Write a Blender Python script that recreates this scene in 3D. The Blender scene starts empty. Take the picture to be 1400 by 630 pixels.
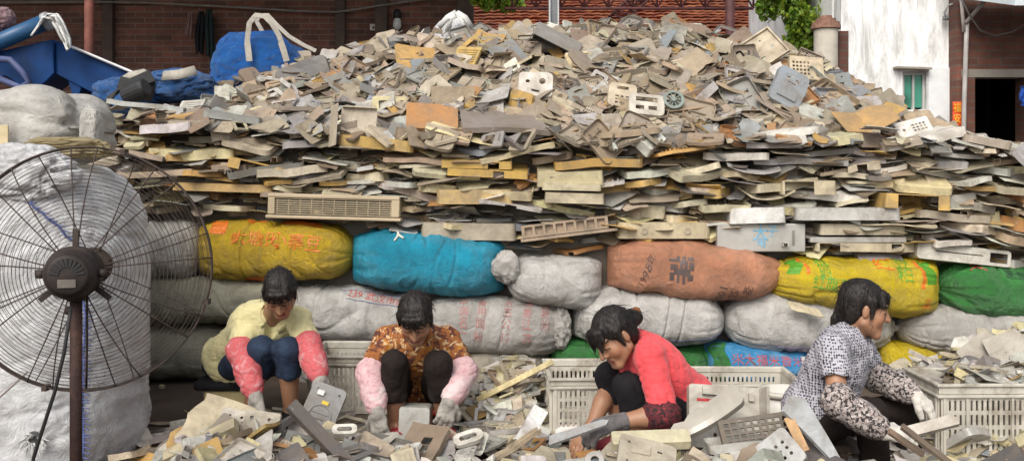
import bpy, bmesh, math, random
import numpy as np
from mathutils import Vector, Matrix, noise as mnoise
from mathutils.geometry import delaunay_2d_cdt

random.seed(7)
RNG = np.random.default_rng(11)
SC = bpy.context.scene
COL = SC.collection
R = math.radians

# ------------------------------------------------------------------ camera, sky, sun, exposure
F = 1361.0            # focal length in photo pixels
CAMZ = 1.22           # lens height
HOR = 230.0           # photo row of the horizon
cam_d = bpy.data.cameras.new('camera')
cam = bpy.data.objects.new('camera', cam_d)
COL.objects.link(cam)
cam.location = (0, 0, CAMZ)
cam.rotation_euler = (R(90), 0, 0)
cam_d.sensor_width = 36.0
cam_d.lens = 36.0 * F / 1400.0
cam_d.shift_y = -(315.0 - HOR) / 1400.0
cam_d.clip_start = 0.05
cam_d.clip_end = 2000.0
SC.camera = cam

SUN_EL, SUN_AZ = R(43), R(-20)          # azimuth measured from behind the lens (-Y), negative = from the left
world = bpy.data.worlds.new('World')
SC.world = world
world.use_nodes = True
wn = world.node_tree.nodes
wl = world.node_tree.links
for n in list(wn):
    wn.remove(n)
sky = wn.new('ShaderNodeTexSky')
sky.sky_type = 'NISHITA'
sky.sun_disc = False
sky.sun_elevation = SUN_EL
sky.sun_rotation = math.pi - SUN_AZ
sky.air_density = 1.0
sky.dust_density = 4.0
hsv = wn.new('ShaderNodeHueSaturation')
hsv.inputs['Saturation'].default_value = 0.30     # overcast: the light is nearly neutral
bg = wn.new('ShaderNodeBackground')
bg.inputs['Strength'].default_value = 0.148
wo = wn.new('ShaderNodeOutputWorld')
wl.new(sky.outputs['Color'], hsv.inputs['Color'])
wl.new(hsv.outputs['Color'], bg.inputs['Color'])
wl.new(bg.outputs['Background'], wo.inputs['Surface'])

sun_d = bpy.data.lights.new('sun', 'SUN')
sun_d.energy = 1.5
sun_d.angle = R(32)
sun_d.color = (1.0, 0.94, 0.84)
sun = bpy.data.objects.new('sun', sun_d)
COL.objects.link(sun)
sdir = Vector((math.sin(SUN_AZ) * math.cos(SUN_EL), -math.cos(SUN_AZ) * math.cos(SUN_EL), math.sin(SUN_EL)))
sun.rotation_euler = sdir.to_track_quat('Z', 'Y').to_euler()
sun.location = sdir * 60

SC.view_settings.view_transform = 'Standard'
SC.view_settings.look = 'None'
SC.view_settings.gamma = 1.0
SC.view_settings.exposure = 0.30
SC.view_settings.use_curve_mapping = False
SC.render.engine = 'CYCLES'
SC.cycles.max_bounces = 6
SC.cycles.diffuse_bounces = 3
SC.cycles.glossy_bounces = 2
SC.cycles.transmission_bounces = 4
SC.cycles.use_denoising = True

# ------------------------------------------------------------------ helpers
def W(px, py, D):
    """world point seen at photo pixel (px, py) at depth D"""
    return Vector(((px - 700.0) / F * D, D, CAMZ - (py - HOR) / F * D))

def V(*a):
    return Vector(a)

def link(o, parent=None):
    COL.objects.link(o)
    if parent is not None:
        o.parent = parent
        o.matrix_parent_inverse = parent.matrix_world.inverted() if False else Matrix.Translation(-parent.location)
    return o

def tag(o, label=None, cat=None, group=None, kind=None):
    if label: o['label'] = label
    if cat: o['category'] = cat
    if group: o['group'] = group
    if kind: o['kind'] = kind
    elif cat: o['kind'] = 'thing'
    return o

def thing(name, label, cat, loc, group=None):
    o = bpy.data.objects.new(name, None)
    o.empty_display_size = 0.1
    o.location = loc
    COL.objects.link(o)
    tag(o, label, cat, group)
    return o

class MB:
    """collects shapes, then links them as one mesh object"""
    def __init__(self):
        self.v = []; self.f = []; self.c = None
    def add(self, verts, faces):
        n = len(self.v)
        self.v.extend([tuple(p) for p in verts])
        self.f.extend([tuple(i + n for i in f) for f in faces])
        return self
    def box(self, c, s, rot=None):
        c = Vector(c); hx, hy, hz = s[0] / 2, s[1] / 2, s[2] / 2
        vs = [Vector((x, y, z)) for z in (-hz, hz) for y in (-hy, hy) for x in (-hx, hx)]
        if rot is not None:
            vs = [rot @ p for p in vs]
        vs = [p + c for p in vs]
        return self.add(vs, [(0, 2, 3, 1), (4, 5, 7, 6), (0, 1, 5, 4), (2, 6, 7, 3), (0, 4, 6, 2), (1, 3, 7, 5)])
    def tube(self, pts, r, n=8, cap=True):
        pts = [Vector(p) for p in pts]
        m = len(pts)
        rr = r if hasattr(r, '__len__') else [r] * m
        rings = []
        prev = None
        for i, p in enumerate(pts):
            d = (pts[min(i + 1, m - 1)] - pts[max(i - 1, 0)])
            if d.length < 1e-9: d = Vector((0, 0, 1))
            d.normalize()
            if prev is None:
                a = Vector((0, 0, 1)) if abs(d.z) < 0.9 else Vector((1, 0, 0))
                u = d.cross(a).normalized()
            else:
                u = (prev - d * prev.dot(d))
                u = u.normalized() if u.length > 1e-6 else d.orthogonal().normalized()
            prev = u
            w = d.cross(u)
            rings.append([p + (u * math.cos(2 * math.pi * k / n) + w * math.sin(2 * math.pi * k / n)) * rr[i] for k in range(n)])
        vs = [q for ring in rings for q in ring]
        fs = []
        for i in range(m - 1):
            for k in range(n):
                a, b = i * n + k, i * n + (k + 1) % n
                fs.append((a, b, b + n, a + n))
        if cap:
            fs.append(tuple(reversed(range(n))))
            fs.append(tuple((m - 1) * n + k for k in range(n)))
        return self.add(vs, fs)
    def lathe(self, prof, origin, axis=Vector((0, 0, 1)), n=24):
        """prof: list of (radius, height along axis)"""
        axis = Vector(axis).normalized()
        u = axis.orthogonal().normalized(); w = axis.cross(u)
        o = Vector(origin)
        vs = []
        for r, h in prof:
            for k in range(n):
                a = 2 * math.pi * k / n
                vs.append(o + axis * h + (u * math.cos(a) + w * math.sin(a)) * r)
        fs = []
        for i in range(len(prof) - 1):
            for k in range(n):
                a, b = i * n + k, i * n + (k + 1) % n
                fs.append((a, b, b + n, a + n))
        return self.add(vs, fs)
    def prism(self, poly, depth_vec):
        """poly: list of 3D points in a plane, swept by depth_vec"""
        n = len(poly); d = Vector(depth_vec)
        a = [Vector(p) for p in poly]
        vs = a + [p + d for p in a]
        fs = [tuple(range(n)), tuple(reversed(range(n, 2 * n)))]
        for i in range(n):
            j = (i + 1) % n
            fs.append((i, i + n, j + n, j))
        return self.add(vs, fs)
    def mesh(self, name, mat, smooth=False):
        me = bpy.data.meshes.new(name)
        me.from_pydata(self.v, [], self.f)
        me.update()
        if mat: me.materials.append(mat)
        if smooth:
            me.polygons.foreach_set('use_smooth', [True] * len(me.polygons))
        return me
    def build(self, name, mat, parent=None, smooth=False, bevel=0, fixn=False, origin=None):
        me = self.mesh(name, mat, smooth)
        if fixn or bevel:
            bm = bmesh.new(); bm.from_mesh(me)
            if fixn: bmesh.ops.recalc_face_normals(bm, faces=bm.faces)
            bm.to_mesh(me); bm.free()
        o = bpy.data.objects.new(name, me)
        if origin is not None:
            me.transform(Matrix.Translation(-Vector(origin)))
            o.location = origin
        link(o, parent)
        if bevel:
            b = o.modifiers.new('bevel', 'BEVEL'); b.width = bevel; b.segments = 2; b.limit_method = 'ANGLE'
        return o

def np_mesh(name, verts, faces, mat, smooth=True, col=None):
    """fast mesh from numpy arrays; faces (n,4) or (n,3)"""
    me = bpy.data.meshes.new(name)
    k = faces.shape[1]
    me.vertices.add(len(verts))
    me.vertices.foreach_set('co', np.ascontiguousarray(verts, dtype=np.float32).ravel())
    me.loops.add(faces.size)
    me.loops.foreach_set('vertex_index', np.ascontiguousarray(faces, dtype=np.int32).ravel())
    me.polygons.add(len(faces))
    me.polygons.foreach_set('loop_start', np.arange(0, faces.size, k, dtype=np.int32))
    me.polygons.foreach_set('loop_total', np.full(len(faces), k, dtype=np.int32))
    me.polygons.foreach_set('use_smooth', [smooth] * len(faces))
    me.update(calc_edges=True)
    me.validate()
    if col is not None:
        a = me.color_attributes.new('Col', 'FLOAT_COLOR', 'POINT')
        c4 = np.ones((len(verts), 4), dtype=np.float32); c4[:, :3] = col
        a.data.foreach_set('color', c4.ravel())
    if mat: me.materials.append(mat)
    return me

def np_obj(name, verts, faces, mat, parent=None, smooth=True, col=None):
    return link(bpy.data.objects.new(name, np_mesh(name, verts, faces, mat, smooth, col)), parent)

# --- vectorised value noise
def _hash(ix, iy, iz, seed):
    h = (ix.astype(np.int64) * 374761393 + iy.astype(np.int64) * 668265263 + iz.astype(np.int64) * 2147483647 + seed * 1274126177) & 0xffffffff
    h = ((h ^ (h >> 13)) * 1274126177) & 0xffffffff
    h = (h ^ (h >> 16)) & 0xffff
    return h / 32767.5 - 1.0

def vn(p, scale=1.0, seed=0):
    q = np.asarray(p, dtype=np.float64) * scale
    i = np.floor(q).astype(np.int64); f = q - i
    f = f * f * (3 - 2 * f)
    out = 0
    for dx in (0, 1):
        wx = f[..., 0] if dx else 1 - f[..., 0]
        for dy in (0, 1):
            wy = f[..., 1] if dy else 1 - f[..., 1]
            for dz in (0, 1):
                wz = f[..., 2] if dz else 1 - f[..., 2]
                out = out + wx * wy * wz * _hash(i[..., 0] + dx, i[..., 1] + dy, i[..., 2] + dz, seed)
    return out

def fbm(p, scale, seed=0, oct=3):
    s = 0; a = 1.0; t = 0
    for k in range(oct):
        s = s + a * vn(p, scale * 2 ** k, seed + k * 17); t += a; a *= 0.5
    return s / t

def creases(n, w=.09):
    """narrow valleys along the zero lines of a noise field"""
    return np.exp(-(n / w) ** 2)

def vnormals(v, f):
    n = np.zeros_like(v)
    a = v[f[:, 1]] - v[f[:, 0]]; b = v[f[:, 2]] - v[f[:, 0]]
    c = np.cross(a, b)
    for k in range(f.shape[1]):
        np.add.at(n, f[:, k], c)
    l = np.linalg.norm(n, axis=1, keepdims=True); l[l == 0] = 1
    return n / l

# ------------------------------------------------------------------ materials
def new_mat(name):
    m = bpy.data.materials.new(name); m.use_nodes = True
    nt = m.node_tree
    for n in list(nt.nodes): nt.nodes.remove(n)
    out = nt.nodes.new('ShaderNodeOutputMaterial')
    b = nt.nodes.new('ShaderNodeBsdfPrincipled')
    nt.links.new(b.outputs[0], out.inputs[0])
    return m, nt, b

def _noise(nt, vec, scale, detail=4, rough=0.6, dist=0.0):
    n = nt.nodes.new('ShaderNodeTexNoise')
    n.inputs['Scale'].default_value = scale; n.inputs['Detail'].default_value = detail
    n.inputs['Roughness'].default_value = rough; n.inputs['Distortion'].default_value = dist
    if vec is not None: nt.links.new(vec, n.inputs['Vector'])
    return n

def _ramp(nt, fac, stops, interp='LINEAR'):
    r = nt.nodes.new('ShaderNodeValToRGB')
    r.color_ramp.interpolation = interp
    e = r.color_ramp.elements
    e[0].position, e[0].color = stops[0][0], (*stops[0][1], 1)
    e[1].position, e[1].color = stops[-1][0], (*stops[-1][1], 1)
    for p, c in stops[1:-1]:
        x = e.new(p); x.color = (*c, 1)
    nt.links.new(fac, r.inputs['Fac'])
    return r

def _mix(nt, fac, a, b, mode='MIX'):
    m = nt.nodes.new('ShaderNodeMix'); m.data_type = 'RGBA'; m.blend_type = mode
    def put(sock, x):
        if isinstance(x, tuple): sock.default_value = (*x, 1)
        elif isinstance(x, (int, float)): sock.default_value = x
        else: nt.links.new(x, sock)
    put(m.inputs[0], fac); put(m.inputs[6], a); put(m.inputs[7], b)
    return m.outputs[2]

def _map(nt, vec, scale=(1, 1, 1), rot=(0, 0, 0)):
    m = nt.nodes.new('ShaderNodeMapping')
    m.inputs['Scale'].default_value = scale; m.inputs['Rotation'].default_value = rot
    nt.links.new(vec, m.inputs['Vector'])
    return m.outputs[0]

def _coord(nt, kind='Object'):
    return nt.nodes.new('ShaderNodeTexCoord').outputs[kind]

def _bump(nt, b, h, strength, dist=0.01):
    k = nt.nodes.new('ShaderNodeBump')
    k.inputs['Strength'].default_value = strength; k.inputs['Distance'].default_value = dist
    nt.links.new(h, k.inputs['Height'])
    nt.links.new(k.outputs[0], b.inputs['Normal'])
    return k

def mat(name, col, rough=0.6, var=0.25, scale=6, bump=0.15, bscale=60, metal=0.0, dirt=None, dirt_amt=0.5, spec=0.5, dscale=4, stretch=(1, 1, 1)):
    m, nt, b = new_mat(name)
    co = _map(nt, _coord(nt), stretch)
    n = _noise(nt, co, scale, 5)
    dark = tuple(c * (1 - var) for c in col); lite = tuple(min(1, c * (1 + var)) for c in col)
    r = _ramp(nt, n.outputs[0], [(0.3, dark), (0.7, lite)])
    c = r.outputs[0]
    if dirt:
        d = _noise(nt, co, dscale, 6, 0.7)
        f = _ramp(nt, d.outputs[0], [(0.48, (0, 0, 0)), (0.7, (dirt_amt,) * 3)])
        c = _mix(nt, f.outputs[0], c, dirt)
    nt.links.new(c, b.inputs['Base Color'])
    b.inputs['Roughness'].default_value = rough
    b.inputs['Metallic'].default_value = metal
    b.inputs['Specular IOR Level'].default_value = spec
    if bump:
        n2 = _noise(nt, co, bscale, 4)
        _bump(nt, b, n2.outputs[0], bump)
    return m

def sack_mat(name, col, stain=(0.25, 0.22, 0.18), amt=0.6, rough=0.45, crumple=.26):
    """woven polypropylene: fine weave, grey handling dirt"""
    m, nt, b = new_mat(name)
    co = _coord(nt)
    n = _noise(nt, co, 5, 6, 0.65)
    c0 = _ramp(nt, n.outputs[0], [(0.3, tuple(c * 0.66 for c in col)), (0.72, tuple(min(1, c * 1.18) for c in col))]).outputs[0]
    d = _noise(nt, co, 9, 7, 0.75, 0.6)
    f = _ramp(nt, d.outputs[0], [(0.46, (0, 0, 0)), (0.66, (amt,) * 3)])
    c1 = _mix(nt, f.outputs[0], c0, stain)
    nt.links.new(c1, b.inputs['Base Color'])
    b.inputs['Roughness'].default_value = rough
    b.inputs['Specular IOR Level'].default_value = 0.6
    w1 = nt.nodes.new('ShaderNodeTexWave'); w1.inputs['Scale'].default_value = 90; w1.inputs['Distortion'].default_value = 1.0
    nt.links.new(co, w1.inputs['Vector'])
    w2 = nt.nodes.new('ShaderNodeTexWave'); w2.bands_direction = 'Z'; w2.inputs['Scale'].default_value = 90; w2.inputs['Distortion'].default_value = 1.0
    nt.links.new(co, w2.inputs['Vector'])
    mx = nt.nodes.new('ShaderNodeMath'); mx.operation = 'ADD'
    nt.links.new(w1.outputs[1], mx.inputs[0]); nt.links.new(w2.outputs[1], mx.inputs[1])
    cr = _noise(nt, co, 17, 6, 0.65, 2.2)
    ma = nt.nodes.new('ShaderNodeMath'); ma.operation = 'MULTIPLY_ADD'
    nt.links.new(cr.outputs[0], ma.inputs[0]); ma.inputs[1].default_value = 16.0
    nt.links.new(mx.outputs[0], ma.inputs[2])
    _bump(nt, b, ma.outputs[0], 0.55, 0.006)
    # sharp crumple facets of stiff woven film
    vo = nt.nodes.new('ShaderNodeTexVoronoi'); vo.feature = 'F1'; vo.inputs['Scale'].default_value = 11; vo.inputs['Detail'].default_value = 2
    ds = _noise(nt, co, 4, 3); mxv = _mix(nt, .25, co, ds.outputs['Color'])
    nt.links.new(mxv, vo.inputs['Vector'])
    bp = [n for n in nt.nodes if n.type == 'BUMP'][0]
    b2 = nt.nodes.new('ShaderNodeBump'); b2.inputs['Strength'].default_value = crumple; b2.inputs['Distance'].default_value = .03
    nt.links.new(vo.outputs['Distance'], b2.inputs['Height']); nt.links.new(b2.outputs[0], bp.inputs['Normal'])
    return m

def scrap_mat(name, source):
    """old moulded plastic, coloured per piece, dusty and scuffed"""
    m, nt, b = new_mat(name)
    if source == 'object':
        oi = nt.nodes.new('ShaderNodeObjectInfo'); base = oi.outputs['Color']
        co = nt.nodes.new('ShaderNodeVectorMath'); co.operation = 'ADD'
        nt.links.new(_coord(nt), co.inputs[0]); nt.links.new(oi.outputs['Location'], co.inputs[1])
        co = co.outputs[0]
    else:
        a = nt.nodes.new('ShaderNodeAttribute'); a.attribute_name = 'Col'; base = a.outputs['Color']
        co = _coord(nt)
    d = _noise(nt, co, 7, 7, 0.72, 0.5)
    f = _ramp(nt, d.outputs[0], [(0.38, (0, 0, 0)), (0.70, (0.8,) * 3)])
    c = _mix(nt, f.outputs[0], base, (0.165, 0.13, 0.092))
    s = _noise(nt, _map(nt, co, (1, 6, 1)), 26, 5, 0.7)
    f2 = _ramp(nt, s.outputs[0], [(0.60, (0, 0, 0)), (0.72, (0.45,) * 3)])
    c = _mix(nt, f2.outputs[0], c, (0.62, 0.58, 0.50))
    sp = _noise(nt, co, 70, 3, 0.6)
    f3 = _ramp(nt, sp.outputs[0], [(0.66, (0, 0, 0)), (0.74, (0.7,) * 3)])
    c = _mix(nt, f3.outputs[0], c, (0.07, 0.055, 0.04))
    nt.links.new(c, b.inputs['Base Color'])
    rr = _ramp(nt, d.outputs[0], [(0.35, (0.36,) * 3), (0.65, (0.7,) * 3)])
    nt.links.new(rr.outputs[0], b.inputs['Roughness'])
    _bump(nt, b, _noise(nt, co, 45, 4).outputs[0], 0.12)
    return m

def ink_mat(name, col):
    """worn print: the ink is broken where the weave has rubbed through"""
    m, nt, b = new_mat(name)
    b.inputs['Base Color'].default_value = (*col, 1); b.inputs['Roughness'].default_value = .55
    n = _noise(nt, _coord(nt), 26, 6, .75, .5)
    a = _ramp(nt, n.outputs[0], [(.30, (.42,) * 3), (.52, (.95,) * 3)])
    nt.links.new(a.outputs[0], b.inputs['Alpha'])
    return m

def brick_mat(name, c1, c2, mortar, scale, rot=(R(90), 0, 0), bump=0.4):
    m, nt, b = new_mat(name)
    co = _map(nt, _coord(nt), (1, 1, 1), rot)
    br = nt.nodes.new('ShaderNodeTexBrick')
    br.inputs['Scale'].default_value = scale
    br.inputs['Color1'].default_value = (*c1, 1); br.inputs['Color2'].default_value = (*c2, 1)
    br.inputs['Mortar'].default_value = (*mortar, 1)
    br.inputs['Mortar Size'].default_value = 0.014
    br.inputs['Brick Width'].default_value = 0.48; br.inputs['Row Height'].default_value = 0.148
    nt.links.new(co, br.inputs['Vector'])
    n = _noise(nt, co, 1.3, 6, 0.7)
    f = _ramp(nt, n.outputs[0], [(0.35, (0.45,) * 3), (0.7, (1.25, 1.2, 1.15))])
    c = _mix(nt, 1.0, br.outputs[0], f.outputs[0], 'MULTIPLY')
    nt.links.new(c, b.inputs['Base Color'])
    b.inputs['Roughness'].default_value = 0.9
    _bump(nt, b, br.outputs[1], -bump, 0.01)
    return m

def cloth_mat(name, col, var=0.2, rough=0.85, scale=12):
    m, nt, b = new_mat(name)
    co = _coord(nt)
    n = _noise(nt, co, scale, 5)
    c = _ramp(nt, n.outputs[0], [(0.3, tuple(x * (1 - var) for x in col)), (0.7, tuple(min(1, x * (1 + var)) for x in col))])
    nt.links.new(c.outputs[0], b.inputs['Base Color'])
    b.inputs['Roughness'].default_value = rough
    b.inputs['Sheen Weight'].default_value = 0.15 if max(col) > 0.1 else 0.0
    b.inputs['Specular IOR Level'].default_value = 0.3
    cr = _noise(nt, co, 17, 5, 0.6, 2.0)
    _bump(nt, b, cr.outputs[0], 0.6, 0.012)
    return m
# ------------------------------------------------------------------ ground
M_ground = mat('packed_earth', (0.085, 0.06, 0.045), 0.9, 0.35, 3, 0.5, 25, dirt=(0.16, 0.125, 0.095), dirt_amt=0.7, dscale=1.7)
g = MB(); n = 60
gx = np.concatenate([[-300, -80, -30], np.linspace(-8, 8, 65), [30, 80, 300]])
gy = np.concatenate([[-60, -10], np.linspace(1, 10, 40), [14, 25, 60, 150, 400]])
XX, YY = np.meshgrid(gx, gy)
gv = np.stack([XX, YY, np.zeros_like(XX)], -1).reshape(-1, 3)
near = (np.abs(gv[:, 0]) < 8) & (gv[:, 1] > 1) & (gv[:, 1] < 10)
gv[:, 2] = np.where(near, 0.012 * fbm(gv, 1.5, 3), 0)
nx, ny = len(gx), len(gy)
ii, jj = np.meshgrid(np.arange(nx - 1), np.arange(ny - 1))
a = (jj * nx + ii).ravel()
tag(np_obj('ground', gv, np.stack([a, a + 1, a + 1 + nx, a + nx], 1), M_ground), kind='structure')

# ------------------------------------------------------------------ far setting
M_brick_dark = brick_mat('sooty_brick', (0.23, 0.095, 0.065), (0.12, 0.062, 0.05), (0.19, 0.145, 0.125), 2.0)
M_brick_red = brick_mat('weathered_brick', (0.19, 0.075, 0.05), (0.12, 0.055, 0.042), (0.12, 0.10, 0.085), 1.9)
M_rust = mat('rusty_red_steel', (0.16, 0.05, 0.035), 0.75, 0.45, 9, 0.3, 50, dirt=(0.06, 0.025, 0.018), dirt_amt=0.8)
M_darkred = mat('dark_red_paint', (0.085, 0.028, 0.028), 0.7, 0.3, 9, 0.2, 50)
M_galv = mat('galvanised_steel', (0.42, 0.44, 0.45), 0.5, 0.2, 6, 0.1, 40, metal=0.3)
M_concrete = mat('stained_concrete', (0.30, 0.27, 0.23), 0.9, 0.25, 4, 0.4, 30, dirt=(0.13, 0.11, 0.09))
M_black = mat('black_rubber', (0.015, 0.015, 0.016), 0.6, 0.3, 8, 0.1, 50)
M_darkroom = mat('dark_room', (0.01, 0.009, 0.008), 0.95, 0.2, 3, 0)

DL = 13.0
def hw(px, D): return (px - 700) / F * D
def hz(py, D): return CAMZ - (py - HOR) / F * D

# left shed: long dark brick wall with piers and a roof that shades it
sh = thing('brick_shed', 'long sooty brick shed wall with dark piers, behind the blue bags', 'shed', (hw(300, DL), DL, 0))
x0, x1 = hw(-260, DL), hw(647, DL)
MB().box(((x0 + x1) / 2, DL + 0.15, 1.95), (x1 - x0, 0.3, 3.9)).build('wall', M_brick_dark, sh)
for px, w in ((466, 0.13), (522, 0.16), (636, 0.2), (150, 0.14)):
    MB().box((hw(px, DL), DL - 0.045, 1.9), (w, 0.085, 3.8)).build('pier', mat('pier_brick', (0.085, 0.06, 0.05), 0.9), sh, bevel=0.01)
rb = MB().box(((x0 + x1) / 2, 11.7, 4.35), (x1 - x0 + 0.5, 4.6, 0.09), Matrix.Rotation(R(4), 3, 'X'))
rb.build('roof', mat('shed_roof', (0.11, 0.09, 0.08), 0.8), sh)
# pale cable slung along the wall
pts = [W(-20, 4, DL - 0.12), W(120, 3, DL - 0.12), W(200, 4, DL - 0.12), W(300, 9, DL - 0.12), W(400, 15, DL - 0.12), W(460, 17, DL - 0.12), W(640, -10, DL - 0.12)]
tag(MB().tube(pts, 0.013, 6).build('cable', mat('pale_cable', (0.22, 0.21, 0.19), 0.6), smooth=True), 'pale grey cable slung along the sooty brick shed wall', 'cable')
# washing on the wall
M_hook = mat('line_wire', (0.08, 0.08, 0.08))
def garment(name, label, px0, px1, py0, py1, col, seed):
    D = DL - 0.16
    c = [(px0 + 1, py0), ((px0 + px1) / 2, py0 - 2), (px1 - 1, py0)]
    nu, nv_ = 9, 22
    vs = []; 
    for j in range(nv_ + 1):
        v = j / nv_
        for i in range(nu + 1):
            u = i / nu
            w = 0.55 + 0.45 * min(1, v * 3.2) if v < 0.3 else 1.0 - 0.12 * math.sin(v * 5 + seed)
            px = (px0 + px1) / 2 + (u - 0.5) * (px1 - px0) * w + 1.2 * math.sin(v * 4 + seed)
            py = py0 + (py1 - py0) * v + (2 * math.sin(u * 7 + seed) if v > 0.9 else 0)
            vs.append(W(px, py, D - 0.025 * math.sin(u * 14 + seed + v * 2) - 0.02))
    k = nu + 1
    fs = [(j * k + i, j * k + i + 1, (j + 1) * k + i + 1, (j + 1) * k + i) for j in range(nv_) for i in range(nu)]
    mb = MB().add(vs, fs)
    o = mb.build(name, cloth_mat(name + '_cloth', col), smooth=True)
    s = o.modifiers.new('t', 'SOLIDIFY'); s.thickness = 0.012
    return tag(o, label, 'garment', 'garments hanging on the shed wall')
garment('hanging_garment', 'small pinkish grey garment hanging on the dark shed wall', 254, 263, 18, 50, (0.20, 0.12, 0.11), 1)
garment('hanging_garment', 'long black garment hanging between a pink one and a dark green one', 268, 279, 16, 73, (0.012, 0.012, 0.016), 2)
garment('hanging_garment', 'dark green garment hanging nearest the blue bulk bag with handles', 281, 294, 13, 78, (0.018, 0.035, 0.036), 4)
# wall lamp and switch box
t = thing('wall_lamp', 'small dark lamp with white glass on the sooty brick wall', 'lamp', W(543, 38, DL - 0.02))
MB().lathe([(0.0, .1), (0.035, .1), (0.05, .06), (0.055, .0), (0.03, -.02), (0, -.02)], W(543, 24, DL - 0.1)).build('lamp_cap', M_black, t, True)
MB().lathe([(0.03, .02), (0.05, -.02), (0.055, -.09), (0.03, -.13), (0, -.135)], W(543, 27, DL - 0.1)).build('glass_shade', mat('milk_glass', (0.6, 0.62, 0.62), 0.25, 0.1), t, True)
MB().box(W(543, 24, DL - 0.03), (0.05, 0.07, 0.16)).box(W(543, 38, DL - 0.03), (0.04, 0.05, 0.1)).build('bracket', M_black, t)
t = thing('switch_box', 'small pale switch plate on the sooty brick wall', 'switch', W(510, 38, DL - 0.02))
MB().box(W(510, 38, DL - 0.03), (0.075, 0.05, 0.085)).build('plate', mat('switch_plastic', (0.45, 0.42, 0.38), 0.5), t, bevel=0.004)
MB().box(W(510.5, 38, DL - 0.062), (0.02, 0.015, 0.035)).build('rocker', M_black, t)

# posts carrying the shed roofs
def post(px, D, r, pyb, label, m, hbeam=False, cat='post'):
    x = hw(px, D)
    t = thing('roof_post', label, cat, (x, D, 0))
    if hbeam:
        for s in (-1, 1):
            MB().box((x + s * r * 0.86, D, 2.4), (r * 0.28, 0.16, 4.8)).build('flange', mat('pale_flange', (0.5, 0.51, 0.51), 0.5), t)
        MB().box((x, D - 0.02, 2.4), (r * 1.44, 0.03, 4.8)).build('web', mat('grey_web', (0.17, 0.18, 0.19), 0.6), t)
    else:
        MB().tube([(x, D, 0.02), (x, D, 4.5)], r, 16).build('shaft', m, t, True)
    MB().box((x, D, 0.01), (r * 5, r * 5, 0.02)).build('base_plate', m, t)
    return t
post(122, 9.6, 0.045, 145, 'rusty red steel post standing behind the blue conveyor', M_rust)
post(757, 10.5, 0.052, 35, 'grey steel I section post rising behind the heap crest', M_galv, True)
post(998, 10.5, 0.05, 40, 'dark red steel post rising behind the heap, before the tiled roof', M_darkred)

# red tiled roof of a low building
def tiled_roof():
    Y0, Z0, run, rise, rows = 15.5, 2.85, 0.17, 0.078, 26
    xa, xb = hw(560, 16), hw(1240, 16)
    nxx = 300
    xs = np.linspace(xa, xb, nxx)
    vs = []; cs = []
    rg = np.random.default_rng(4)
    for r in range(rows):
        sag = 0.010 * np.sin(xs * 0.9 + r * 0.4) + 0.006 * np.sin(xs * 2.3 + r)
        wave = 0.012 * np.abs(np.sin(xs * math.pi / 0.16))
        tj = 0.008 * _hash(np.floor(xs / 0.16).astype(int), np.full(nxx, r), np.zeros(nxx, int), 5)
        for dy, dz in ((0.07, -0.03), (-0.05, 0.022), (-0.05, 0.046), (run + 0.05, rise + 0.004)):
            vs.append(np.stack([xs, np.full(nxx, Y0 + r * run + dy), Z0 + r * rise + dz + sag + wave + tj], 1))
    vs = np.concatenate(vs); m = rows * 4
    fs = []
    for k in range(m - 1):
        if k % 4 == 3: continue
        a = np.arange(nxx - 1) + k * nxx
        fs.append(np.stack([a, a + 1, a + 1 + nxx, a + nxx], 1))
    fs = np.concatenate(fs)
    mm, nt, b = new_mat('clay_tiles')
    co = _coord(nt)
    n1 = _noise(nt, _map(nt, co, (6.2, 5.9, 5.9)), 1.0, 2, 0.4)
    n2 = _noise(nt, co, 0.8, 5, 0.6)
    c = _ramp(nt, n1.outputs[0], [(0.3, (0.13, 0.032, 0.018)), (0.5, (0.24, 0.068, 0.032)), (0.7, (0.36, 0.14, 0.06))])
    c2 = _mix(nt, _ramp(nt, n2.outputs[0], [(0.4, (0, 0, 0)), (0.75, (0.6,) * 3)]).outputs[0], c.outputs[0], (0.15, 0.07, 0.05))
    nt.links.new(c2, b.inputs['Base Color']); b.inputs['Roughness'].default_value = 0.85
    t = thing('tiled_building', 'low building with red clay tile roof behind the heap crest', 'building', ((xa + xb) / 2, Y0 + 0.3, 0))
    np_obj('roof', vs, fs, mm, t, smooth=False)
    MB().box(((xa + xb) / 2, Y0 + 0.6, Z0 / 2 - 0.02), (xb - xa - 0.4, 0.25, Z0 - 0.04)).build('wall', M_brick_red, t)
    MB().box(((xa + xb) / 2, Y0 + 0.02, Z0 - 0.06), (xb - xa, 0.05, 0.09)).build('eave_board', M_darkred, t)
tiled_roof()

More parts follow.
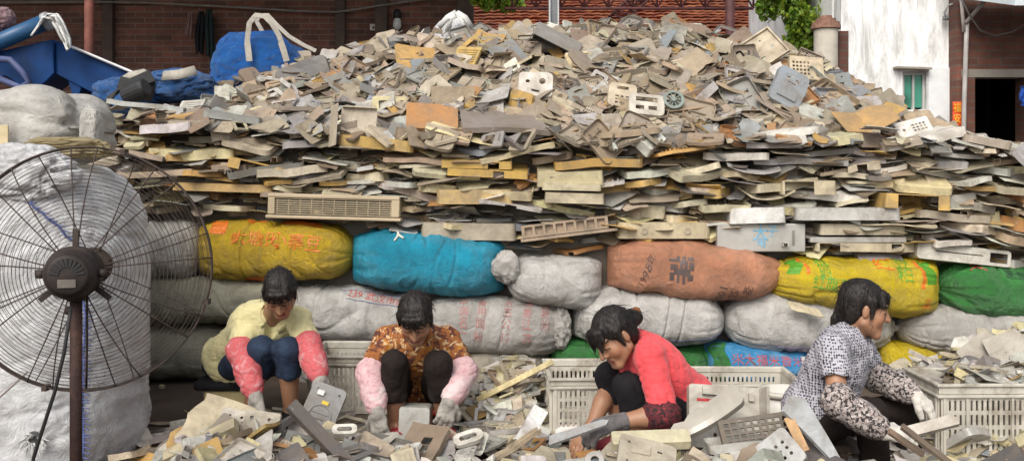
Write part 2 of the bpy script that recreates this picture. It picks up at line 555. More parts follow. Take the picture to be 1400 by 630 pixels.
# steel truss between the posts
def truss():
    D = 11.0
    mb = MB()
    def bar(a, b, w=0.02):
        mb.tube([W(*a, D), W(*b, D)], w, 5)
    bar((690, 12), (1030, 12), 0.018); bar((690, -42), (1030, -42), 0.022)
    xs = list(range(700, 1031, 33))
    for i, x in enumerate(xs):
        bar((x, -42), (x, 12), 0.013)
        if i + 1 < len(xs):
            bar((x, -42), (xs[i + 1], 12), 0.011); bar((x, 12), (xs[i + 1], -42), 0.011)
    return tag(mb.build('roof_truss', M_darkred, smooth=True), 'thin dark red steel roof truss spanning between the posts', 'truss')
truss()
def brace():
    D = 11.2
    mb = MB()
    a0, a1, b0, b1 = (826, 30), (880, -20), (850, 34), (904, -16)
    mb.tube([W(*a0, D), W(*a1, D)], 0.016, 5); mb.tube([W(*b0, D), W(*b1, D)], 0.016, 5)
    for k in range(9):
        u = k / 9; v = (k + 1) / 9
        p = lambda a, b, s: W(a[0] + (b[0] - a[0]) * s, a[1] + (b[1] - a[1]) * s, D)
        mb.tube([p(a0, a1, u), p(b0, b1, v)], 0.009, 4); mb.tube([p(b0, b1, u), p(a0, a1, v)], 0.009, 4)
    return tag(mb.build('lattice_brace', M_darkred, smooth=True), 'slanting dark red lattice brace under the roof truss', 'brace')
brace()

# white stained house on the right
def house():
    D = 11.0
    xa, xb = hw(1150, D), hw(1307, D)
    t = thing('white_house', 'white stained plaster house wall beside the dark brick building', 'house', ((xa + xb) / 2, D, 0))
    m, nt, b = new_mat('stained_plaster')
    co = _coord(nt)
    n = _noise(nt, _map(nt, co, (5.5, 5.5, 1.1)), 1.0, 8, 0.78, 0.7)
    n2 = _noise(nt, co, 0.9, 3, 0.5)
    n3 = _noise(nt, co, 14, 5, 0.7)
    ad = nt.nodes.new('ShaderNodeMath'); ad.operation = 'MULTIPLY_ADD'
    nt.links.new(n2.outputs[0], ad.inputs[0]); ad.inputs[1].default_value = 0.55; nt.links.new(n.outputs[0], ad.inputs[2])
    f = _ramp(nt, ad.outputs[0], [(0.73, (0, 0, 0)), (0.81, (0.35,) * 3), (0.94, (0.8,) * 3)])
    c = _mix(nt, f.outputs[0], (0.86, 0.86, 0.85), (0.30, 0.29, 0.27))
    f3 = _ramp(nt, n3.outputs[0], [(0.66, (0, 0, 0)), (0.75, (0.5,) * 3)])
    c = _mix(nt, f3.outputs[0], c, (0.45, 0.44, 0.42))
    nt.links.new(c, b.inputs['Base Color']); b.inputs['Roughness'].default_value = 0.85
    _bump(nt, b, n3.outputs[0], 0.25, 0.01)
    # wall with window opening
    wx0, wx1, wz0, wz1 = hw(1234, D), hw(1267, D), hz(150, D), hz(98, D)
    mb = MB(); T = 0.24
    zt = 4.4
    def seg(a, bb, z0, z1): mb.box(((a + bb) / 2, D + T / 2, (z0 + z1) / 2), (bb - a, T, z1 - z0))
    seg(xa, wx0, 0, zt); seg(wx1, xb, 0, zt); seg(wx0, wx1, 0, wz0); seg(wx0, wx1, wz1, zt)
    mb.build('wall', m, t)
    mb = MB().box((xa + 0.12, D + 2.3, 2.2), (0.24, 4.0, 4.4)); mb.build('side_wall', m, t)
    MB().box(((xa + xb) / 2, D + 2.0, 4.52), (xb - xa + 0.5, 4.6, 0.14)).build('roof', mat('roof_edge', (0.14, 0.08, 0.05), 0.8), t)
    # slight ledge: lower, newer plaster
    MB().box(((hw(1268, D) + xb) / 2, D - 0.012, hz(93, D) / 2), (xb - hw(1268, D) - 0.004, 0.02, hz(93, D))).build('plaster_patch', mat('new_plaster', (0.74, 0.76, 0.77), 0.9, 0.06, 20, 0.4, 40), t)
    fr = MB(); y = D + 0.06
    M_fr = mat('window_alu', (0.40, 0.40, 0.38), 0.5)
    zc, zh = (wz0 + wz1) / 2, wz1 - wz0
    for x in (wx0 + 0.02, (wx0 + wx1) / 2, wx1 - 0.02): fr.box((x, y, zc), (0.024, 0.05, zh - 0.004))
    fw = fr.box(((wx0 + wx1) / 2, y - 0.002, wz1 - 0.02), (wx1 - wx0 - 0.004, 0.05, 0.036)).build('window', M_fr, t)
    gm, nt, b = new_mat('green_glass')
    b.inputs['Base Color'].default_value = (0.03, 0.16, 0.12, 1); b.inputs['Roughness'].default_value = 0.08
    n = _noise(nt, _coord(nt), 3, 2)
    c = _ramp(nt, n.outputs[0], [(0.35, (0.015, 0.07, 0.055)), (0.65, (0.05, 0.26, 0.18))]); nt.links.new(c.outputs[0], b.inputs['Base Color'])
    for xa_, xb_ in ((wx0 + 0.033, (wx0 + wx1) / 2 - 0.013), ((wx0 + wx1) / 2 + 0.013, wx1 - 0.033)):
        MB().box(((xa_ + xb_) / 2, y + 0.006, zc), (xb_ - xa_, 0.008, zh - 0.05)).build('pane', gm, fw)
    MB().box(((wx0 + wx1) / 2 - 0.05, D - 0.06, wz1 + 0.03), (wx1 - wx0 + 0.12, 0.12, 0.022), Matrix.Rotation(R(2), 3, 'Y')).build('window_hood', M_concrete, t)
house()

def brickhouse():
    D = 10.8
    xa, xb = hw(1308, D), hw(1560, D)
    dx0, dx1, dz = hw(1333, D), hw(1404, D), hz(106, D)
    t = thing('brick_building', 'weathered red brick building with open dark doorway', 'building', ((xa + xb) / 2, D, 0))
    mb = MB(); T = 0.25
    def seg(a, bb, z0, z1): mb.box(((a + bb) / 2, D + T / 2, (z0 + z1) / 2), (bb - a, T, z1 - z0))
    zt = 4.3
    seg(xa, dx0, 0, zt); seg(dx1, xb, 0, zt); seg(dx0, dx1, dz + 0.09, zt)
    mb.build('wall', M_brick_red, t)
    MB().box(((dx0 + dx1) / 2, D + 0.115, dz + 0.045), (dx1 - dx0 + 0.3, 0.24, 0.088)).build('lintel', M_concrete, t)
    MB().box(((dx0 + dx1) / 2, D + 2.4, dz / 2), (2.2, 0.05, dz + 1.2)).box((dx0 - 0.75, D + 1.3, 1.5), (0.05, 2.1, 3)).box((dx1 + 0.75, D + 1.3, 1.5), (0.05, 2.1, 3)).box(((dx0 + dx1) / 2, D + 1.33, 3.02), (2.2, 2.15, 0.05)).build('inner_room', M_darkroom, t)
    aw = MB().box((hw(1445, 10.1), 10.1, hz(-1, 10.1)), (1.45, 1.2, 0.05), Matrix.Rotation(R(13), 3, 'X') )
    aw.build('awning', mat('pale_sheet', (0.72, 0.80, 0.84), 0.5, 0.08), t)
brickhouse()
Dp = 10.7
tag(MB().tube([W(1322, 30, Dp), W(1321, 60, Dp), W(1318, 150, Dp), W(1317, 260, Dp)], 0.024, 10).build('drain_pipe', mat('grey_pvc', (0.42, 0.40, 0.38), 0.5), smooth=True), 'thin grey drain pipe running down the brick wall beside the doorway', 'pipe')
tag(MB().tube([W(1314, -6, Dp), W(1316, 20, Dp), W(1318, 44, Dp)], 0.02, 8).tube([W(1346, 2, Dp - .1), W(1334, 16, Dp - .05), W(1320, 32, Dp - 0.02)], 0.022, 8).build('awning_strut', mat('pale_strut', (0.36, 0.32, 0.30), 0.6), smooth=True), 'pale forked strut under the awning beside the grey drain pipe', 'strut')
tag(MB().tube([W(1316, 0, Dp - .06), W(1326, 22, Dp - .06), W(1340, 42, Dp - .06), W(1360, 49, Dp - .06), W(1385, 44, Dp - .06), W(1420, 20, Dp - .06)], 0.009, 6).build('wire', mat('wire_grey', (0.16, 0.14, 0.13), 0.6), smooth=True), 'thin wire sagging in a loop across the brick wall above the doorway', 'wire')
tag(MB().tube([W(1308, 4, 10.9), W(1296, 8, 10.9), W(1291, 18, 10.9), W(1293, 24, 10.9)], 0.011, 6).box(W(1293, 25, 10.92), (0.05, 0.05, 0.05)).build('wire', mat('wire_grey2', (0.2, 0.2, 0.2), 0.6), smooth=True), 'short bent wire ending in a small box on the white house wall', 'wire')

# gate pillar with brick cap
t = thing('gate_pillar', 'round plastered gate pillar with stepped brick cap beside the white house', 'pillar', (hw(1131, 10), 10, 0))
xp = hw(1129, 10); zc = hz(40, 10)
M_pl = mat('pillar_plaster', (0.50, 0.46, 0.39), 0.9, 0.18, 5, 0.3, 40, dirt=(0.2, 0.18, 0.15))
MB().lathe([(0.0, 0), (0.118, 0), (0.118, zc - 0.003), (0, zc - 0.003)], (xp, 10, 0), n=32).build('shaft', M_pl, t, False)
cap = MB()
for w, z0, h in ((0.145, 0, .035), (0.135, .035, .03), (0.10, .065, .035), (0.06, .10, .03)):
    cap.lathe([(0, z0), (w, z0), (w, z0 + h), (0, z0 + h)], (xp, 10, zc), n=24)
cap.build('cap', mat('cap_brick', (0.26, 0.14, 0.10), 0.9, 0.4, 18, 0.4, 30), t)
MB().box((hw(1149, 10.2), 10.2, zc / 2), (0.1, 0.2, zc - 0.01)).build('brick_return', M_brick_red, t)
# garden wall behind the pillar
tag(MB().box((hw(1100, 13.6), 13.6, 1.25), (1.5, 0.2, 2.9)).build('garden_wall', mat('white_garden_wall', (0.75, 0.75, 0.73), 0.85, 0.1)), 'pale garden wall standing behind the gate pillar and hanging leaves', 'wall')

# orange red paper strip with gold writing on the jamb, blue cloth
def text_mesh(body, size, extr=0.0, align='CENTER'):
    cu = bpy.data.curves.new('txt', 'FONT'); cu.body = body; cu.size = size
    cu.align_x = align; cu.align_y = 'CENTER'; cu.extrude = extr; cu.resolution_u = 2
    o = bpy.data.objects.new('txt', cu)
    me = bpy.data.meshes.new_from_object(o)
    bpy.data.objects.remove(o); bpy.data.curves.remove(cu)
    n = len(me.vertices); co = np.zeros(n * 3); me.vertices.foreach_get('co', co)
    fs = [tuple(p.vertices) for p in me.polygons]
    bpy.data.meshes.remove(me)
    return co.reshape(-1, 3), fs
Db = 10.78
M_redpaper = mat('red_paper', (0.75, 0.085, 0.02), 0.6, 0.15)
M_gold = mat('gold_ink', (0.85, 0.5, 0.04), 0.5, 0.1)
xs0, xs1 = 1302.5, 1316
t = thing('paper_strip', 'orange red paper strip with gold characters beside the doorway', 'paper', W(1309, 173, Db))
mb = MB(); nv_ = 10
vs = [W(px, 139 + (172 - 139) * j / nv_, Db - 0.012 - 0.006 * math.sin(j * 1.1)) for j in range(nv_ + 1) for px in (xs0, xs1)]
mb.add(vs, [(2 * j, 2 * j + 1, 2 * j + 3, 2 * j + 2) for j in range(nv_)])
mb.build('sheet', M_redpaper, t)
for k, ch in enumerate('福安'):
    co, fs = text_mesh(ch, 0.10)
    c = W(1309, 148 + 15 * k, Db - 0.026)
    MB().add([(c.x + p[0] * 0.9, c.y, c.z + p[1] * 1.1) for p in co], fs).build('gold_character', M_gold, t)
vs = []
for j in range(9):
    for i in range(7):
        vs.append(W(1395 + i * 2.2 + 2 * math.sin(j), 118 + j * 3.4, 10.4 + 0.03 * math.sin(i * 2 + j)))
o = MB().add(vs, [(j * 7 + i, j * 7 + i + 1, (j + 1) * 7 + i + 1, (j + 1) * 7 + i) for j in range(8) for i in range(6)]).build('hanging_cloth', cloth_mat('blue_cloth', (0.02, 0.09, 0.45)), smooth=True)
o.modifiers.new('s', 'SOLIDIFY').thickness = 0.02
tag(o, 'bright blue cloth hanging at the edge of the dark doorway', 'cloth')

# tree: trunk behind the pillar, leafy branches hanging into the top of the picture
def tree():
    t = thing('leafy_tree', 'leafy green tree hanging over the tiled roof and gate pillar', 'tree', (hw(1165, 12.6), 12.6, 0))
    bx = hw(1165, 12.6)
    trunk = MB().tube([(bx, 12.9, 0), (bx - .05, 12.9, 1.5), (bx - .2, 12.7, 3.2), (bx - .5, 12.5, 4.6)], [0.16, 0.13, 0.1, 0.06], 10)
    for tip in ((1060, -10), (1100, 20), (1090, 45), (1130, -20), (690, -40), (800, -70), (1040, -40)):
        e = W(*tip, 12.2)
        s = Vector((bx - .3, 12.65, 3.7)); mid = (s + e) / 2 + Vector((0, 0, 0.35))
        trunk.tube([s, mid, e], [0.045, 0.028, 0.008], 6)
    trunk.build('trunk', mat('bark', (0.09, 0.065, 0.045), 0.9, 0.3), t, True)
    cl = []
    rg = np.random.default_rng(3)
    for _ in range(80):
        x = rg.uniform(1050, 1152); y = rg.uniform(-50, 30) - abs(x - 1110) * .25
        cl.append((x, y, rg.uniform(11.7, 12.6), rg.uniform(10, 22)))
    for k in range(22):
        u = k / 22; cl.append((1140 - 60 * u + rg.normal(0, 9), 8 + 50 * (1 - abs(u - 0.5) * 1.2) * rg.uniform(.3, 1), rg.uniform(11.9, 12.4), 9))
    for k in range(26): cl.append((rg.uniform(1078, 1118), rg.uniform(22, 66), 12.1, 8))
    for k in range(30): cl.append((rg.uniform(648, 714), rg.uniform(-22, 9), rg.uniform(11.8, 12.4), 8))
    for k in range(60): cl.append((rg.uniform(640, 1160), rg.uniform(-150, -45), rg.uniform(11.5, 12.9), 22))
    for k in range(5): cl.append((rg.uniform(1036, 1052), rg.uniform(-3, 16), 12.2, 6))
    vs = []; fs = []; cs = []
    for (px, py, D, s) in cl:
        nl = int(26 + s * 2)
        tone = rg.uniform(0.6, 1.3)
        for _ in range(nl):
            d = rg.normal(0, 1, 3); d *= (rg.uniform(0, 1) ** 0.4) / np.linalg.norm(d)
            c = np.array(W(px, py, D)) + d * s / F * D * np.array([1, 1.3, 1])
            L = rg.uniform(0.05, 0.09); wd = L * 0.4
            ax = np.array([rg.normal(0, .7), rg.normal(0, .7), -1 + rg.normal(0, .5)]); ax /= np.linalg.norm(ax)
            nn = rg.normal(0, 1, 3); sd = np.cross(ax, nn); sd /= np.linalg.norm(sd) + 1e-9
            n0 = len(vs)
            up = np.cross(sd, ax) * L * 0.12
            vs += [c, c + ax * L * .45 + sd * wd + up, c + ax * L, c + ax * L * .45 - sd * wd + up]
            fs.append((n0, n0 + 1, n0 + 2, n0 + 3))
            g = tone * rg.uniform(0.75, 1.3); y_ = rg.uniform(0, 1)
            cs += [[0.12 * g * (1 + y_ * 1.3), 0.26 * g * (1 + .35 * y_), 0.03 * g]] * 4
    m, nt, b = new_mat('leaf')
    a = nt.nodes.new('ShaderNodeAttribute'); a.attribute_name = 'Col'
    nt.links.new(a.outputs[0], b.inputs['Base Color']); b.inputs['Roughness'].default_value = 0.5
    b.inputs['Subsurface Weight'].default_value = 0.0
    tr = nt.nodes.new('ShaderNodeBsdfTranslucent'); nt.links.new(a.outputs[0], tr.inputs[0])
    mx = nt.nodes.new('ShaderNodeMixShader'); mx.inputs[0].default_value = 0.35
    out = [n for n in nt.nodes if n.type == 'OUTPUT_MATERIAL'][0]
    nt.links.new(b.outputs[0], mx.inputs[1]); nt.links.new(tr.outputs[0], mx.inputs[2]); nt.links.new(mx.outputs[0], out.inputs[0])
    np_obj('crown', np.array(vs), np.array(fs), m, t, smooth=False, col=np.array(cs))
tree()
# ------------------------------------------------------------------ sacks
def smooth01(x): x = np.clip(x, 0, 1); return x * x * (3 - 2 * x)

class Sack:
    def __init__(s, path, D, depth=0.2, ends=('flat', 'tied'), seed=1, lump=0.022, crease=0.013, around=0.014, sq=0.80):
        s.path = np.array(path, float); s.D = D; s.depth = depth; s.ends = ends; s.seed = seed
        s.lump, s.crease, s.around, s.sq = lump, crease, around, sq
        px = s.path[:, 0]; s.L = abs(px[-1] - px[0]) / F * D
        s.tt = (px - px[0]) / (px[-1] - px[0])
        s.Rm = s.path[:, 2].mean() / F * D
    def __call__(s, t, ph, off=0.0):
        t = np.asarray(t, float); ph = np.asarray(ph, float)
        D = s.D
        def at(tq):
            px = s.path[0, 0] + (s.path[-1, 0] - s.path[0, 0]) * tq
            k = np.interp(tq, s.tt, s.path[:, 1])
            # soften the polyline
            k = (np.interp(tq - .06, s.tt, s.path[:, 1]) + k * 2 + np.interp(tq + .06, s.tt, s.path[:, 1])) / 4
            return (px - 700) / F * D, CAMZ - (k - HOR) / F * D
        x, z = at(t); x1, z1 = at(t + .01); x0, z0 = at(t - .01)
        dx, dz = x1 - x0, z1 - z0; l = np.hypot(dx, dz) + 1e-9; dx /= l; dz /= l
        sg = np.sign(s.path[-1, 0] - s.path[0, 0])
        ux, uz = -dz * sg, dx * sg
        hh = np.interp(t, s.tt, s.path[:, 2]) / F * D
        ey = np.ones_like(t); ez = np.ones_like(t)
        endw = np.zeros_like(t)
        for kind, q in ((s.ends[0], t), (s.ends[1], 1 - t)):
            if kind == 'flat':
                e = np.sqrt(np.clip(1 - (1 - np.clip(q / .24, 0, 1)) ** 2, 0, 1)); ey = ey * np.maximum(e, .02); ez = ez * (0.80 + 0.20 * e)
            elif kind == 'tied':
                e = 0.10 + 0.90 * np.sqrt(np.clip(1 - (1 - np.clip(q / .17, 0, 1)) ** 2, 0, 1)); ey = ey * e; ez = ez * e
            else:
                e = np.sqrt(np.clip(1 - (1 - np.clip(q / .20, 0, 1)) ** 2.4, 0, 1)); e = np.maximum(e, .02); ey = ey * e; ez = ez * e
            endw = np.maximum(endw, np.clip(1 - q / .3, 0, 1))
        c, sn = np.cos(ph), np.sin(ph)
        cc = np.sign(c) * np.abs(c) ** s.sq; ss = np.sign(sn) * np.abs(sn) ** s.sq
        P = np.stack([x + ux * hh * ez * ss, np.full_like(x, D) - s.depth * ey * cc, z + uz * hh * ez * ss], -1)
        N = np.stack([ux * sn, -c, uz * sn], -1)
        q3 = np.stack([t * s.L, np.cos(ph) * .18, np.sin(ph) * .18], -1)
        d = s.lump * 1.0 * fbm(q3, 4.2, s.seed, 2) + .0075 * fbm(q3 * np.array([1.3, 1, .7]), 13, s.seed + 31, 2)
        r1 = vn(np.stack([t * s.L * 11 + .35 * np.sin(ph * 1.3 + s.seed), ph * 0.45, ph * 0 + s.seed], -1), 1, s.seed + 5)
        d = d - s.around * creases(r1, .14) * smooth01(.45 + 1.6 * vn(q3, 5, s.seed + 2))
        r3 = vn(np.stack([t * s.L * 5 + ph * .9, ph * 0.5 - t * s.L * 1.2, ph * 0 + 7], -1), 1, s.seed + 25)
        d = d - s.around * .8 * creases(r3, .08) * smooth01(.4 + 1.6 * vn(q3, 4, s.seed + 12))
        d = d - .0045 * creases(fbm(q3 * np.array([1.5, 1, .8]), 7, s.seed + 41, 2), .13) * smooth01(.5 + 1.8 * vn(q3, 6, s.seed + 51))
        r2 = vn(np.stack([t * s.L * 1.6, ph * 3.2, ph * 0], -1), 1, s.seed + 9)
        d = d - s.crease * creases(r2, .16) * (0.05 + 1.1 * endw)
        d = d * np.clip(np.minimum(ey, ez) * 1.4, 0, 1)
        return P + N * (d + off)[..., None]

def sack_obj(name, label, S, m, group, nt_=190, nph=110):
    t = np.linspace(0, 1, nt_); ph = np.linspace(-math.pi, math.pi, nph, endpoint=False)
    T, PH = np.meshgrid(t, ph, indexing='ij')
    v = S(T, PH).reshape(-1, 3)
    i, j = np.meshgrid(np.arange(nt_ - 1), np.arange(nph), indexing='ij')
    a = (i * nph + j).ravel(); b = (i * nph + (j + 1) % nph).ravel()
    f = np.stack([a, b, b + nph, a + nph], 1)
    v = np.concatenate([v, v[:nph].mean(0, keepdims=True), v[-nph:].mean(0, keepdims=True)])
    if S.path[-1, 0] < S.path[0, 0]: f = f[:, ::-1]
    o = np_obj(name, v, f, m)
    bm = bmesh.new(); bm.from_mesh(o.data); bmesh.ops.recalc_face_normals(bm, faces=bm.faces); bm.to_mesh(o.data); bm.free()
    tag(o, label, 'sack', group)
    # tied necks: gathered frill
    for k, kind in enumerate(S.ends):
        if kind == 'tied':
            c = S(np.array([0.0 if k == 0 else 1.0] * 8), np.linspace(0, 2 * math.pi, 8, endpoint=False)).mean(0)
            c2 = S(np.array([0.1 if k == 0 else 0.9] * 8), np.linspace(0, 2 * math.pi, 8, endpoint=False)).mean(0)
            ax = Vector(c - c2).normalized()
            rg = np.random.default_rng(S.seed * 7 + k)
            prof = [(0.020, -0.01), (0.014, 0.01), (0.02, 0.025), (0.038, 0.045), (0.052, 0.065)]
            nn = 40; u = ax.orthogonal().normalized(); w = ax.cross(u)
            vs = []; fs = []
            ph0 = rg.uniform(0, 6)
            for r, h in prof:
                for q in range(nn):
                    a_ = 2 * math.pi * q / nn
                    rr = r * (1 + 0.30 * math.sin(9 * a_ + ph0) * h / .06 + 0.18 * math.sin(5 * a_ + 2 * ph0))
                    vs.append(Vector(c) + ax * (h + 0.012 * math.sin(3 * a_ + ph0) * (h > .03)) + (u * math.cos(a_) + w * math.sin(a_)) * rr)
            for q in range(len(prof) - 1):
                for p in range(nn):
                    fs.append((q * nn + p, q * nn + (p + 1) % nn, (q + 1) * nn + (p + 1) % nn, (q + 1) * nn + p))
            fr = MB().add(vs, fs).build('gathered_neck', m, o, True)
            fr.modifiers.new('s', 'SOLIDIFY').thickness = 0.003
            tie = MB()
            tie.tube([Vector(c) + ax * 0.011 + (u * math.cos(q * .6) + w * math.sin(q * .6)) * 0.0185 for q in range(12)], 0.0035, 6)
            tie.build('tie_string', M_string, o, True)
    return o

def sack_text(o, S, body, t0, ph0, size, m, rot=0.0, name='printed_lettering', sx=1.0):
    co, fs = text_mesh(body, size)
    if not fs: return
    c, s_ = math.cos(rot), math.sin(rot)
    sg = 1 if S.path[-1, 0] > S.path[0, 0] else -1
    x = (co[:, 0] * c - co[:, 1] * s_) * sx; y = co[:, 0] * s_ + co[:, 1] * c
    v = S(t0 + sg * x / S.L, ph0 + y / (S.Rm * 1.05), 0.0035)
    return MB().add(v, fs).build(name, m, o)

def sack_patch(o, S, t0, t1, p0, p1, m, name='printed_band', ragged=0.0, off=0.0022):
    nt_, np_ = 26, 26
    T, PH = np.meshgrid(np.linspace(t0, t1, nt_), np.linspace(p0, p1, np_), indexing='ij')
    if ragged:
        T = T + ragged * np.sin(PH * 5 + t0 * 30) * 0.5
    v = S(T, PH, off).reshape(-1, 3)
    i, j = np.meshgrid(np.arange(nt_ - 1), np.arange(np_ - 1), indexing='ij'); a = (i * np_ + j).ravel()
    return np_obj(name, v, np.stack([a, a + 1, a + 1 + np_, a + np_], 1), m, o)

def sack_line(o, S, pts, m, r=0.003, name='printed_line'):
    mb = MB()
    for (ta, pa), (tb, pb) in zip(pts[:-1], pts[1:]):
        k = np.linspace(0, 1, 24)
        v = S(ta + (tb - ta) * k, pa + (pb - pa) * k, 0.001)
        mb.tube(v, r, 5)
    return mb.build(name, m, o, True)

M_string = mat('string', (0.45, 0.42, 0.36), 0.8)
M_sw = sack_mat('white_woven', (0.62, 0.60, 0.57), (0.29, 0.255, 0.22), 0.5, 0.38)
M_sw2 = sack_mat('grey_white_woven', (0.54, 0.515, 0.48), (0.27, 0.235, 0.205), 0.5, 0.38)
M_olive = sack_mat('khaki_woven', (0.36, 0.345, 0.265), (0.17, 0.155, 0.12), 0.6)
M_beige = sack_mat('beige_woven', (0.40, 0.35, 0.28), (0.22, 0.19, 0.15), 0.6)
M_yel = sack_mat('yellow_woven', (0.60, 0.40, 0.022), (0.30, 0.20, 0.05), 0.6, 0.38)
M_yel2 = sack_mat('lemon_woven', (0.66, 0.49, 0.02), (0.38, 0.27, 0.05), 0.55, 0.34)
M_turq = sack_mat('turquoise_woven', (0.018, 0.31, 0.46), (0.02, 0.16, 0.24), 0.6, 0.36)
M_terra = sack_mat('terracotta_woven', (0.54, 0.245, 0.14), (0.33, 0.18, 0.12), 0.6, 0.42)
M_grn = sack_mat('green_woven', (0.045, 0.22, 0.05), (0.05, 0.11, 0.05), 0.6, 0.34)
M_blueprint = sack_mat('blue_printed', (0.04, 0.30, 0.62), (0.25, 0.42, 0.55), 0.7, 0.35)
M_redink = ink_mat('red_ink', (0.52, 0.09, 0.075))
M_pinkink = ink_mat('faded_red_ink', (0.50, 0.23, 0.21))
M_orangeink = ink_mat('orange_ink', (0.68, 0.17, 0.02))
M_greenink = ink_mat('green_ink', (0.10, 0.33, 0.03))
M_blueink = ink_mat('blue_ink', (0.16, 0.17, 0.30))
M_blackink = ink_mat('black_ink', (0.10, 0.07, 0.065))
GS = 'stuffed sacks stacked under the scrap heap'
YS = 5.80

def mk(name, label, path, D, m, **kw):
    S = Sack(path, D, **kw); o = sack_obj(name, label, S, m, GS); return o, S

# bottom row
mk('woven_sack', 'khaki sack on the ground behind the fan, lowest of the left stack', [(165, 480, 36), (230, 480, 37), (315, 480, 36)], YS, M_olive, ends=('flat', 'flat'), seed=3, depth=.23, lump=.02)
mk('woven_sack', 'dull beige sack on the ground behind the woman in the floral shirt', [(585, 500, 24), (660, 500, 29), (750, 505, 25)], YS, M_beige, ends=('round', 'flat'), seed=4, depth=.23)
mk('woven_sack', 'squashed green sack low behind the woman in the coral shirt', [(752, 480, 22), (850, 490, 24), (978, 492, 24)], YS, M_grn, ends=('flat', 'flat'), seed=5, depth=.22)
o, S = mk('woven_sack', 'bright blue printed sack with red characters, low behind the crates', [(962, 492, 27), (1040, 494, 26), (1108, 496, 26)], YS - .05, M_blueprint, ends=('flat', 'flat'), seed=6, depth=.22)
sack_text(o, S, '米大福米香米', .52, .33, 0.068, M_redink)
sack_patch(o, S, .03, .16, -.9, 1.3, M_grn, ragged=.04)
sack_patch(o, S, .83, .95, -.2, .7, mat('white_ink', (0.7, 0.7, 0.7), .5, .2), 'printed_label')
mk('woven_sack', 'flattened yellow sack low behind the checked shirt woman', [(1192, 490, 25), (1260, 492, 25), (1345, 495, 22)], YS - .05, M_yel2, ends=('flat', 'flat'), seed=7, depth=.22)
mk('woven_sack', 'pale sack on the ground mostly hidden behind the leftmost crate', [(395, 500, 33), (480, 500, 34), (580, 500, 33)], YS + .05, M_sw2, ends=('flat', 'flat'), seed=8, depth=.2)
mk('woven_sack', 'dusty sack on the ground hidden behind the scrap filled right crate', [(1345, 505, 30), (1450, 505, 32), (1560, 505, 30)], YS, M_beige, ends=('flat', 'flat'), seed=9, depth=.2)
# middle row
mk('woven_sack', 'khaki sack under the yellow one, behind the woman in the yellow shirt', [(195, 408, 33), (300, 407, 34), (408, 412, 32)], YS + .02, M_olive, ends=('flat', 'flat'), seed=13, depth=.24, lump=.02)
o, S = mk('woven_sack', 'white sack stamped 239 in a blue lined box under the turquoise sack', [(392, 418, 33), (470, 426, 38), (565, 434, 38), (600, 437, 30)], YS - .01, M_sw, ends=('flat', 'round'), seed=14, depth=.24, lump=.018)
sack_text(o, S, '239 武汉市武昌', .64, .74, 0.058, M_redink, rot=-.10)
sack_line(o, S, [(.36, 1.05), (.88, .95), (.93, .42), (.42, .62)], M_blueink)
sack_line(o, S, [(.90, .95), (.98, -.5)], M_blueink)
o, S = mk('woven_sack', 'white sack with faded red columns of characters below the turquoise sack', [(575, 436, 30), (640, 440, 40), (720, 443, 41), (772, 446, 36)], YS - .02, M_sw2, ends=('round', 'flat'), seed=15, depth=.24, lump=.016)
for k, (tx, body) in enumerate(((.30, '中国名厂'), (.42, '食用面粉'), (.60, '五五公斤'), (.74, '净重江苏'), (.86, '优质米'))):
    for q, ch in enumerate(body):
        sack_text(o, S, ch, tx + .01 * math.sin(q + k), .85 - .36 * q, 0.058, M_pinkink, rot=-.05)
o, S = mk('woven_sack', 'plump white sack with blue printed box under the terracotta sack', [(783, 428, 34), (830, 431, 39), (920, 432, 39), (987, 434, 32)], YS - .03, M_sw, ends=('flat', 'tied'), seed=16, depth=.25, crease=.014)
sack_line(o, S, [(.58, -.62), (.95, -.55), (.95, -.98), (.58, -1.02), (.58, -.62)], M_blueink)
sack_text(o, S, '编织袋厂编织', .76, -.80, 0.045, M_blueink)
o, S = mk('woven_sack', 'white sack with red stamped box behind the woman in checked shirt', [(985, 437, 33), (1040, 436, 41), (1130, 440, 41), (1215, 443, 36)], YS - .03, M_sw, ends=('tied', 'flat'), seed=17, depth=.25, crease=.013)
sack_line(o, S, [(.28, -.72), (.72, -.62), (.72, -1.0), (.28, -1.08)], M_blueink)
sack_text(o, S, '饲料专用袋', .48, -.86, 0.055, M_pinkink)
mk('woven_sack', 'white sack with gathered knot facing out under the green sack', [(1228, 448, 30), (1290, 449, 34), (1370, 450, 36), (1460, 455, 34)], YS - .04, M_sw2, ends=('tied', 'flat'), seed=18, depth=.25, crease=.02)
mk('woven_sack', 'pale grey sack behind the fan beside the yellow sack', [(150, 337, 40), (215, 338, 41), (284, 340, 38)], YS + .03, M_sw2, ends=('flat', 'round'), seed=19, depth=.24)
# top row
o, S = mk('woven_sack', 'long golden yellow sack with orange red print behind the fan', [(274, 340, 38), (330, 339, 42), (420, 342, 42), (486, 348, 36)], YS - .02, M_yel, ends=('flat', 'tied'), seed=21, depth=.25, crease=.016)
sack_text(o, S, '大塘田', .42, .35, 0.095, M_orangeink, rot=-.03)
sack_text(o, S, '小寨豆', .67, .28, 0.095, M_orangeink, rot=-.03)
mbr = MB(); cc = [S(np.array(.29 + .019 * math.cos(a)), np.array(.38 + .16 * math.sin(a)), .002) for a in np.linspace(0, 2 * math.pi, 22)]
mbr.tube(cc, .0035, 5); mbr.tube([S(np.array(.29), np.array(q), .002) for q in (.24, .38, .52)], .003, 5); mbr.tube([S(np.array(q), np.array(.38), .002) for q in (.274, .29, .306)], .003, 5)
mbr.build('printed_emblem', M_orangeink, o, True)
sack_patch(o, S, .12, .22, .55, 1.25, M_orangeink, ragged=.01)
sack_patch(o, S, .34, .46, 1.1, 1.45, M_orangeink, ragged=.03)
sack_patch(o, S, .36, .52, -1.25, -.85, M_orangeink, ragged=.06)
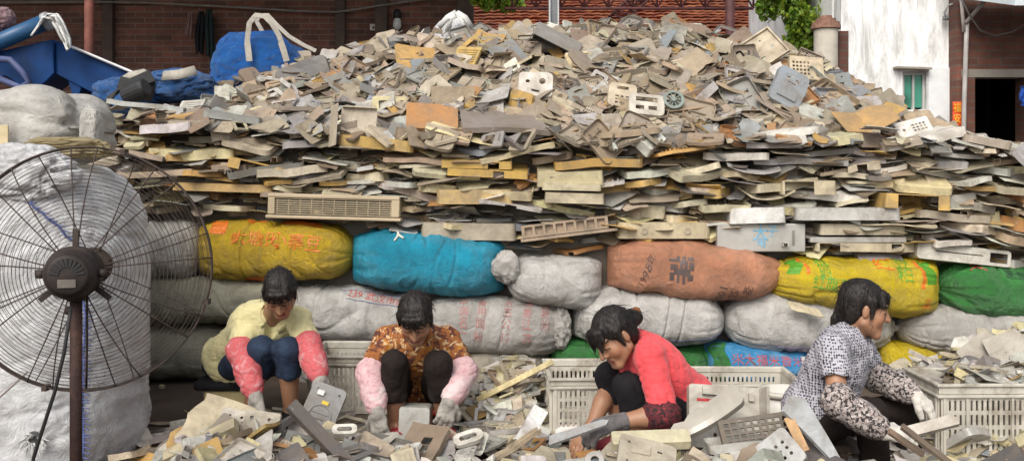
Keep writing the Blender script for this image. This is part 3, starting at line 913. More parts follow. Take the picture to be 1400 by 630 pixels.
sack_patch(o, S, .55, .80, 1.0, 1.4, M_orangeink, ragged=.05)
o, S = mk('woven_sack', 'turquoise woven sack with pale knotted string, beside the yellow one', [(483, 352, 36), (530, 353, 42), (610, 360, 43), (690, 364, 40)], YS - .04, M_turq, ends=('flat', 'flat'), seed=22, depth=.26, crease=.016, lump=.017)
p0 = S(np.array(.29), np.array(1.15), .006); p1 = S(np.array(.31), np.array(.85), .008); p2 = S(np.array(.345), np.array(.72), .01); p3 = S(np.array(.29), np.array(.62), .008)
MB().tube([p0, (p0 + p1) / 2, p1, p2], .006, 6).tube([p1, p3], .005, 6).lathe([(0, -.012), (.014, 0), (0, .012)], p1, n=8).build('knotted_string', mat('pale_string', (.7, .66, .55), .8), o, True)
mk('woven_sack', 'small tied white sack between the turquoise and terracotta sacks', [(690, 372, 20), (716, 379, 33), (765, 384, 37), (822, 387, 33)], YS - .06, M_sw, ends=('tied', 'flat'), seed=23, depth=.22, crease=.02, lump=.016)
# crumpled mouth of that sack
def crumple(name, label, c, r, m, seed, cat, rough=.5, ex=(1, 1, 1), freq=7):
    nu, nv_ = 64, 40
    U, Vv = np.meshgrid(np.linspace(0, 2 * math.pi, nu, endpoint=False), np.linspace(0.02, math.pi - .02, nv_), indexing='ij')
    d = np.stack([np.sin(Vv) * np.cos(U), np.sin(Vv) * np.sin(U), np.cos(Vv)], -1)
    k = 1 + rough * (1 - 2.4 * np.abs(fbm(d, freq * .28, seed, 4))) * .4
    v = (np.array(c) + d * k[..., None] * np.array(ex) * r).reshape(-1, 3)
    i, j = np.meshgrid(np.arange(nu), np.arange(nv_ - 1), indexing='ij')
    a = (i * nv_ + j).ravel(); b = (((i + 1) % nu) * nv_ + j).ravel()
    o = np_obj(name, v, np.stack([a, a + 1, b + 1, b], 1), m)
    return tag(o, label, cat) if label else o
o = crumple('crumpled_bag', 'crumpled grey plastic bag mouth beside the turquoise sack', W(692, 366, 5.56), .066, M_sw2, 4, 'bag', .8, (1, .8, 1.2), 5)
o, S = mk('woven_sack', 'terracotta orange sack with dark emblem and 2001, sagging to its right end', [(830, 364, 32), (870, 363, 37), (950, 367, 40), (1020, 376, 36), (1068, 372, 18)], YS - .05, M_terra, ends=('flat', 'flat'), seed=24, depth=.26, crease=.012, sq=.75)
sack_text(o, S, '1998年', .20, -.02, 0.055, M_blackink, rot=1.1)
sack_text(o, S, '2001', .62, -.62, 0.065, M_blackink, rot=1.45)
sack_text(o, S, '2S', .69, -.55, 0.065, M_blackink, rot=1.45)
sack_text(o, S, '小麦', .755, -.52, 0.055, M_blackink, rot=1.45)
rg = np.random.default_rng(5)
emb = MB()
for k, (tx, py_, w, h) in enumerate(((.34, .32, .05, .016), (.37, .38, .02, .035), (.40, .33, .022, .04), (.435, .36, .035, .02), (.345, .10, .045, .022), (.385, .12, .018, .05), (.41, .10, .02, .05), (.44, .13, .03, .03), (.335, -.12, .03, .03), (.37, -.14, .016, .045), (.40, -.16, .018, .045), (.435, -.12, .035, .022), (.39, .0, .10, .014))):
    tt_ = np.linspace(tx - w / S.L / 2 * .9, tx + w / S.L / 2 * .9, 6); pp = np.linspace(py_ - h / S.Rm / 2, py_ + h / S.Rm / 2, 6)
    T, PH = np.meshgrid(tt_, pp, indexing='ij'); v = S(T, PH, .002).reshape(-1, 3)
    emb.add(v, [(i * 6 + j, i * 6 + j + 1, (i + 1) * 6 + j + 1, (i + 1) * 6 + j) for i in range(5) for j in range(5)])
emb.build('printed_emblem', M_blackink, o)
o, S = mk('woven_sack', 'lemon yellow sack with green and orange bands behind the seated woman', [(1043, 380, 26), (1085, 381, 33), (1160, 386, 37), (1225, 391, 42), (1278, 392, 41)], YS - .05, M_yel2, ends=('flat', 'flat'), seed=25, depth=.27, crease=.022, lump=.018)
sack_patch(o, S, .10, .165, .35, 1.35, M_greenink, ragged=.03)
sack_patch(o, S, .17, .19, .35, 1.35, M_orangeink, ragged=.03)
sack_patch(o, S, .845, .925, .15, 1.15, M_greenink, ragged=.03)
sack_patch(o, S, .815, .84, .05, 1.15, M_orangeink, ragged=.03)
for k, ch in enumerate('粮饲料'): sack_text(o, S, ch, .27 + .008 * k, .95 - .36 * k, 0.075, M_greenink)
sack_text(o, S, '红旗豆粕', .35, -.02, 0.07, M_greenink, rot=-.12)
for k, ch in enumerate('豆粕'): sack_text(o, S, ch, .73, .95 - .5 * k, 0.10, M_greenink)
sack_text(o, S, '红', .62, .85, 0.12, M_orangeink)
sack_text(o, S, '王', .86, -.35, 0.06, M_orangeink)
o, S = mk('woven_sack', 'dark green sack with gathered neck at the right end of the top row', [(1274, 391, 30), (1310, 393, 38), (1370, 400, 39), (1480, 408, 37)], YS - .03, M_grn, ends=('round', 'flat'), seed=26, depth=.26, crease=.03, lump=.012)
sack_line(o, S, [(.36, .95), (.62, .92), (.62, .55), (.36, .58), (.36, .95)], mat('dark_green_ink', (.03, .08, .04), .6), .0025)
sack_text(o, S, '复合肥料', .49, .75, 0.06, mat('dark_green_ink2', (.03, .08, .04), .6))
sack_text(o, S, '大', .2, 1.05, 0.10, M_redink)
# pieces of torn cloth hung between sacks
crumple('torn_plastic', 'torn dirty plastic end hanging between two white sacks', W(766, 448, 5.65), .06, M_sw2, 8, 'rag', 1.1, (.8, .7, 1.5), 10)
# ------------------------------------------------------------------ bulk bags on the left
M_fibc = sack_mat('bulk_bag_white', (0.82, 0.82, 0.83), (0.42, 0.40, 0.38), 0.45, 0.5, .10)
M_fibc2 = sack_mat('bulk_bag_film', (0.60, 0.58, 0.54), (0.34, 0.30, 0.25), 0.5, 0.3, .08)
def big_bag():
    zs = np.linspace(0, 1.235, 120); n = 170
    prof_z = [0, .08, .3, .6, .85, 1.0, 1.1, 1.18, 1.225, 1.24]
    prof_w = [.535, .55, .555, .56, .555, .535, .50, .44, .37, .30]
    th = np.linspace(-math.pi, math.pi, n, endpoint=False)
    cx, cy = -2.18, 4.28
    Z, TH = np.meshgrid(zs, th, indexing='ij')
    w = np.interp(Z, prof_z, prof_w)
    c, s = np.cos(TH), np.sin(TH)
    e = 0.62
    P = np.stack([cx + w * np.sign(c) * np.abs(c) ** e, cy + w * .95 * np.sign(s) * np.abs(s) ** e, Z], -1)
    N = np.stack([c, s, 0 * c], -1)
    q = np.stack([TH * .5, Z * 0, Z * 3.2 + .35 * np.sin(TH * 2)], -1)
    wr = -creases(fbm(q, 2.2, 5, 3), .12)
    q2 = np.stack([TH * .9 + Z * .6, Z * 0, Z * 4.5 - TH * .5], -1)
    d = 0.010 * wr - .007 * creases(fbm(q2, 2.4, 15, 3), .10) + 0.016 * fbm(P, 2.4, 8, 2) + .004 * fbm(P * np.array([1, 1, 3]), 14, 18, 2)
    P = P + N * d[..., None]
    v = P.reshape(-1, 3)
    i, j = np.meshgrid(np.arange(len(zs) - 1), np.arange(n), indexing='ij')
    a = (i * n + j).ravel(); b = (i * n + (j + 1) % n).ravel()
    f = np.stack([a, b, b + n, a + n], 1)
    # lid
    base = (len(zs) - 1) * n; cap = len(v)
    v = np.concatenate([v, [[cx, cy, 1.26]]])
    lid = np.array([[base + k, base + (k + 1) % n, cap, cap] for k in range(n)])
    t = thing('bulk_bag', 'big white woven bulk bag with blue stitched seam behind the fan', 'bag', (cx, cy, 0), 'bulk bags')
    np_obj('body', v, f, M_fibc, t); np_obj('lid', v, lid[:, :3], M_fibc, t)
    # blue stitched seam down the front right
    def surf(thv, z, off):
        k = int(round((thv + math.pi) / (2 * math.pi) * n)) % n; kz = int(np.clip(np.searchsorted(zs, z), 0, len(zs) - 1))
        return Vector(P[kz, k]) + Vector(N[kz, k]) * off
    mb = MB()
    seam = []
    for z in np.linspace(.06, 1.2, 60):
        th_ = -.60 + (0.0 if z < .9 else -(z - .9) * 2.6)
        seam.append(surf(th_, z, .006))
    mb.tube(seam, .0045, 5)
    for k in range(0, 59):
        p = seam[k]
        mb.tube([p + V(-.004, -.002, .002), p + V(.03, -.004, -.004)], .0022, 4)
    mb.build('stitched_seam', mat('blue_thread', (0.10, 0.13, 0.32), 0.8), t, True)
    # torn hole low on the front with frayed fibres
    hc = W(48, 600, 3.80)
    hole = MB().lathe([(0, 0), (.02, .004), (.034, -.004)], hc + V(0, -.015, 0), V(0, -1, 0.1), 14)
    hole.build('torn_hole', M_black, t)
    fr = MB(); rg = np.random.default_rng(9)
    for k in range(70):
        a_ = rg.uniform(0, 2 * math.pi); r0 = rg.uniform(.012, .03); L = rg.uniform(.012, .035)
        p = hc + V(math.cos(a_) * r0 * 1.25, -.018, math.sin(a_) * r0 * .7)
        d = V(math.cos(a_ + rg.normal(0, .5)), rg.uniform(-.5, .1), math.sin(a_ + rg.normal(0, .5)) - .3) * L
        fr.tube([p, p + d * .5 + V(0, -.006, 0), p + d + V(0, -.004, -.01)], .0016, 4)
    fr.build('frayed_fibres', mat('fibres', (.5, .5, .49), .7), t)
big_bag()
def heap_bag(name, label, c, r, ex, m, seed, cat='bag', group=None, rough=.35, p=.7):
    nu, nv_ = 120, 70
    U, Vv = np.meshgrid(np.linspace(0, 2 * math.pi, nu, endpoint=False), np.linspace(0.01, math.pi - .01, nv_), indexing='ij')
    pw = lambda x: np.sign(x) * np.abs(x) ** p
    d = np.stack([pw(np.sin(Vv)) * pw(np.cos(U)), pw(np.sin(Vv)) * pw(np.sin(U)), pw(np.cos(Vv))], -1)
    k = 1 + rough * (.55 * fbm(d, 1.4, seed, 2) + .10 + .06 * fbm(d, 4, seed + 21, 2) - .24 * creases(fbm(d * np.array([1, 1, 1.8]), 1.7, seed + 3, 3), .10) - .16 * creases(fbm(d * np.array([1.6, 1.6, .8]), 2.6, seed + 8, 2), .10))
    v = (np.array(c) + d * k[..., None] * np.array(ex) * r).reshape(-1, 3)
    i, j = np.meshgrid(np.arange(nu), np.arange(nv_ - 1), indexing='ij')
    a = (i * nv_ + j).ravel(); b = (((i + 1) % nu) * nv_ + j).ravel()
    o = np_obj(name, v, np.stack([a, a + 1, b + 1, b], 1), m)
    return tag(o, label, cat, group)
slump = heap_bag('bulk_bag', 'slumped dusty white bulk bag lying on top of the standing one', W(34, 170, 4.7), .37, (1.05, .95, .54), M_fibc2, 31, group='bulk bags', rough=.12, p=.55)
me_ = slump.data; co_ = np.zeros(len(me_.vertices) * 3, np.float32); me_.vertices.foreach_get('co', co_); co_ = co_.reshape(-1, 3).astype(float)
c_ = np.array(W(34, 170, 4.7)); r_ = co_ - c_
# slack cloth: it sags to the right and hangs in long folds
co_[:, 2] -= .16 * np.clip(r_[:, 0] + .02, 0, 1) * (r_[:, 2] > 0) + .05 * np.exp(-((r_[:, 0] + .12) / .14) ** 2) * (r_[:, 2] > 0)
fo = vn(np.stack([r_[:, 0] * 2.2 + r_[:, 2] * 1.5, r_[:, 1] * 2, r_[:, 2] * 9 - r_[:, 0] * 2.5], -1), 1, 5)
nn_ = r_ / np.linalg.norm(r_, axis=1, keepdims=True)
co_ += nn_ * (-.028 * creases(fo, .2) + .02 * vn(r_, 5, 3))[:, None]
me_.vertices.foreach_set('co', co_.astype(np.float32).ravel()); me_.update()
heap_bag('bulk_bag', 'second standing white bulk bag mostly hidden behind the stitched one', V(-2.85, 5.25, .64), 1.0, (.60, .48, .65), M_fibc, 61, group='bulk bags', rough=.06, p=.55)
heap_bag('bag_corner', 'limp white folded bag corner sticking out beside the blue conveyor', W(126, 178, 4.45), .10, (.42, .6, .95), M_fibc2, 33, rough=.25)
heap_bag('white_bag', 'loose white bag folded over the front of the big bulk bag top', W(18, 242, 3.95), .19, (1.25, .8, .65), M_fibc, 35, rough=.5, p=.75)
my, nt_y, b_y = new_mat('yellow_film')
b_y.inputs['Base Color'].default_value = (.52, .44, .27, 1); b_y.inputs['Roughness'].default_value = .25; b_y.inputs['Transmission Weight'].default_value = .55; b_y.inputs['IOR'].default_value = 1.1
heap_bag('film_bag', 'crumpled yellowish film bag on top of the standing bulk bag', W(86, 203, 4.2), .13, (1.3, .8, .30), my, 37, rough=.8)
crumple('film_knot', 'small bright yellow knotted scrap of film on the bulk bags', W(55, 198, 4.25), .024, mat('bright_yellow', (.6, .42, .02), .4), 3, 'film', 1, (1, 1, 1), 8)
o = MB().box(W(2, 187, 4.3), (.06, .01, .10)).build('paper_tag', mat('cream_tag', (.55, .45, .27), .7), bevel=.002)
tag(o, 'cream paper tag on the slumped bulk bag at the picture edge', 'tag')

# ------------------------------------------------------------------ blue conveyor machine
M_bluepaint = mat('blue_machine_paint', (0.003, 0.035, 0.135), 0.6, 0.3, 5, 0.1, 30, dirt=(.015, .02, .035), dirt_amt=.6, spec=.2)
M_bluetube = mat('blue_tube_paint', (0.018, 0.09, 0.21), 0.4, 0.25, 5, 0.1, 30)
def conveyor():
    D = 6.75
    t = thing('conveyor_machine', 'dark blue sloping conveyor machine with tube, behind the white bulk bags', 'machine', (W(60, 100, D).x, D, 0))
    def slab(poly, D0, th, name, m=M_bluepaint):
        MB().prism([W(x, y, D0) for x, y in poly], (0, th, 0)).build(name, m, t, fixn=True, bevel=.006)
    slab([(-90, 80), (10, 68), (72, 54), (74, 100), (62, 112), (50, 121), (28, 117), (8, 104), (-90, 112)], D, .35, 'hopper')
    slab([(76, 58), (98, 66), (188, 104), (186, 138), (150, 134), (128, 128), (76, 101)], D + .03, .30, 'chute')
    slab([(97, 62), (190, 101), (190, 105), (97, 66)], D - .02, .05, 'chute_rail', mat('bare_rail', (.45, .45, .46), .4, metal=.4))
    slab([(90, 102), (108, 105), (112, 118), (106, 136), (98, 128)], D + .05, .22, 'gusset')
    MB().tube([W(-80, 88, D - .05), W(0, 57, D - .05), W(62, 30.5, D - .05)], W(0, 0, D).length * 0 + .055, 20).build('tube', M_bluetube, t, True)
    MB().tube([W(61, 31, D - .05), W(68, 28, D - .05)], .062, 20).build('tube_collar', M_galv, t, True)
    for px in (112, 30, 165):
        MB().box((hw(px, D + .18), D + .18, .85), (.07, .07, 1.7)).build('leg', M_bluepaint, t)
    # sagging purple blue sheet edge below the hopper
    MB().tube([W(-10, 80, D - .1), W(14, 82, D - .12), W(30, 98, D - .12), W(40, 112, D - .1), W(28, 120, D - .1), W(-10, 104, D - .1)], .022, 8).build('hopper_skirt', mat('skirt_blue', (.07, .09, .20), .6), t, True)
conveyor()
def rag():
    D = 6.62
    pts = [(45, 47), (62, 22), (74, 24), (82, 36), (92, 58), (94, 68)]
    nu, nv_ = 40, 14
    c = np.array(pts, float); s = np.linspace(0, 1, len(pts))
    vs = []
    for i in range(nu):
        u = i / (nu - 1); x = np.interp(u, s, c[:, 0]); y = np.interp(u, s, c[:, 1])
        for j in range(nv_):
            v = j / (nv_ - 1) - .5
            wv = 13 * (0.55 + .45 * math.sin(math.pi * u)) 
            p = W(x + v * wv * .8, y - v * wv * .75, D + .03 * math.sin(14 * v + 7 * u) + .02 * math.sin(23 * v - 9 * u) - .05 * math.cos(v * 3))
            vs.append(p)
    o = MB().add(vs, [(i * nv_ + j, i * nv_ + j + 1, (i + 1) * nv_ + j + 1, (i + 1) * nv_ + j) for i in range(nu - 1) for j in range(nv_ - 1)]).build('tied_rag', cloth_mat('white_rag', (.62, .62, .60)), smooth=True)
    o.modifiers.new('s', 'SOLIDIFY').thickness = .006
    tag(o, 'white rag tied round the top of the blue conveyor tube', 'rag')
rag()
crumple('pink_bundle', 'dull pinkish bundle at the picture edge above the conveyor', W(3, 26, 6.9), .07, cloth_mat('dull_pink', (.22, .14, .15)), 12, 'bundle', .7)

# blue bags on the heap shoulder
M_bluebag = sack_mat('blue_bag', (0.025, 0.11, 0.32), (0.14, 0.20, 0.32), 0.6, 0.3, .15)
M_bluebag2 = sack_mat('bright_blue_bag', (0.010, 0.10, 0.36), (0.03, 0.12, 0.26), 0.6, 0.3, .15)
M_strap = mat('strap_webbing', (.37, .34, .29), .8, .2, 20, .3, 80)
def ribbon(pts, wvec, th=.0025):
    mb = MB(); pts = [Vector(p) for p in pts]; w0 = Vector(wvec)
    n = len(pts)
    vs = []
    for i, p in enumerate(pts):
        d = (pts[min(i + 1, n - 1)] - pts[max(i - 1, 0)]).normalized()
        ww = d.cross(Vector((0.25, -1, 0.3))).normalized() * w0.length; nn = d.cross(ww).normalized() * th
        vs += [p - ww / 2 - nn, p + ww / 2 - nn, p + ww / 2 + nn, p - ww / 2 + nn]
    fs = []
    for i in range(n - 1):
        for k in range(4):
            a, b = i * 4 + k, i * 4 + (k + 1) % 4
            fs.append((a, b, b + 4, a + 4))
    fs += [(3, 2, 1, 0), tuple((n - 1) * 4 + k for k in range(4))]
    return mb.add(vs, fs)
def blue_bulk():
    D = 7.3
    cx, cz0, cz1 = hw(356, D), hz(112, D), hz(47, D)
    n, m_ = 110, 60
    TH, Zq = np.meshgrid(np.linspace(-math.pi, math.pi, n, endpoint=False), np.linspace(0, 1, m_), indexing='ij')
    c, s = np.cos(TH), np.sin(TH)
    hwd = .355 * np.interp(Zq, [0, .3, .62, .8, .92, 1], [1.0, 1.02, .97, .90, .80, .66])
    Z = cz0 - .25 + (cz1 - cz0 + .25) * Zq
    # right shoulder droops
    drop = np.clip(c, 0, 1) ** 2 * Zq ** 2 * .13
    P = np.stack([cx + hwd * np.sign(c) * np.abs(c) ** .55 + .06 * np.clip(c, 0, 1) * Zq, D + .05 + hwd * .9 * np.sign(s) * np.abs(s) ** .55, Z - drop], -1)
    N = np.stack([c, s, 0 * c], -1)
    d = .02 * fbm(P, 4, 9, 2) - .024 * creases(fbm(np.stack([TH * 1.3, Zq, Zq * 2.2], -1), 1.6, 6, 3), .10) - .018 * creases(fbm(np.stack([TH * .8, Zq * 0, Zq * 3 + TH * .5], -1), 2.2, 16, 2), .08)
    P[..., 2] += Zq ** 3 * (.022 * np.cos(TH * 4 - .5) + .018 * np.sin(TH * 5))
    P = P + N * d[..., None]
    v = P.reshape(-1, 3)
    i, j = np.meshgrid(np.arange(n), np.arange(m_ - 1), indexing='ij')
    a = (i * m_ + j).ravel(); b = (((i + 1) % n) * m_ + j).ravel()
    f = np.stack([a, b, b + 1, a + 1], 1)
    t = thing('bulk_bag', 'blue bulk bag with pale webbing handles on the heap shoulder', 'bag', (cx, D, cz0 - .25), 'bulk bags')
    np_obj('body', v, f, M_bluebag2, t)
    top = np.concatenate([P[:, -1], [[cx + .02, D + .05, cz1 + .015]]])
    np_obj('lid', top, np.array([[k, (k + 1) % n, n] for k in range(n)]), M_bluebag2, t)
    Df = D - .30
    for k, pts in enumerate(([(340, 76), (338, 55), (341, 32), (350, 21), (362, 23), (372, 33), (381, 48), (386, 62)],
                             [(360, 46), (351, 30), (353, 22), (366, 21), (378, 34), (395, 50), (415, 62), (432, 70)])):
        dd = Df if k == 0 else D + .02
        q = []
        for a_, b_ in zip(pts[:-1], pts[1:]):
            for u in (0, .34, .67): q.append(W(a_[0] + (b_[0] - a_[0]) * u, a_[1] + (b_[1] - a_[1]) * u, dd))
        q.append(W(*pts[-1], dd))
        ribbon(q, (.036, 0, 0) if k == 0 else (.03, 0, 0)).build('handle', M_strap, t)
    for x0_, x1_ in ((338, 341), (384, 392)):
        ribbon([W(x0_, 58, Df - .012), W((x0_ + x1_) / 2, 70, Df - .022), W(x1_, 84, Df - .025)], (.042, 0, 0)).build('strap', M_strap, t)
blue_bulk()
heap_bag('blue_bag', 'faded blue bag slumped against the conveyor chute with a pale strap', W(172, 131, 6.45), .19, (1.0, .7, .60), M_bluebag, 41, rough=.4)
heap_bag('blue_bag', 'shiny blue bag lying flat between the black hose and the blue bulk bag', W(244, 118, 6.6), .24, (1.05, .7, .42), M_bluebag, 43, rough=.5)
tag(ribbon([W(165, 112, 6.25), W(178, 104, 6.2), W(196, 100, 6.2), W(206, 106, 6.22)], (.01, .02, .05)).build('loose_strap', M_strap, smooth=True), 'pale webbing strap lying across the faded blue bag', 'strap')
tag(ribbon([W(222, 104, 6.35), W(245, 102, 6.3), W(268, 96, 6.35)], (.005, .02, .06)).build('loose_strap', M_strap, smooth=True), 'pale webbing strap lying across the shiny blue bag', 'strap')
mb = MB(); rgj = np.random.default_rng(8)
mb.box(W(186, 122, 6.15), (.17, .16, .10), Matrix.Rotation(R(18), 3, 'Y')).box(W(196, 112, 6.2), (.12, .12, .08), Matrix.Rotation(R(-30), 3, 'Y') @ Matrix.Rotation(.4, 3, 'Z'))
mb.lathe([(0, 0), (.06, 0), (.062, .13), (.05, .15), (0, .15)], W(172, 131, 6.1), V(.9, -.2, .35), 18)
for k in range(4):
    mb.tube([W(176 - 5 * k, 118 + 3 * k, 6.08), W(160 - 4 * k, 124 + 3 * k, 6.05), W(151 - 3 * k, 138 + 2 * k, 6.04), W(150, 150, 6.04)], .010, 8)
tag(mb.build('motor_block', M_black, smooth=False, bevel=.006), 'black motor block with hanging cables beside the faded blue bag', 'motor')

# white bag on the crest
t = thing('white_bulk_bag', 'white bulk bag with looped handles poking up behind the heap crest', 'bag', W(622, 60, 8.0), 'bulk bags')
ob = heap_bag('body', None, W(622, 58, 8.0), .20, (.95, .7, 1.0), M_fibc, 51, cat=None, rough=.12, p=.85); link_fix = ob
ob.parent = t; ob.matrix_parent_inverse = Matrix.Translation(-t.location)
for a_, b_, c_ in (((600, 38), (612, 24), (624, 17)), ((646, 40), (636, 24), (624, 17)), ((612, 44), (616, 25), (626, 20)), ((640, 46), (632, 26), (626, 20))):
    ribbon([W(*a_, 7.8), W(*b_, 7.76), W(*c_, 7.8)], (.03, .01, .03)).build('handle', mat('white_web', (.66, .65, .62), .7), t, True)

# ------------------------------------------------------------------ fan
M_wire = mat('fan_wire', (0.06, 0.044, 0.037), 0.7, 0.5, 30, 0, spec=.25)
M_motor = mat('fan_motor', (0.026, 0.019, 0.017), 0.6, 0.5, 9, 0.2, 40, dirt=(.085, .065, .053), dirt_amt=.7, spec=.3)
M_pole = mat('fan_pole_rust', (0.03, 0.015, 0.013), 0.7, 0.5, 12, 0.35, 60, dirt=(.085, .038, .026), dirt_amt=.9, dscale=14, spec=.3)
def fan():
    D = 3.15
    C = W(117, 367, D)
    ax = Vector((0.20, -0.97, 0.02)).normalized()
    u = ax.cross(Vector((0, 0, 1))).normalized(); w = u.cross(ax).normalized()
    Rr = 0.384
    t = thing('pedestal_fan', 'large rusty pedestal fan with round wire cage, seen from behind', 'fan', (C.x - .03, D - .2, 0))
    def ring(r, off, wr, mb, n=72):
        pts = [C + ax * off + (u * math.cos(2 * math.pi * k / n) + w * math.sin(2 * math.pi * k / n)) * r for k in range(n + 1)]
        mb.tube(pts, wr, 5, cap=False)
    bk = MB()
    nr = 26
    bul = lambda r: 0.115 * (1 - (r / Rr) ** 2.2)
    for k in range(nr):
        r = .085 + (Rr - .01 - .085) * k / (nr - 1)
        ring(r, .012 + bul(r), .0009, bk)
    for k in range(9):
        a0 = 2 * math.pi * k / 9 + .17
        for da in (-.055, .055):
            pts = []
            for q in range(12):
                r = .075 + (Rr - .075) * q / 11
                a_ = a0 + da * (1 + .9 * q / 11)
                pts.append(C + ax * (.014 + bul(r) + .002) + (u * math.cos(a_) + w * math.sin(a_)) * r)
            bk.tube(pts, .0022, 5)
    bk.build('back_guard', M_wire, t, True)
    fr = MB()
    for k in range(15):
        r = .06 + (Rr - .01 - .06) * k / 14
        ring(r, -.012 - bul(r) * .9, .0008, fr)
    for k in range(8):
        a0 = 2 * math.pi * k / 8 + .4
        pts = [C - ax * (.014 + bul(r) * .9) + (u * math.cos(a0) + w * math.sin(a0)) * r for r in np.linspace(.05, Rr, 12)]
        fr.tube(pts, .002, 5)
    fr.lathe([(0, .128), (.06, .124), (.06, .118), (0, .116)], C, -ax, 28)
    fr.build('front_guard', M_wire, t, True)
    rm = MB(); ring(Rr, .010, .0036, rm); ring(Rr, -.012, .0036, rm); rm.build('rim', M_wire, t, True)
    # guard clips
    for k in range(4):
        a_ = .3 + k * math.pi / 2
        MB().box(C + (u * math.cos(a_) + w * math.sin(a_)) * (Rr + .003), (.016, .034, .016)).build('rim_clip', M_wire, t)
    # motor
    mo = MB()
    O = C + ax * .07
    mo.lathe([(0, 0), (.058, 0), (.074, .015), (.078, .05), (.078, .105), (.081, .107), (.081, .115), (.077, .118), (.074, .15), (.066, .168), (.062, .172)], O, ax, 40)
    mo.build('motor_housing', M_motor, t, True)
    ec = MB()
    E = O + ax * .172
    ec.lathe([(.062, -.002), (.060, .006), (.05, .010), (0, .012)], E, ax, 40)
    cap = ec.build('end_cap', M_motor, t, True)
    sl = MB()
    for k in range(11):
        a_ = math.pi * (k + .5) / 11
        d = u * math.cos(a_) + w * math.sin(a_)
        s_ = ax.cross(d)
        rot = Matrix((d, s_, ax)).transposed()
        sl.box(E + ax * .0105 + d * .036, (.026, .006, .006), rot)
    sl.build('vent_slot', M_black, cap)
    rot = Matrix((u, w, ax)).transposed()
    MB().box(E + ax * .012 - w * .024, (.05, .024, .004), rot).build('rating_plate', mat('plate_metal', (.16, .14, .12), .5, metal=.3), cap)
    # struts from motor to guard
    for a_ in (math.pi * .5, math.pi * 1.22, math.pi * 1.78):
        d = u * math.cos(a_) + w * math.sin(a_)
        rot = Matrix((d, ax.cross(d), ax)).transposed()
        MB().box(O + ax * .07 + d * .100, (.06, .016, .012), rot).build('guard_bracket', M_motor, t)
    for sg in (-1, 1):
        MB().tube([O + ax * .12 + u * .077 * sg, O + ax * .12 + u * .098 * sg], .013, 10).build('pivot_knob', M_motor, t, True)
    # blades were still turning to nothing in the photo: hub only
    MB().lathe([(0, -.02), (.03, -.018), (.034, .02), (0, .03)], C, ax, 24).build('blade_hub', M_motor, t, True)
    # yoke and pole
    px_ = W(104, 0, D - .16).x; py_ = D - .26 + .10
    ptop = hz(402, py_)
    pl = MB().tube([(px_, py_, .03), (px_, py_, ptop)], .018, 18); pl.build('pole', M_pole, t, True)
    yk = MB().tube([(px_, py_, ptop - .01), (px_, py_, ptop + .05)], .013, 12)
    yk.box((px_, py_, ptop + .035), (.035, .05, .03)).tube([(px_ - .03, py_, ptop - .05), (px_ + .005, py_, ptop - .05)], .012, 8)
    yk.lathe([(0, 0), (.026, 0), (.026, .03), (0, .03)], (px_, py_, ptop - .02), n=18)
    yk.build('yoke', M_motor, t, True)
    MB().lathe([(0, 0), (.26, 0), (.26, .02), (.23, .035), (.05, .05), (.03, .09), (0, .09)], (px_, py_, 0.002), n=40).build('base', M_pole, t, True)
    k = D - .22
    MB().tube([W(97, 420, k), W(94, 440, k - .02), W(88, 480, k - .03), W(75, 535, k - .03), W(57, 590, k - .02), W(46, 625, k), W(40, 660, k)], .0055, 8).build('power_cord', M_black, t, True)
    MB().tube([W(38, 508, D), W(18, 526, D), W(-6, 548, D)], .003, 6).build('tie_wire', mat('tie_rope', (.25, .21, .18), .8), t, True)
    MB().tube([W(119, 402, D - .11), W(119, 470, D - .10), W(118, 530, D - .03)], .0035, 6).build('stay_wire', M_wire, t, True)
fan()

# ------------------------------------------------------------------ crates
def gridplate(xs, ys, solid, t):
    """plate in local XY with rectangular openings; solid[i][j] for cell xs[i..i+1], ys[j..j+1]"""
    nx, ny = len(xs), len(ys)
    vs = [(x, y, z) for z in (0, t) for y in ys for x in xs]
    id_ = lambda i, j, k: k * nx * ny + j * nx + i
    S_ = lambda i, j: 0 <= i < nx - 1 and 0 <= j < ny - 1 and solid[i][j]
    fs = []
    for i in range(nx - 1):
        for j in range(ny - 1):
            if not S_(i, j): continue
            fs.append((id_(i, j, 1), id_(i + 1, j, 1), id_(i + 1, j + 1, 1), id_(i, j + 1, 1)))
            fs.append((id_(i, j, 0), id_(i, j + 1, 0), id_(i + 1, j + 1, 0), id_(i + 1, j, 0)))
            if not S_(i - 1, j): fs.append((id_(i, j, 0), id_(i, j, 1), id_(i, j + 1, 1), id_(i, j + 1, 0)))
            if not S_(i + 1, j): fs.append((id_(i + 1, j, 0), id_(i + 1, j + 1, 0), id_(i + 1, j + 1, 1), id_(i + 1, j, 1)))
            if not S_(i, j - 1): fs.append((id_(i, j, 0), id_(i + 1, j, 0), id_(i + 1, j, 1), id_(i, j, 1)))
            if not S_(i, j + 1): fs.append((id_(i, j + 1, 0), id_(i, j + 1, 1), id_(i + 1, j + 1, 1), id_(i + 1, j + 1, 0)))
    return vs, fs
def lines(lo, hi, n, frac):
    """n slots between lo and hi: boundaries and a solid flag per cell"""
    p = (hi - lo) / n; xs = [lo]; so = []
    for k in range(n):
        a = lo + k * p
        xs += [a + p * (1 - frac) / 2, a + p * (1 + frac) / 2]
        so += [1, 0]
    xs.append(hi); so.append(1)
    return xs, so
M_crate = mat('crate_plastic', (0.50, 0.47, 0.405), 0.5, 0.2, 5, 0.1, 40, dirt=(.20, .16, .115), dirt_amt=1.0, dscale=7)
M_crate_in = M_crate
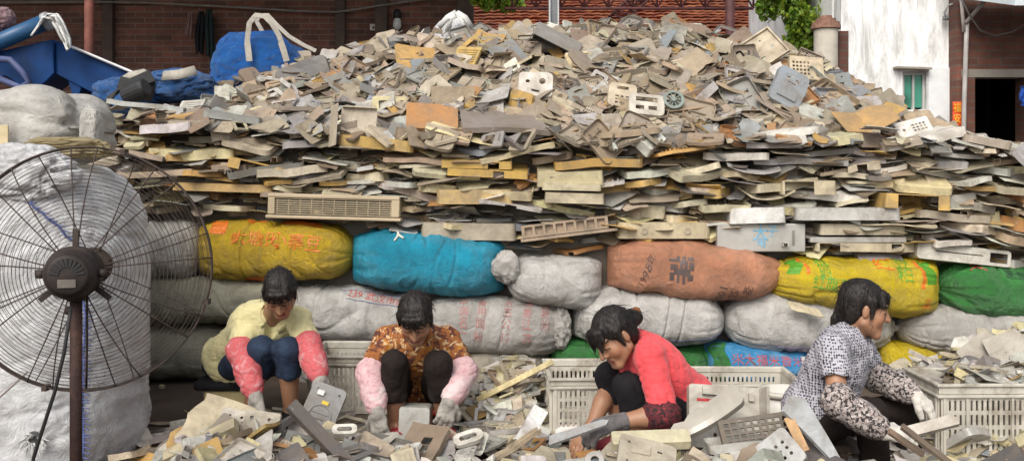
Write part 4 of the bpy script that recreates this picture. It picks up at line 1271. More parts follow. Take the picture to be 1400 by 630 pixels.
def crate(name, label, x0, x1, y, w_depth, h, z0=0.0, yaw=0, rows=4, group='white slotted crates', m=M_crate, parts=True):
    cx = (x0 + x1) / 2; wdt = x1 - x0; dp = w_depth
    t = thing(name, label, 'crate', (cx, y + dp / 2, z0), group)
    Mz = Matrix.Translation((cx, y + dp / 2, z0)) @ Matrix.Rotation(yaw, 4, 'Z')
    T = .006
    def wall(wd, M, nslots):
        hh = h * .86
        xs0, sx = lines(-wd / 2 + .025, wd / 2 - .025, nslots, .42)
        xs = [-wd / 2] + xs0 + [wd / 2]; sx = [1] + sx + [1]
        ys0, sy = lines(.03, hh - .015, rows, .72)
        ys = [0] + ys0 + [hh]; sy = [1] + sy + [1]
        solid = [[bool(sx[i] or sy[j]) for j in range(len(ys) - 1)] for i in range(len(xs) - 1)]
        vs, fs = gridplate(xs, ys, solid, T)
        mb = MB().add([M @ Vector(p) for p in vs], fs)
        # vertical ribs, proud of the wall
        nr_ = max(3, nslots // 4)
        for k in range(nr_ + 1):
            x = -wd / 2 + .012 + (wd - .024) * k / nr_
            v, f = MB().box((x, hh / 2, T + .004), (.010, hh - .004, .007)).v, [(0, 2, 3, 1), (4, 5, 7, 6), (0, 1, 5, 4), (2, 6, 7, 3), (0, 4, 6, 2), (1, 3, 7, 5)]
            mb.add([M @ Vector(p) for p in v], f)
        mb.build('side_wall', m, t)
    Fr = Mz @ Matrix.Translation((0, -dp / 2, 0)) @ Matrix.Rotation(R(90), 4, 'X')
    Bk = Mz @ Matrix.Rotation(math.pi, 4, 'Z') @ Matrix.Translation((0, -dp / 2, 0)) @ Matrix.Rotation(R(90), 4, 'X')
    Lf = Mz @ Matrix.Rotation(R(-90), 4, 'Z') @ Matrix.Translation((0, -wdt / 2, 0)) @ Matrix.Rotation(R(90), 4, 'X')
    Rt = Mz @ Matrix.Rotation(R(90), 4, 'Z') @ Matrix.Translation((0, -wdt / 2, 0)) @ Matrix.Rotation(R(90), 4, 'X')
    ns = max(8, int(wdt / .024)); nd = max(8, int(dp / .024))
    wall(wdt - .002, Fr, ns); wall(wdt - .002, Bk, ns); wall(dp - .016, Lf, nd); wall(dp - .016, Rt, nd)
    # rim: two stepped bands
    rim = MB()
    zr = h * .86
    for (o_, za, zb, th) in ((.010, zr + .002, h - .003, .012), (.018, zr - .012, zr + .0005, .014), (.020, h - .012, h, .02)):
        W_, D_ = wdt / 2 + o_, dp / 2 + o_
        for sgn in (-1, 1):
            for c_, s_ in (((0, sgn * (D_ - th / 2), (za + zb) / 2), (2 * W_, th, zb - za)), ((sgn * (W_ - th / 2), 0, (za + zb) / 2), (th, 2 * D_ - 2 * th - .002, zb - za))):
                b = MB().box(c_, s_)
                rim.add([Mz @ Vector(p) for p in b.v], b.f)
    rim.build('rim', m, t, bevel=.003)
    b = MB().box((0, 0, .012), (wdt - .02, dp - .02, .008)); MB().add([Mz @ Vector(p) for p in b.v], b.f).build('base', m, t)
    return t
Yc = 4.95
crate('slotted_crate', 'dirty white slotted crate between the yellow and floral shirt women', hw(424, Yc), hw(575, Yc), Yc, .40, hz(486, Yc), 0.002, yaw=R(-2))
Yb = 4.52
crate('slotted_crate', 'tall dirty white slotted crate left of the woman in the coral shirt', hw(753, Yb), hw(917, Yb), Yb, .44, hz(516, Yb), 0.002, yaw=R(2))
Yb2 = 4.62
crate('slotted_crate', 'dirty white slotted crate right of the woman in the coral shirt', hw(933, Yb2), hw(1098, Yb2), Yb2, .40, hz(525, Yb2), 0.002, yaw=R(-1))
Yd = 4.12
crate('slotted_crate', 'white slotted crate heaped with scrap in front of the checked shirt woman', hw(1284, Yd), hw(1480, Yd), Yd, .32, hz(524, Yd), 0.002, yaw=R(1))
# white bucket
t = thing('plastic_bucket', 'white plastic bucket between the crates and the checked shirt woman', 'bucket', (hw(1076, 4.4), 4.45, 0))
zb = hz(536, 4.4)
MB().lathe([(0, .004), (.085, .004), (.105, zb), (.099, zb), (.08, .014), (0, .014)], (hw(1076, 4.4), 4.45, 0), n=36).build('body', mat('bucket_white', (.62, .60, .55), .4, .1), t, True)
MB().lathe([(.099, zb - .02), (.114, zb - .02), (.114, zb + .004), (.099, zb + .004), (.099, zb - .02)], (hw(1076, 4.4), 4.45, 0), n=36).build('rim', mat('bucket_rim', (.58, .55, .48), .4, .1), t, True)
# ------------------------------------------------------------------ scrap plastic
M_scrap = scrap_mat('old_moulded_plastic', 'object')
M_scrap_m = scrap_mat('old_moulded_plastic_mass', 'attribute')
PR = random.Random(21)

def rrect(w, h, r, n=4):
    pts = []
    for cx, cy, a0 in ((w / 2 - r, h / 2 - r, 0), (-w / 2 + r, h / 2 - r, 90), (-w / 2 + r, -h / 2 + r, 180), (w / 2 - r, -h / 2 + r, 270)):
        for k in range(n + 1):
            a = R(a0 + 90 * k / n); pts.append((cx + r * math.cos(a), cy + r * math.sin(a)))
    return pts
def rect(x, y, w, h): return [(x - w / 2, y - h / 2), (x + w / 2, y - h / 2), (x + w / 2, y + h / 2), (x - w / 2, y + h / 2)]
def circ(x, y, r, n=10): return [(x + r * math.cos(2 * math.pi * k / n), y + r * math.sin(2 * math.pi * k / n)) for k in range(n)]
def inside(p, poly):
    x, y = p; c = False; n = len(poly); j = n - 1
    for i in range(n):
        xi, yi = poly[i]; xj, yj = poly[j]
        if (yi > y) != (yj > y) and x < (xj - xi) * (y - yi) / (yj - yi) + xi: c = not c
        j = i
    return c
def clip_jag(poly, nx, ny, d, amp, rg):
    """cut the outline along the line n.p = d with a jagged broken edge"""
    out = []; n = len(poly)
    s = [p[0] * nx + p[1] * ny - d for p in poly]
    cuts = []
    for i in range(n):
        a, b = poly[i], poly[(i + 1) % n]; sa, sb = s[i], s[(i + 1) % n]
        if sa <= 0: out.append(a)
        if (sa <= 0) != (sb <= 0):
            u = sa / (sa - sb); q = (a[0] + (b[0] - a[0]) * u, a[1] + (b[1] - a[1]) * u)
            out.append(q); cuts.append(len(out) - 1)
    if len(cuts) == 2:
        # leaving at first cut when sa<=0
        i0, i1 = cuts
        if i1 == i0 + 1: a, b, at = out[i0], out[i1], i1
        else: a, b, at = out[i1], out[i0], len(out)
        m = max(2, int(math.hypot(b[0] - a[0], b[1] - a[1]) / .03))
        mid = []
        for k in range(1, m):
            u = (k + rg.uniform(-.3, .3)) / m; e = rg.uniform(-amp, amp)
            mid.append((a[0] + (b[0] - a[0]) * u + nx * e, a[1] + (b[1] - a[1]) * u + ny * e))
        out[at:at] = mid
    return out
def subdiv(poly, g):
    out = []
    n = len(poly)
    for i in range(n):
        a, b = poly[i], poly[(i + 1) % n]; L = math.hypot(b[0] - a[0], b[1] - a[1]); m = max(1, int(round(L / g)))
        for k in range(m): out.append((a[0] + (b[0] - a[0]) * k / m, a[1] + (b[1] - a[1]) * k / m))
    return out
def plate(outline, holes=(), t=.004, warp=None, g=.05, wall=0.0, wall_ok=None, rg=PR, inner=True):
    """moulded sheet: outline with openings, thickness, warped, with a skirt wall on part of its rim"""
    ol = subdiv(outline, g)
    pts = list(ol); edges = [(i, (i + 1) % len(ol)) for i in range(len(ol))]
    for h in holes:
        n0 = len(pts); pts += h; edges += [(n0 + i, n0 + (i + 1) % len(h)) for i in range(len(h))]
    if warp:
        xs = [p[0] for p in ol]; ys = [p[1] for p in ol]
        x = min(xs) + g * .7
        while x < max(xs) - g * .4:
            y = min(ys) + g * .7
            while y < max(ys) - g * .4:
                if inside((x, y), ol) and not any(inside((x, y), h) for h in holes) and min(math.hypot(x - p[0], y - p[1]) for p in pts) > g * .35:
                    pts.append((x, y))
                y += g
            x += g
    r = delaunay_2d_cdt([Vector(p) for p in pts], edges, [], 0, 1e-6)
    v2, f2 = r[0], r[2]
    keep = []
    for f in f2:
        c = (sum(v2[i].x for i in f) / len(f), sum(v2[i].y for i in f) / len(f))
        if inside(c, ol) and not any(inside(c, h) for h in holes): keep.append(tuple(f))
    wz = warp or (lambda x, y: 0.0)
    n = len(v2)
    vs = [(p.x, p.y, wz(p.x, p.y) + t / 2) for p in v2] + [(p.x, p.y, wz(p.x, p.y) - t / 2) for p in v2]
    fs = []; cnt = {}
    for f in keep:
        a = (v2[f[1]] - v2[f[0]]).to_3d().cross((v2[f[2]] - v2[f[0]]).to_3d()).z
        if a < 0: f = tuple(reversed(f))
        fs.append(f); fs.append(tuple(i + n for i in reversed(f)))
        for i in range(len(f)):
            cnt[(f[i], f[(i + 1) % len(f)])] = 1
    for (a, b) in list(cnt):
        if (b, a) not in cnt: fs.append((b, a, a + n, b + n))
    if wall:
        sg = sum(a[0] * b[1] - b[0] * a[1] for a, b in zip(ol, ol[1:] + ol[:1]))
        m = len(ol)
        th = max(.004, t)
        nrm = []
        for i in range(m):
            a, b = ol[i - 1], ol[(i + 1) % m]; d = (b[0] - a[0], b[1] - a[1]); l = math.hypot(*d) + 1e-9
            k = 1 if sg > 0 else -1
            nrm.append((-d[1] / l * k, d[0] / l * k))
        for i in range(m):
            a, b = ol[i], ol[(i + 1) % m]
            mid = ((a[0] + b[0]) / 2, (a[1] + b[1]) / 2)
            if wall_ok and not wall_ok(*mid): continue
            za, zb = wz(*a) - t / 2, wz(*b) - t / 2
            j = (i + 1) % m
            ai = (a[0] + nrm[i][0] * th, a[1] + nrm[i][1] * th); bi = (b[0] + nrm[j][0] * th, b[1] + nrm[j][1] * th)
            dr = .06
            n0 = len(vs)
            oa = (a[0] - nrm[i][0] * wall * dr, a[1] - nrm[i][1] * wall * dr); ob = (b[0] - nrm[j][0] * wall * dr, b[1] - nrm[j][1] * wall * dr)
            ia = (oa[0] + nrm[i][0] * th, oa[1] + nrm[i][1] * th); ib = (ob[0] + nrm[j][0] * th, ob[1] + nrm[j][1] * th)
            vs += [(a[0], a[1], za), (b[0], b[1], zb), (ob[0], ob[1], zb - wall), (oa[0], oa[1], za - wall), (ai[0], ai[1], za), (bi[0], bi[1], zb), (ib[0], ib[1], zb - wall), (ia[0], ia[1], za - wall)]
            q = [(0, 3, 2, 1), (4, 5, 6, 7), (3, 7, 6, 2), (0, 4, 7, 3), (1, 2, 6, 5)]
            if sg < 0: q = [tuple(reversed(f)) for f in q]
            fs += [tuple(k + n0 for k in f) for f in q]
    return MB().add(vs, fs)

def wfun(rg, amp, L=.3):
    a, b, c, d = rg.uniform(-1, 1), rg.uniform(-1, 1), rg.uniform(0, 6), rg.uniform(0, 6)
    return lambda x, y: amp * (a * (x / L) ** 2 * 2 + b * (x / L) * (y / L) * 2 + .4 * math.sin(x / L * 5 + c) * math.sin(y / L * 4 + d))

PROTO = []     # (name, category, words, mesh, size)
def proto(name, cat, words, mb, w, h):
    me = mb.mesh(name, M_scrap)
    nvx = len(me.vertices); co = np.zeros(nvx * 3); me.vertices.foreach_get('co', co); co = co.reshape(-1, 3)
    sd = len(PROTO) * 13      # dents, twist and bruised edges
    co = co + np.stack([.005 * fbm(co, 14, sd, 2), .005 * fbm(co, 14, sd + 3, 2), .014 * fbm(co * np.array([1, 1, .3]), 7, sd + 7, 2)], -1)
    me.vertices.foreach_set('co', co.astype(np.float32).ravel()); me.update()
    PROTO.append(dict(name=name, cat=cat, words=words, me=me, w=w, h=h, co=co, faces=[tuple(p.vertices) for p in me.polygons], zmin=co[:, 2].min(), zmax=co[:, 2].max()))
    return len(PROTO) - 1
def ribs(mb, w, h, rg, n, dz):
    """stiffening ribs and screw bosses on the inner side"""
    for _ in range(n):
        if rg.random() < .55:
            x = rg.uniform(-w * .38, w * .38); mb.box((x, 0, -dz - .006), (.004, h * rg.uniform(.5, .86), .012))
        else:
            y = rg.uniform(-h * .38, h * .38); mb.box((0, y, -dz - .006), (w * rg.uniform(.5, .86), .004, .012))
    for _ in range(n):
        x, y = rg.uniform(-w * .4, w * .4), rg.uniform(-h * .4, h * .4)
        mb.lathe([(.009, -dz), (.008, -dz - .022), (.004, -dz - .022), (.004, -dz)], (x, y, 0), n=8)
    return mb
KIND = {}
def reg(kind, i): KIND.setdefault(kind, []).append(i)
rg = PR
# flat panels, some broken across
for k in range(9):
    w, h = rg.uniform(.26, .38), rg.uniform(.18, .28)
    o = rrect(w, h, rg.uniform(.006, .03), 3)
    br = k % 3 != 0
    if br: a = rg.uniform(0, 6.28); o = clip_jag(o, math.cos(a), math.sin(a), rg.uniform(.05, .10), .018, rg)
    hs = []
    for _ in range(rg.randint(0, 3)):
        x, y = rg.uniform(-w * .3, w * .3), rg.uniform(-h * .3, h * .3)
        hs.append(rg.choice([circ(x, y, .006, 8), rect(x, y, .03, .008), rect(x, y, .012, .012)]))
    hs = [q for q in hs if all(inside(p, o) for p in q)]
    reg('panel', proto('plastic_sheet', 'sheet', 'broken flat panel' if br else 'flat panel', plate(o, hs, .0045, wfun(rg, rg.uniform(.004, .02)), .06), w, h))
# casings (trays with skirt walls)
for k in range(11):
    w, h = rg.uniform(.28, .42), rg.uniform(.20, .30); wl_ = rg.choice([.014, .020, .026, .034, .045])
    o = rrect(w, h, rg.uniform(.012, .04), 3)
    broken = k % 4 == 1
    if broken: o = clip_jag(o, 1, rg.uniform(-.5, .5), rg.uniform(.04, .1), .02, rg)
    hs = []
    style = k % 3
    if style == 1:
        for i in range(rg.randint(4, 9)): hs.append(rect(-w * .3 + i * .016, h * .22, .007, rg.choice([.03, .05])))
    elif style == 2:
        hs.append(rect(w * .08, -h * .1, w * .3, h * .25)); hs.append(circ(-w * .3, h * .2, .010)); hs.append(circ(-w * .3, -h * .2, .007))
    hs = [q for q in hs if all(inside(p, o) for p in q)]
    gap = rg.uniform(-.1, .12)
    wok = (lambda x, y, gp=gap, ww=w: not (abs(y) > .06 and gp < x < gp + .07)) if k % 2 else None
    mb = plate(o, hs, .004, wfun(rg, .004), .07, wl_, wok)
    ribs(mb, w * .9 if not broken else w * .4, h * .9, rg, 3, .002)
    word = {0: 'shallow casing', 1: 'vented casing', 2: 'casing with cut openings'}[style]
    if broken: word = 'broken ' + word
    reg('tray', proto('plastic_casing', 'casing', word, mb, w, h))
# frames
for k in range(5):
    w, h = rg.uniform(.26, .36), rg.uniform(.20, .28); b = rg.uniform(.022, .045)
    o = rrect(w, h, .025, 3); hole = rrect(w - 2 * b, h - 2.4 * b, .012, 2)
    hs = [hole]
    if k % 2: hs = [[(x * .55 + w * .12, y) for x, y in hole]]; hs += [rect(-w * .33, -h * .3 + i * .022, .03, .010) for i in range(5)]
    mb = plate(o, hs, .005, wfun(rg, .005), .07, rg.uniform(.012, .03))
    reg('frame', proto('plastic_surround', 'frame', 'empty bezel frame' if k % 2 == 0 else 'bezel frame with button slots', mb, w, h))
# vent grilles
for k in range(4):
    w, h = rg.uniform(.22, .34), rg.uniform(.12, .20)
    nx_, ny_ = int(w / .022), int(h / .028)
    xs0, sx = lines(-w / 2 + .014, w / 2 - .014, nx_, .55); ys0, sy = lines(-h / 2 + .014, h / 2 - .014, ny_, .68)
    xs = [-w / 2] + xs0 + [w / 2]; ys = [-h / 2] + ys0 + [h / 2]; sx = [1] + sx + [1]; sy = [1] + sy + [1]
    lim = rg.choice([1.0, .6])
    sol = [[bool(sx[i] or sy[j] or xs[i] > -w / 2 + w * lim) for j in range(len(ys) - 1)] for i in range(len(xs) - 1)]
    mb = MB().add(*gridplate(xs, ys, sol, .005))
    for s_ in (-1, 1):
        mb.box((0, s_ * (h / 2 - .0025), -.010), (w - .012, .005, .019)); mb.box((s_ * (w / 2 - .0025), 0, -.010), (.005, h, .019))
    reg('grille', proto('vent_grille', 'grille', 'slotted vent grille', mb, w, h))
# shards
for k in range(8):
    n = rg.randint(4, 7); a0 = rg.uniform(0, 6)
    o = [((.13 * rg.uniform(.5, 1.15)) * math.cos(a0 + 2 * math.pi * i / n), (.085 * rg.uniform(.5, 1.2)) * math.sin(a0 + 2 * math.pi * i / n)) for i in range(n)]
    hs = [circ(rg.uniform(-.02, .02), rg.uniform(-.02, .02), .006, 8)] if k % 2 else []
    mb = plate(o, hs, .004, wfun(rg, .012, .15), .05, .018 if k % 3 == 0 else 0, (lambda x, y: y > 0) if k % 3 == 0 else None)
    reg('shard', proto('plastic_shard', 'shard', 'jagged shard', mb, .22, .15))
# phone shells: dial pad openings and a display window
for k in range(3):
    w, h = .17, .21
    o = rrect(w, h, .022, 4)
    hs = [rect(x * .032 - .008, -.075 + y * .024, .018, .011) for x in (-1, 0, 1) for y in range(5)]
    hs.append(rect(.0, .07, .09, .03))
    if k == 1: hs.append(rect(.062, -.02, .014, .10))
    mb = plate(o, hs, .004, lambda x, y: .02 * y - .4 * y * y, .05, .022)
    reg('phone', proto('phone_shell', 'phone shell', 'phone shell with button holes', mb, w, h))
# channels / bars
for k in range(4):
    L = rg.uniform(.34, .55); w = rg.uniform(.03, .05)
    mb = plate(rect(0, 0, L, w), [circ(-L * .35, 0, .006, 8), circ(L * .3, 0, .006, 8)], .004, wfun(rg, .008, .4), .08, rg.uniform(.016, .03), lambda x, y, ww=w: abs(y) > ww * .45)
    reg('bar', proto('plastic_channel', 'channel', 'long narrow channel strip', mb, L, w))
# boxy housings
for k in range(4):
    w, h, dz = rg.uniform(.18, .28), rg.uniform(.14, .2), rg.uniform(.07, .11)
    o = rrect(w, h, .018, 3)
    hs = [rect(-w * .25 + i * .02, 0, .008, h * .4) for i in range(5)] if k % 2 else [rect(.03, 0, .06, .04), circ(-w * .3, .02, .009)]
    mb = plate(o, hs, .004, None, .08, dz, (lambda x, y, hh=h: y > -hh * .42) if k % 2 == 0 else None)
    mb.box((w * .1, 0, -dz * .5), (.004, h * .8, dz * .7))
    reg('box', proto('plastic_housing', 'housing', 'deep boxy housing', mb, w, h))
# curved sheets
for k in range(4):
    w, h = rg.uniform(.24, .34), rg.uniform(.16, .24); cv = rg.uniform(1.6, 3.2)
    o = rrect(w, h, .01, 2); o = clip_jag(o, .8, .6, .13, .015, rg)
    mb = plate(o, [], .005, lambda x, y, c=cv: c * x * x * .7 + .05 * y, .035)
    reg('curve', proto('curved_sheet', 'curved panel', 'bent curved panel', mb, w, h))
# ribbed panel
for k in range(3):
    w, h = .32, .2
    mb = plate(rrect(w, h, .01, 2), [], .004, wfun(rg, .006), .07, .014)
    for i in range(12): mb.box((-w * .4 + i * w * .8 / 11, 0, .005), (.007, h * .78, .008))
    reg('ribbed', proto('ribbed_sheet', 'panel', 'ribbed panel', mb, w, h))
# cups and small bits
for k in range(2):
    mb = MB().lathe([(.02, -.03), (.045, -.03), (.06, .03), (.055, .03), (.04, -.024), (.02, -.024)], (0, 0, 0), n=20)
    reg('cup', proto('plastic_cup', 'cup', 'small round cup part', mb, .12, .12))

PAL = [  # (word, colour, weight on slope, weight in stack, weight on ground)
    ('greige', (.345, .29, .22), 32, 13, 10), ('tan', (.37, .28, .19), 18, 9, 4), ('cream', (.54, .475, .34), 7, 24, 18),
    ('pale yellow', (.60, .52, .30), 3, 12, 12), ('grey', (.245, .235, .225), 15, 10, 9), ('pale grey', (.44, .43, .405), 10, 16, 24),
    ('off white', (.62, .595, .53), 4, 11, 22), ('brown', (.21, .155, .11), 10, 6, 2), ('ochre', (.50, .31, .09), 3, 7, 4),
    ('rusty orange', (.42, .20, .065), 2.0, 2, 2), ('dark grey', (.10, .098, .098), 2, 2, 3), ('blue grey', (.23, .26, .29), 3, 2, 3)]
def pick_col(zone, rg):
    w, c = _pick(zone, rg)
    return w, tuple(min(.8, x * (1.0, 1.14, 1.0)[zone]) for x in c)
def _pick(zone, rg):
    ws = [p[2 + zone] for p in PAL]
    w, c = None, None
    x = rg.random() * sum(ws)
    for p, q in zip(PAL, ws):
        x -= q
        if x <= 0: w, c = p[0], p[1]; break
    g = rg.uniform(.82, 1.18); j = [rg.uniform(.95, 1.05) for _ in range(3)]
    return w, tuple(min(.85, a * g * b) for a, b in zip(c, j))

ITEMS = []   # dict(proto, M, col, colword, zone, size px)
def put(pi, Mx, col, word, zone, anchor=None, scale=1.0):
    p = PROTO[pi]
    c = Mx.translation
    px = 700 + c.x / c.y * F; py = HOR + (CAMZ - c.z) / c.y * F
    v = np.array(Mx)[:3, :3] @ p['co'].T
    v = v.T + np.array(c)
    sx = 700 + v[:, 0] / v[:, 1] * F; sy = HOR + (CAMZ - v[:, 2]) / v[:, 1] * F
    area = (sx.max() - sx.min()) * (sy.max() - sy.min())
    if sx.max() < -10 or sx.min() > 1410 or sy.min() > 640: area = 0
    ITEMS.append(dict(pi=pi, M=Mx, col=col, word=word, zone=zone, px=px, py=py, area=area, w=sx.max() - sx.min(), sx=(sx.min(), sx.max()), sy=(sy.min(), sy.max()), scale=scale))

# ---------- the heap: its surface
SKY_X = [100, 140, 200, 250, 290, 340, 380, 420, 470, 520, 600, 700, 780, 830, 860, 900, 950, 1000, 1040, 1080, 1130, 1160, 1200, 1260, 1320, 1400, 1500]
SKY_Y = [158, 158, 152, 142, 122, 104, 92, 77, 64, 52, 42, 37, 35, 32, 27, 31, 38, 46, 57, 72, 87, 102, 126, 160, 186, 200, 206]
TOP_X = [100, 160, 250, 330, 500, 700, 900, 1100, 1250, 1330, 1400, 1500]
TOP_Y = [165, 160, 168, 178, 190, 196, 196, 196, 200, 206, 214, 220]
Y0, YR = 5.72, 7.15
def heap_z(X, Y):
    px = 700 + X / Y * F
    zt = CAMZ - (np.interp(px, TOP_X, TOP_Y) - HOR) / F * Y0
    zr = CAMZ - (np.interp(px, SKY_X, SKY_Y) - HOR) / F * YR
    u = np.clip((Y - Y0) / (YR - Y0), 0, 1)
    z = zt + (zr - zt) * (u * 1.12 - .12 * u * u)
    z = np.where(Y > YR, zr - (Y - YR) * .55, z)
    z = z + .03 * fbm(np.stack([X, Y, X * 0], -1), 3.1, 77, 2) * np.clip(u * 4, 0, 1)
    return z
# compacted core of the heap below the loose surface
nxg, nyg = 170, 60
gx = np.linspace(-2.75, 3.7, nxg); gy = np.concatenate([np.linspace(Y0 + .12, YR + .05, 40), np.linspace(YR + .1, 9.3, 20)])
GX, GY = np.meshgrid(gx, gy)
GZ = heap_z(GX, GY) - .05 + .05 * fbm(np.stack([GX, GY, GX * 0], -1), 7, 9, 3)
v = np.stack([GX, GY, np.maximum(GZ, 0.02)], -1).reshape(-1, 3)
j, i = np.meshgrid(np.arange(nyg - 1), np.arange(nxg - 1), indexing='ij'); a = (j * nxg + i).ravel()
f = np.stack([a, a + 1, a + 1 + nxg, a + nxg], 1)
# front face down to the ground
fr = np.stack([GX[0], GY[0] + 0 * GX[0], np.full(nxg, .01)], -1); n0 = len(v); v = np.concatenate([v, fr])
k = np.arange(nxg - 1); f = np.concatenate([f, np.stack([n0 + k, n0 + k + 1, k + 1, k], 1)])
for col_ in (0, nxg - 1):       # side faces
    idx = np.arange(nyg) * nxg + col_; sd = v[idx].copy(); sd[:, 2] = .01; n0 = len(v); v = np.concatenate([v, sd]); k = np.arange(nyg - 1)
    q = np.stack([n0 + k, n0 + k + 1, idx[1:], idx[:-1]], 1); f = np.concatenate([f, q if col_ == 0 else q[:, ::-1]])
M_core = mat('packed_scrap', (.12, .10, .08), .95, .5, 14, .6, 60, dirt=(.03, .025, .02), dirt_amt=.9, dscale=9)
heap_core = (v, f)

def hit_heap(px, py):
    D = np.arange(5.6, 8.4, .01)
    X = (px - 700) / F * D; Z = CAMZ - (py - HOR) / F * D
    h = heap_z(X, D)
    k = np.nonzero(h >= Z)[0]
    return None if len(k) == 0 else (X[k[0]], D[k[0]], h[k[0]])

def orient(n, yaw):
    n = Vector(n).normalized()
    x = Vector((1, 0, 0)); x = (x - n * x.dot(n)).normalized(); y = n.cross(x)
    Rm = Matrix((x, y, n)).transposed()
    return Rm @ Matrix.Rotation(yaw, 3, 'Z')

def compose(loc, R3, s):
    M = R3.to_4x4() @ Matrix.Scale(s, 4); M.translation = loc
    return M

# ---------- stacked courses at the foot of the heap (laid one upon another)
BASE_X = [60, 150, 270, 280, 380, 480, 486, 580, 688, 694, 760, 818, 832, 960, 980, 1043, 1100, 1110, 1270, 1280, 1400, 1600]
BASE_Y = [296, 294, 294, 297, 296, 300, 309, 316, 326, 338, 344, 348, 326, 326, 326, 338, 346, 348, 346, 353, 360, 366]
YF = 5.64
NB = 700
BX = np.linspace(-3.0, 3.6, NB)
hgt = CAMZ - (np.interp(700 + BX / YF * F, BASE_X, BASE_Y) - HOR) / F * YF + .004
top_lim = CAMZ - (np.interp(700 + BX / YF * F, TOP_X, TOP_Y) - HOR) / F * YF - .01
SR = random.Random(5)

def lay(xc, half):
    i0 = int(np.searchsorted(BX, xc - half)); i1 = int(np.searchsorted(BX, xc + half))
    return max(0, i0), min(NB - 1, max(i1, i0 + 3))

FEATURES = []
def feature(px0, px1, py0, py1):
    """reserve a place in the courses for a piece modelled by itself"""
    x0, x1 = hw(px0, YF), hw(px1, YF)
    i0, i1 = np.searchsorted(BX, x0), np.searchsorted(BX, x1)
    hgt[i0:i1] = np.maximum(hgt[i0:i1], hz(py0, YF) + .003)
for f_ in ((368, 549, 265, 303), (575, 706, 304, 330), (710, 842, 300, 330), (845, 973, 303, 327), (980, 1101, 286, 344), (1110, 1252, 318, 346), (1255, 1383, 335, 364), (238, 372, 250, 264)):
    feature(*f_)
STK = (['tray'] * 15 + ['panel'] * 9 + ['shard'] * 3 + ['frame'] + ['ribbed'] * 2 + ['box', 'bar', 'bar', 'curve', 'curve', 'grille'])
for it in range(2200):
    room = top_lim - hgt
    vis = (BX > hw(110, YF)) & (BX < hw(1440, YF)) & (room > .0)
    if not vis.any(): break
    cand = np.nonzero(vis)[0]
    # lowest of a handful of random spots
    best = min((SR.choice(list(cand)) for _ in range(18)), key=lambda q: hgt[q])
    kind = SR.choice(STK); pi = SR.choice(KIND[kind]); p = PROTO[pi]
    s = SR.uniform(.65, 1.25) if kind not in ('box',) else SR.uniform(.6, .8)
    if kind == 'shard': s *= 1.3
    turn = SR.random() < .25
    wdt = (p['h'] if turn else p['w']) * s
    wdt = min(wdt, .62)
    xc = BX[best] + SR.uniform(-.12, .12)
    i0, i1 = lay(xc, wdt / 2)
    seg = hgt[i0:i1]; xx = BX[i0:i1] - xc
    m = len(seg); q = max(1, m // 4)
    # rest on the two highest supports, one on either side
    l, r = seg[:m // 2], seg[m // 2:]
    il, ir = int(np.argmax(l)), m // 2 + int(np.argmax(r))
    sl = (seg[ir] - seg[il]) / max(.04, xx[ir] - xx[il]); sl = max(-.2, min(.2, sl)) + SR.uniform(-.05, .05)
    base = np.max(seg - sl * xx)
    flip = SR.random() < .25
    zlo, zhi = (p['zmin'], p['zmax']) if not flip else (-p['zmax'], -p['zmin'])
    th = (zhi - zlo) * s
    pitch = SR.uniform(-.04, .34)
    dz = -zlo * s
    loc = Vector((xc, 0, base + dz))
    dep = (p['w'] if turn else p['h']) * s
    loc.y = YF + dep / 2 + SR.uniform(-.09, .07)
    R3 = Matrix.Rotation(-math.atan(sl), 3, 'Y') @ Matrix.Rotation(pitch, 3, 'X') @ Matrix.Rotation(SR.uniform(-.22, .22) + (math.pi / 2 if turn else 0) + (math.pi if SR.random() < .5 else 0), 3, 'Z')
    if flip: R3 = R3 @ Matrix.Rotation(math.pi, 3, 'X')
    w_, c_ = pick_col(1, SR)
    put(pi, compose(loc, R3, s), c_, w_, 1, scale=s)
    eff = th if kind in ('box', 'frame') else th * .85 if kind == 'tray' else max(.008, th * .30)
    hgt[i0:i1] = np.maximum(seg, base + sl * xx + min(eff, .075) + .003)

# a looser second rank just behind so that gaps look into more plastic
for it in range(420):
    px = SR.uniform(110, 1440); py = SR.uniform(np.interp(px, TOP_X, TOP_Y) + 5, np.interp(px, BASE_X, BASE_Y) - 6)
    kind = SR.choice(STK); pi = SR.choice(KIND[kind])
    loc = W(px, py, YF + SR.uniform(.10, .34))
    R3 = Matrix.Rotation(SR.uniform(-.12, .12), 3, 'Y') @ Matrix.Rotation(SR.uniform(-.1, .1), 3, 'X') @ Matrix.Rotation(SR.uniform(-3, 3), 3, 'Z')
    w_, c_ = pick_col(1, SR)
    put(pi, compose(loc, R3, SR.uniform(.7, 1.1)), c_, w_, 9)

# thin crushed sheets pushed into the gaps of the courses
for it in range(420):
    px = SR.uniform(120, 1430); py = SR.uniform(np.interp(px, TOP_X, TOP_Y) - 2, np.interp(px, BASE_X, BASE_Y) - 5)
    kind = SR.choice(['shard'] * 4 + ['panel'] * 5 + ['curve'] + ['tray']); pi = SR.choice(KIND[kind])
    loc = W(px, py, YF + SR.uniform(.03, .16))
    R3 = Matrix.Rotation(SR.uniform(-.22, .22), 3, 'Y') @ Matrix.Rotation(SR.uniform(.0, .65), 3, 'X') @ Matrix.Rotation(SR.uniform(-3, 3), 3, 'Z')
    w_, c_ = pick_col(1, SR)
    put(pi, compose(loc, R3, SR.uniform(.45, .85)), c_, w_, 1)

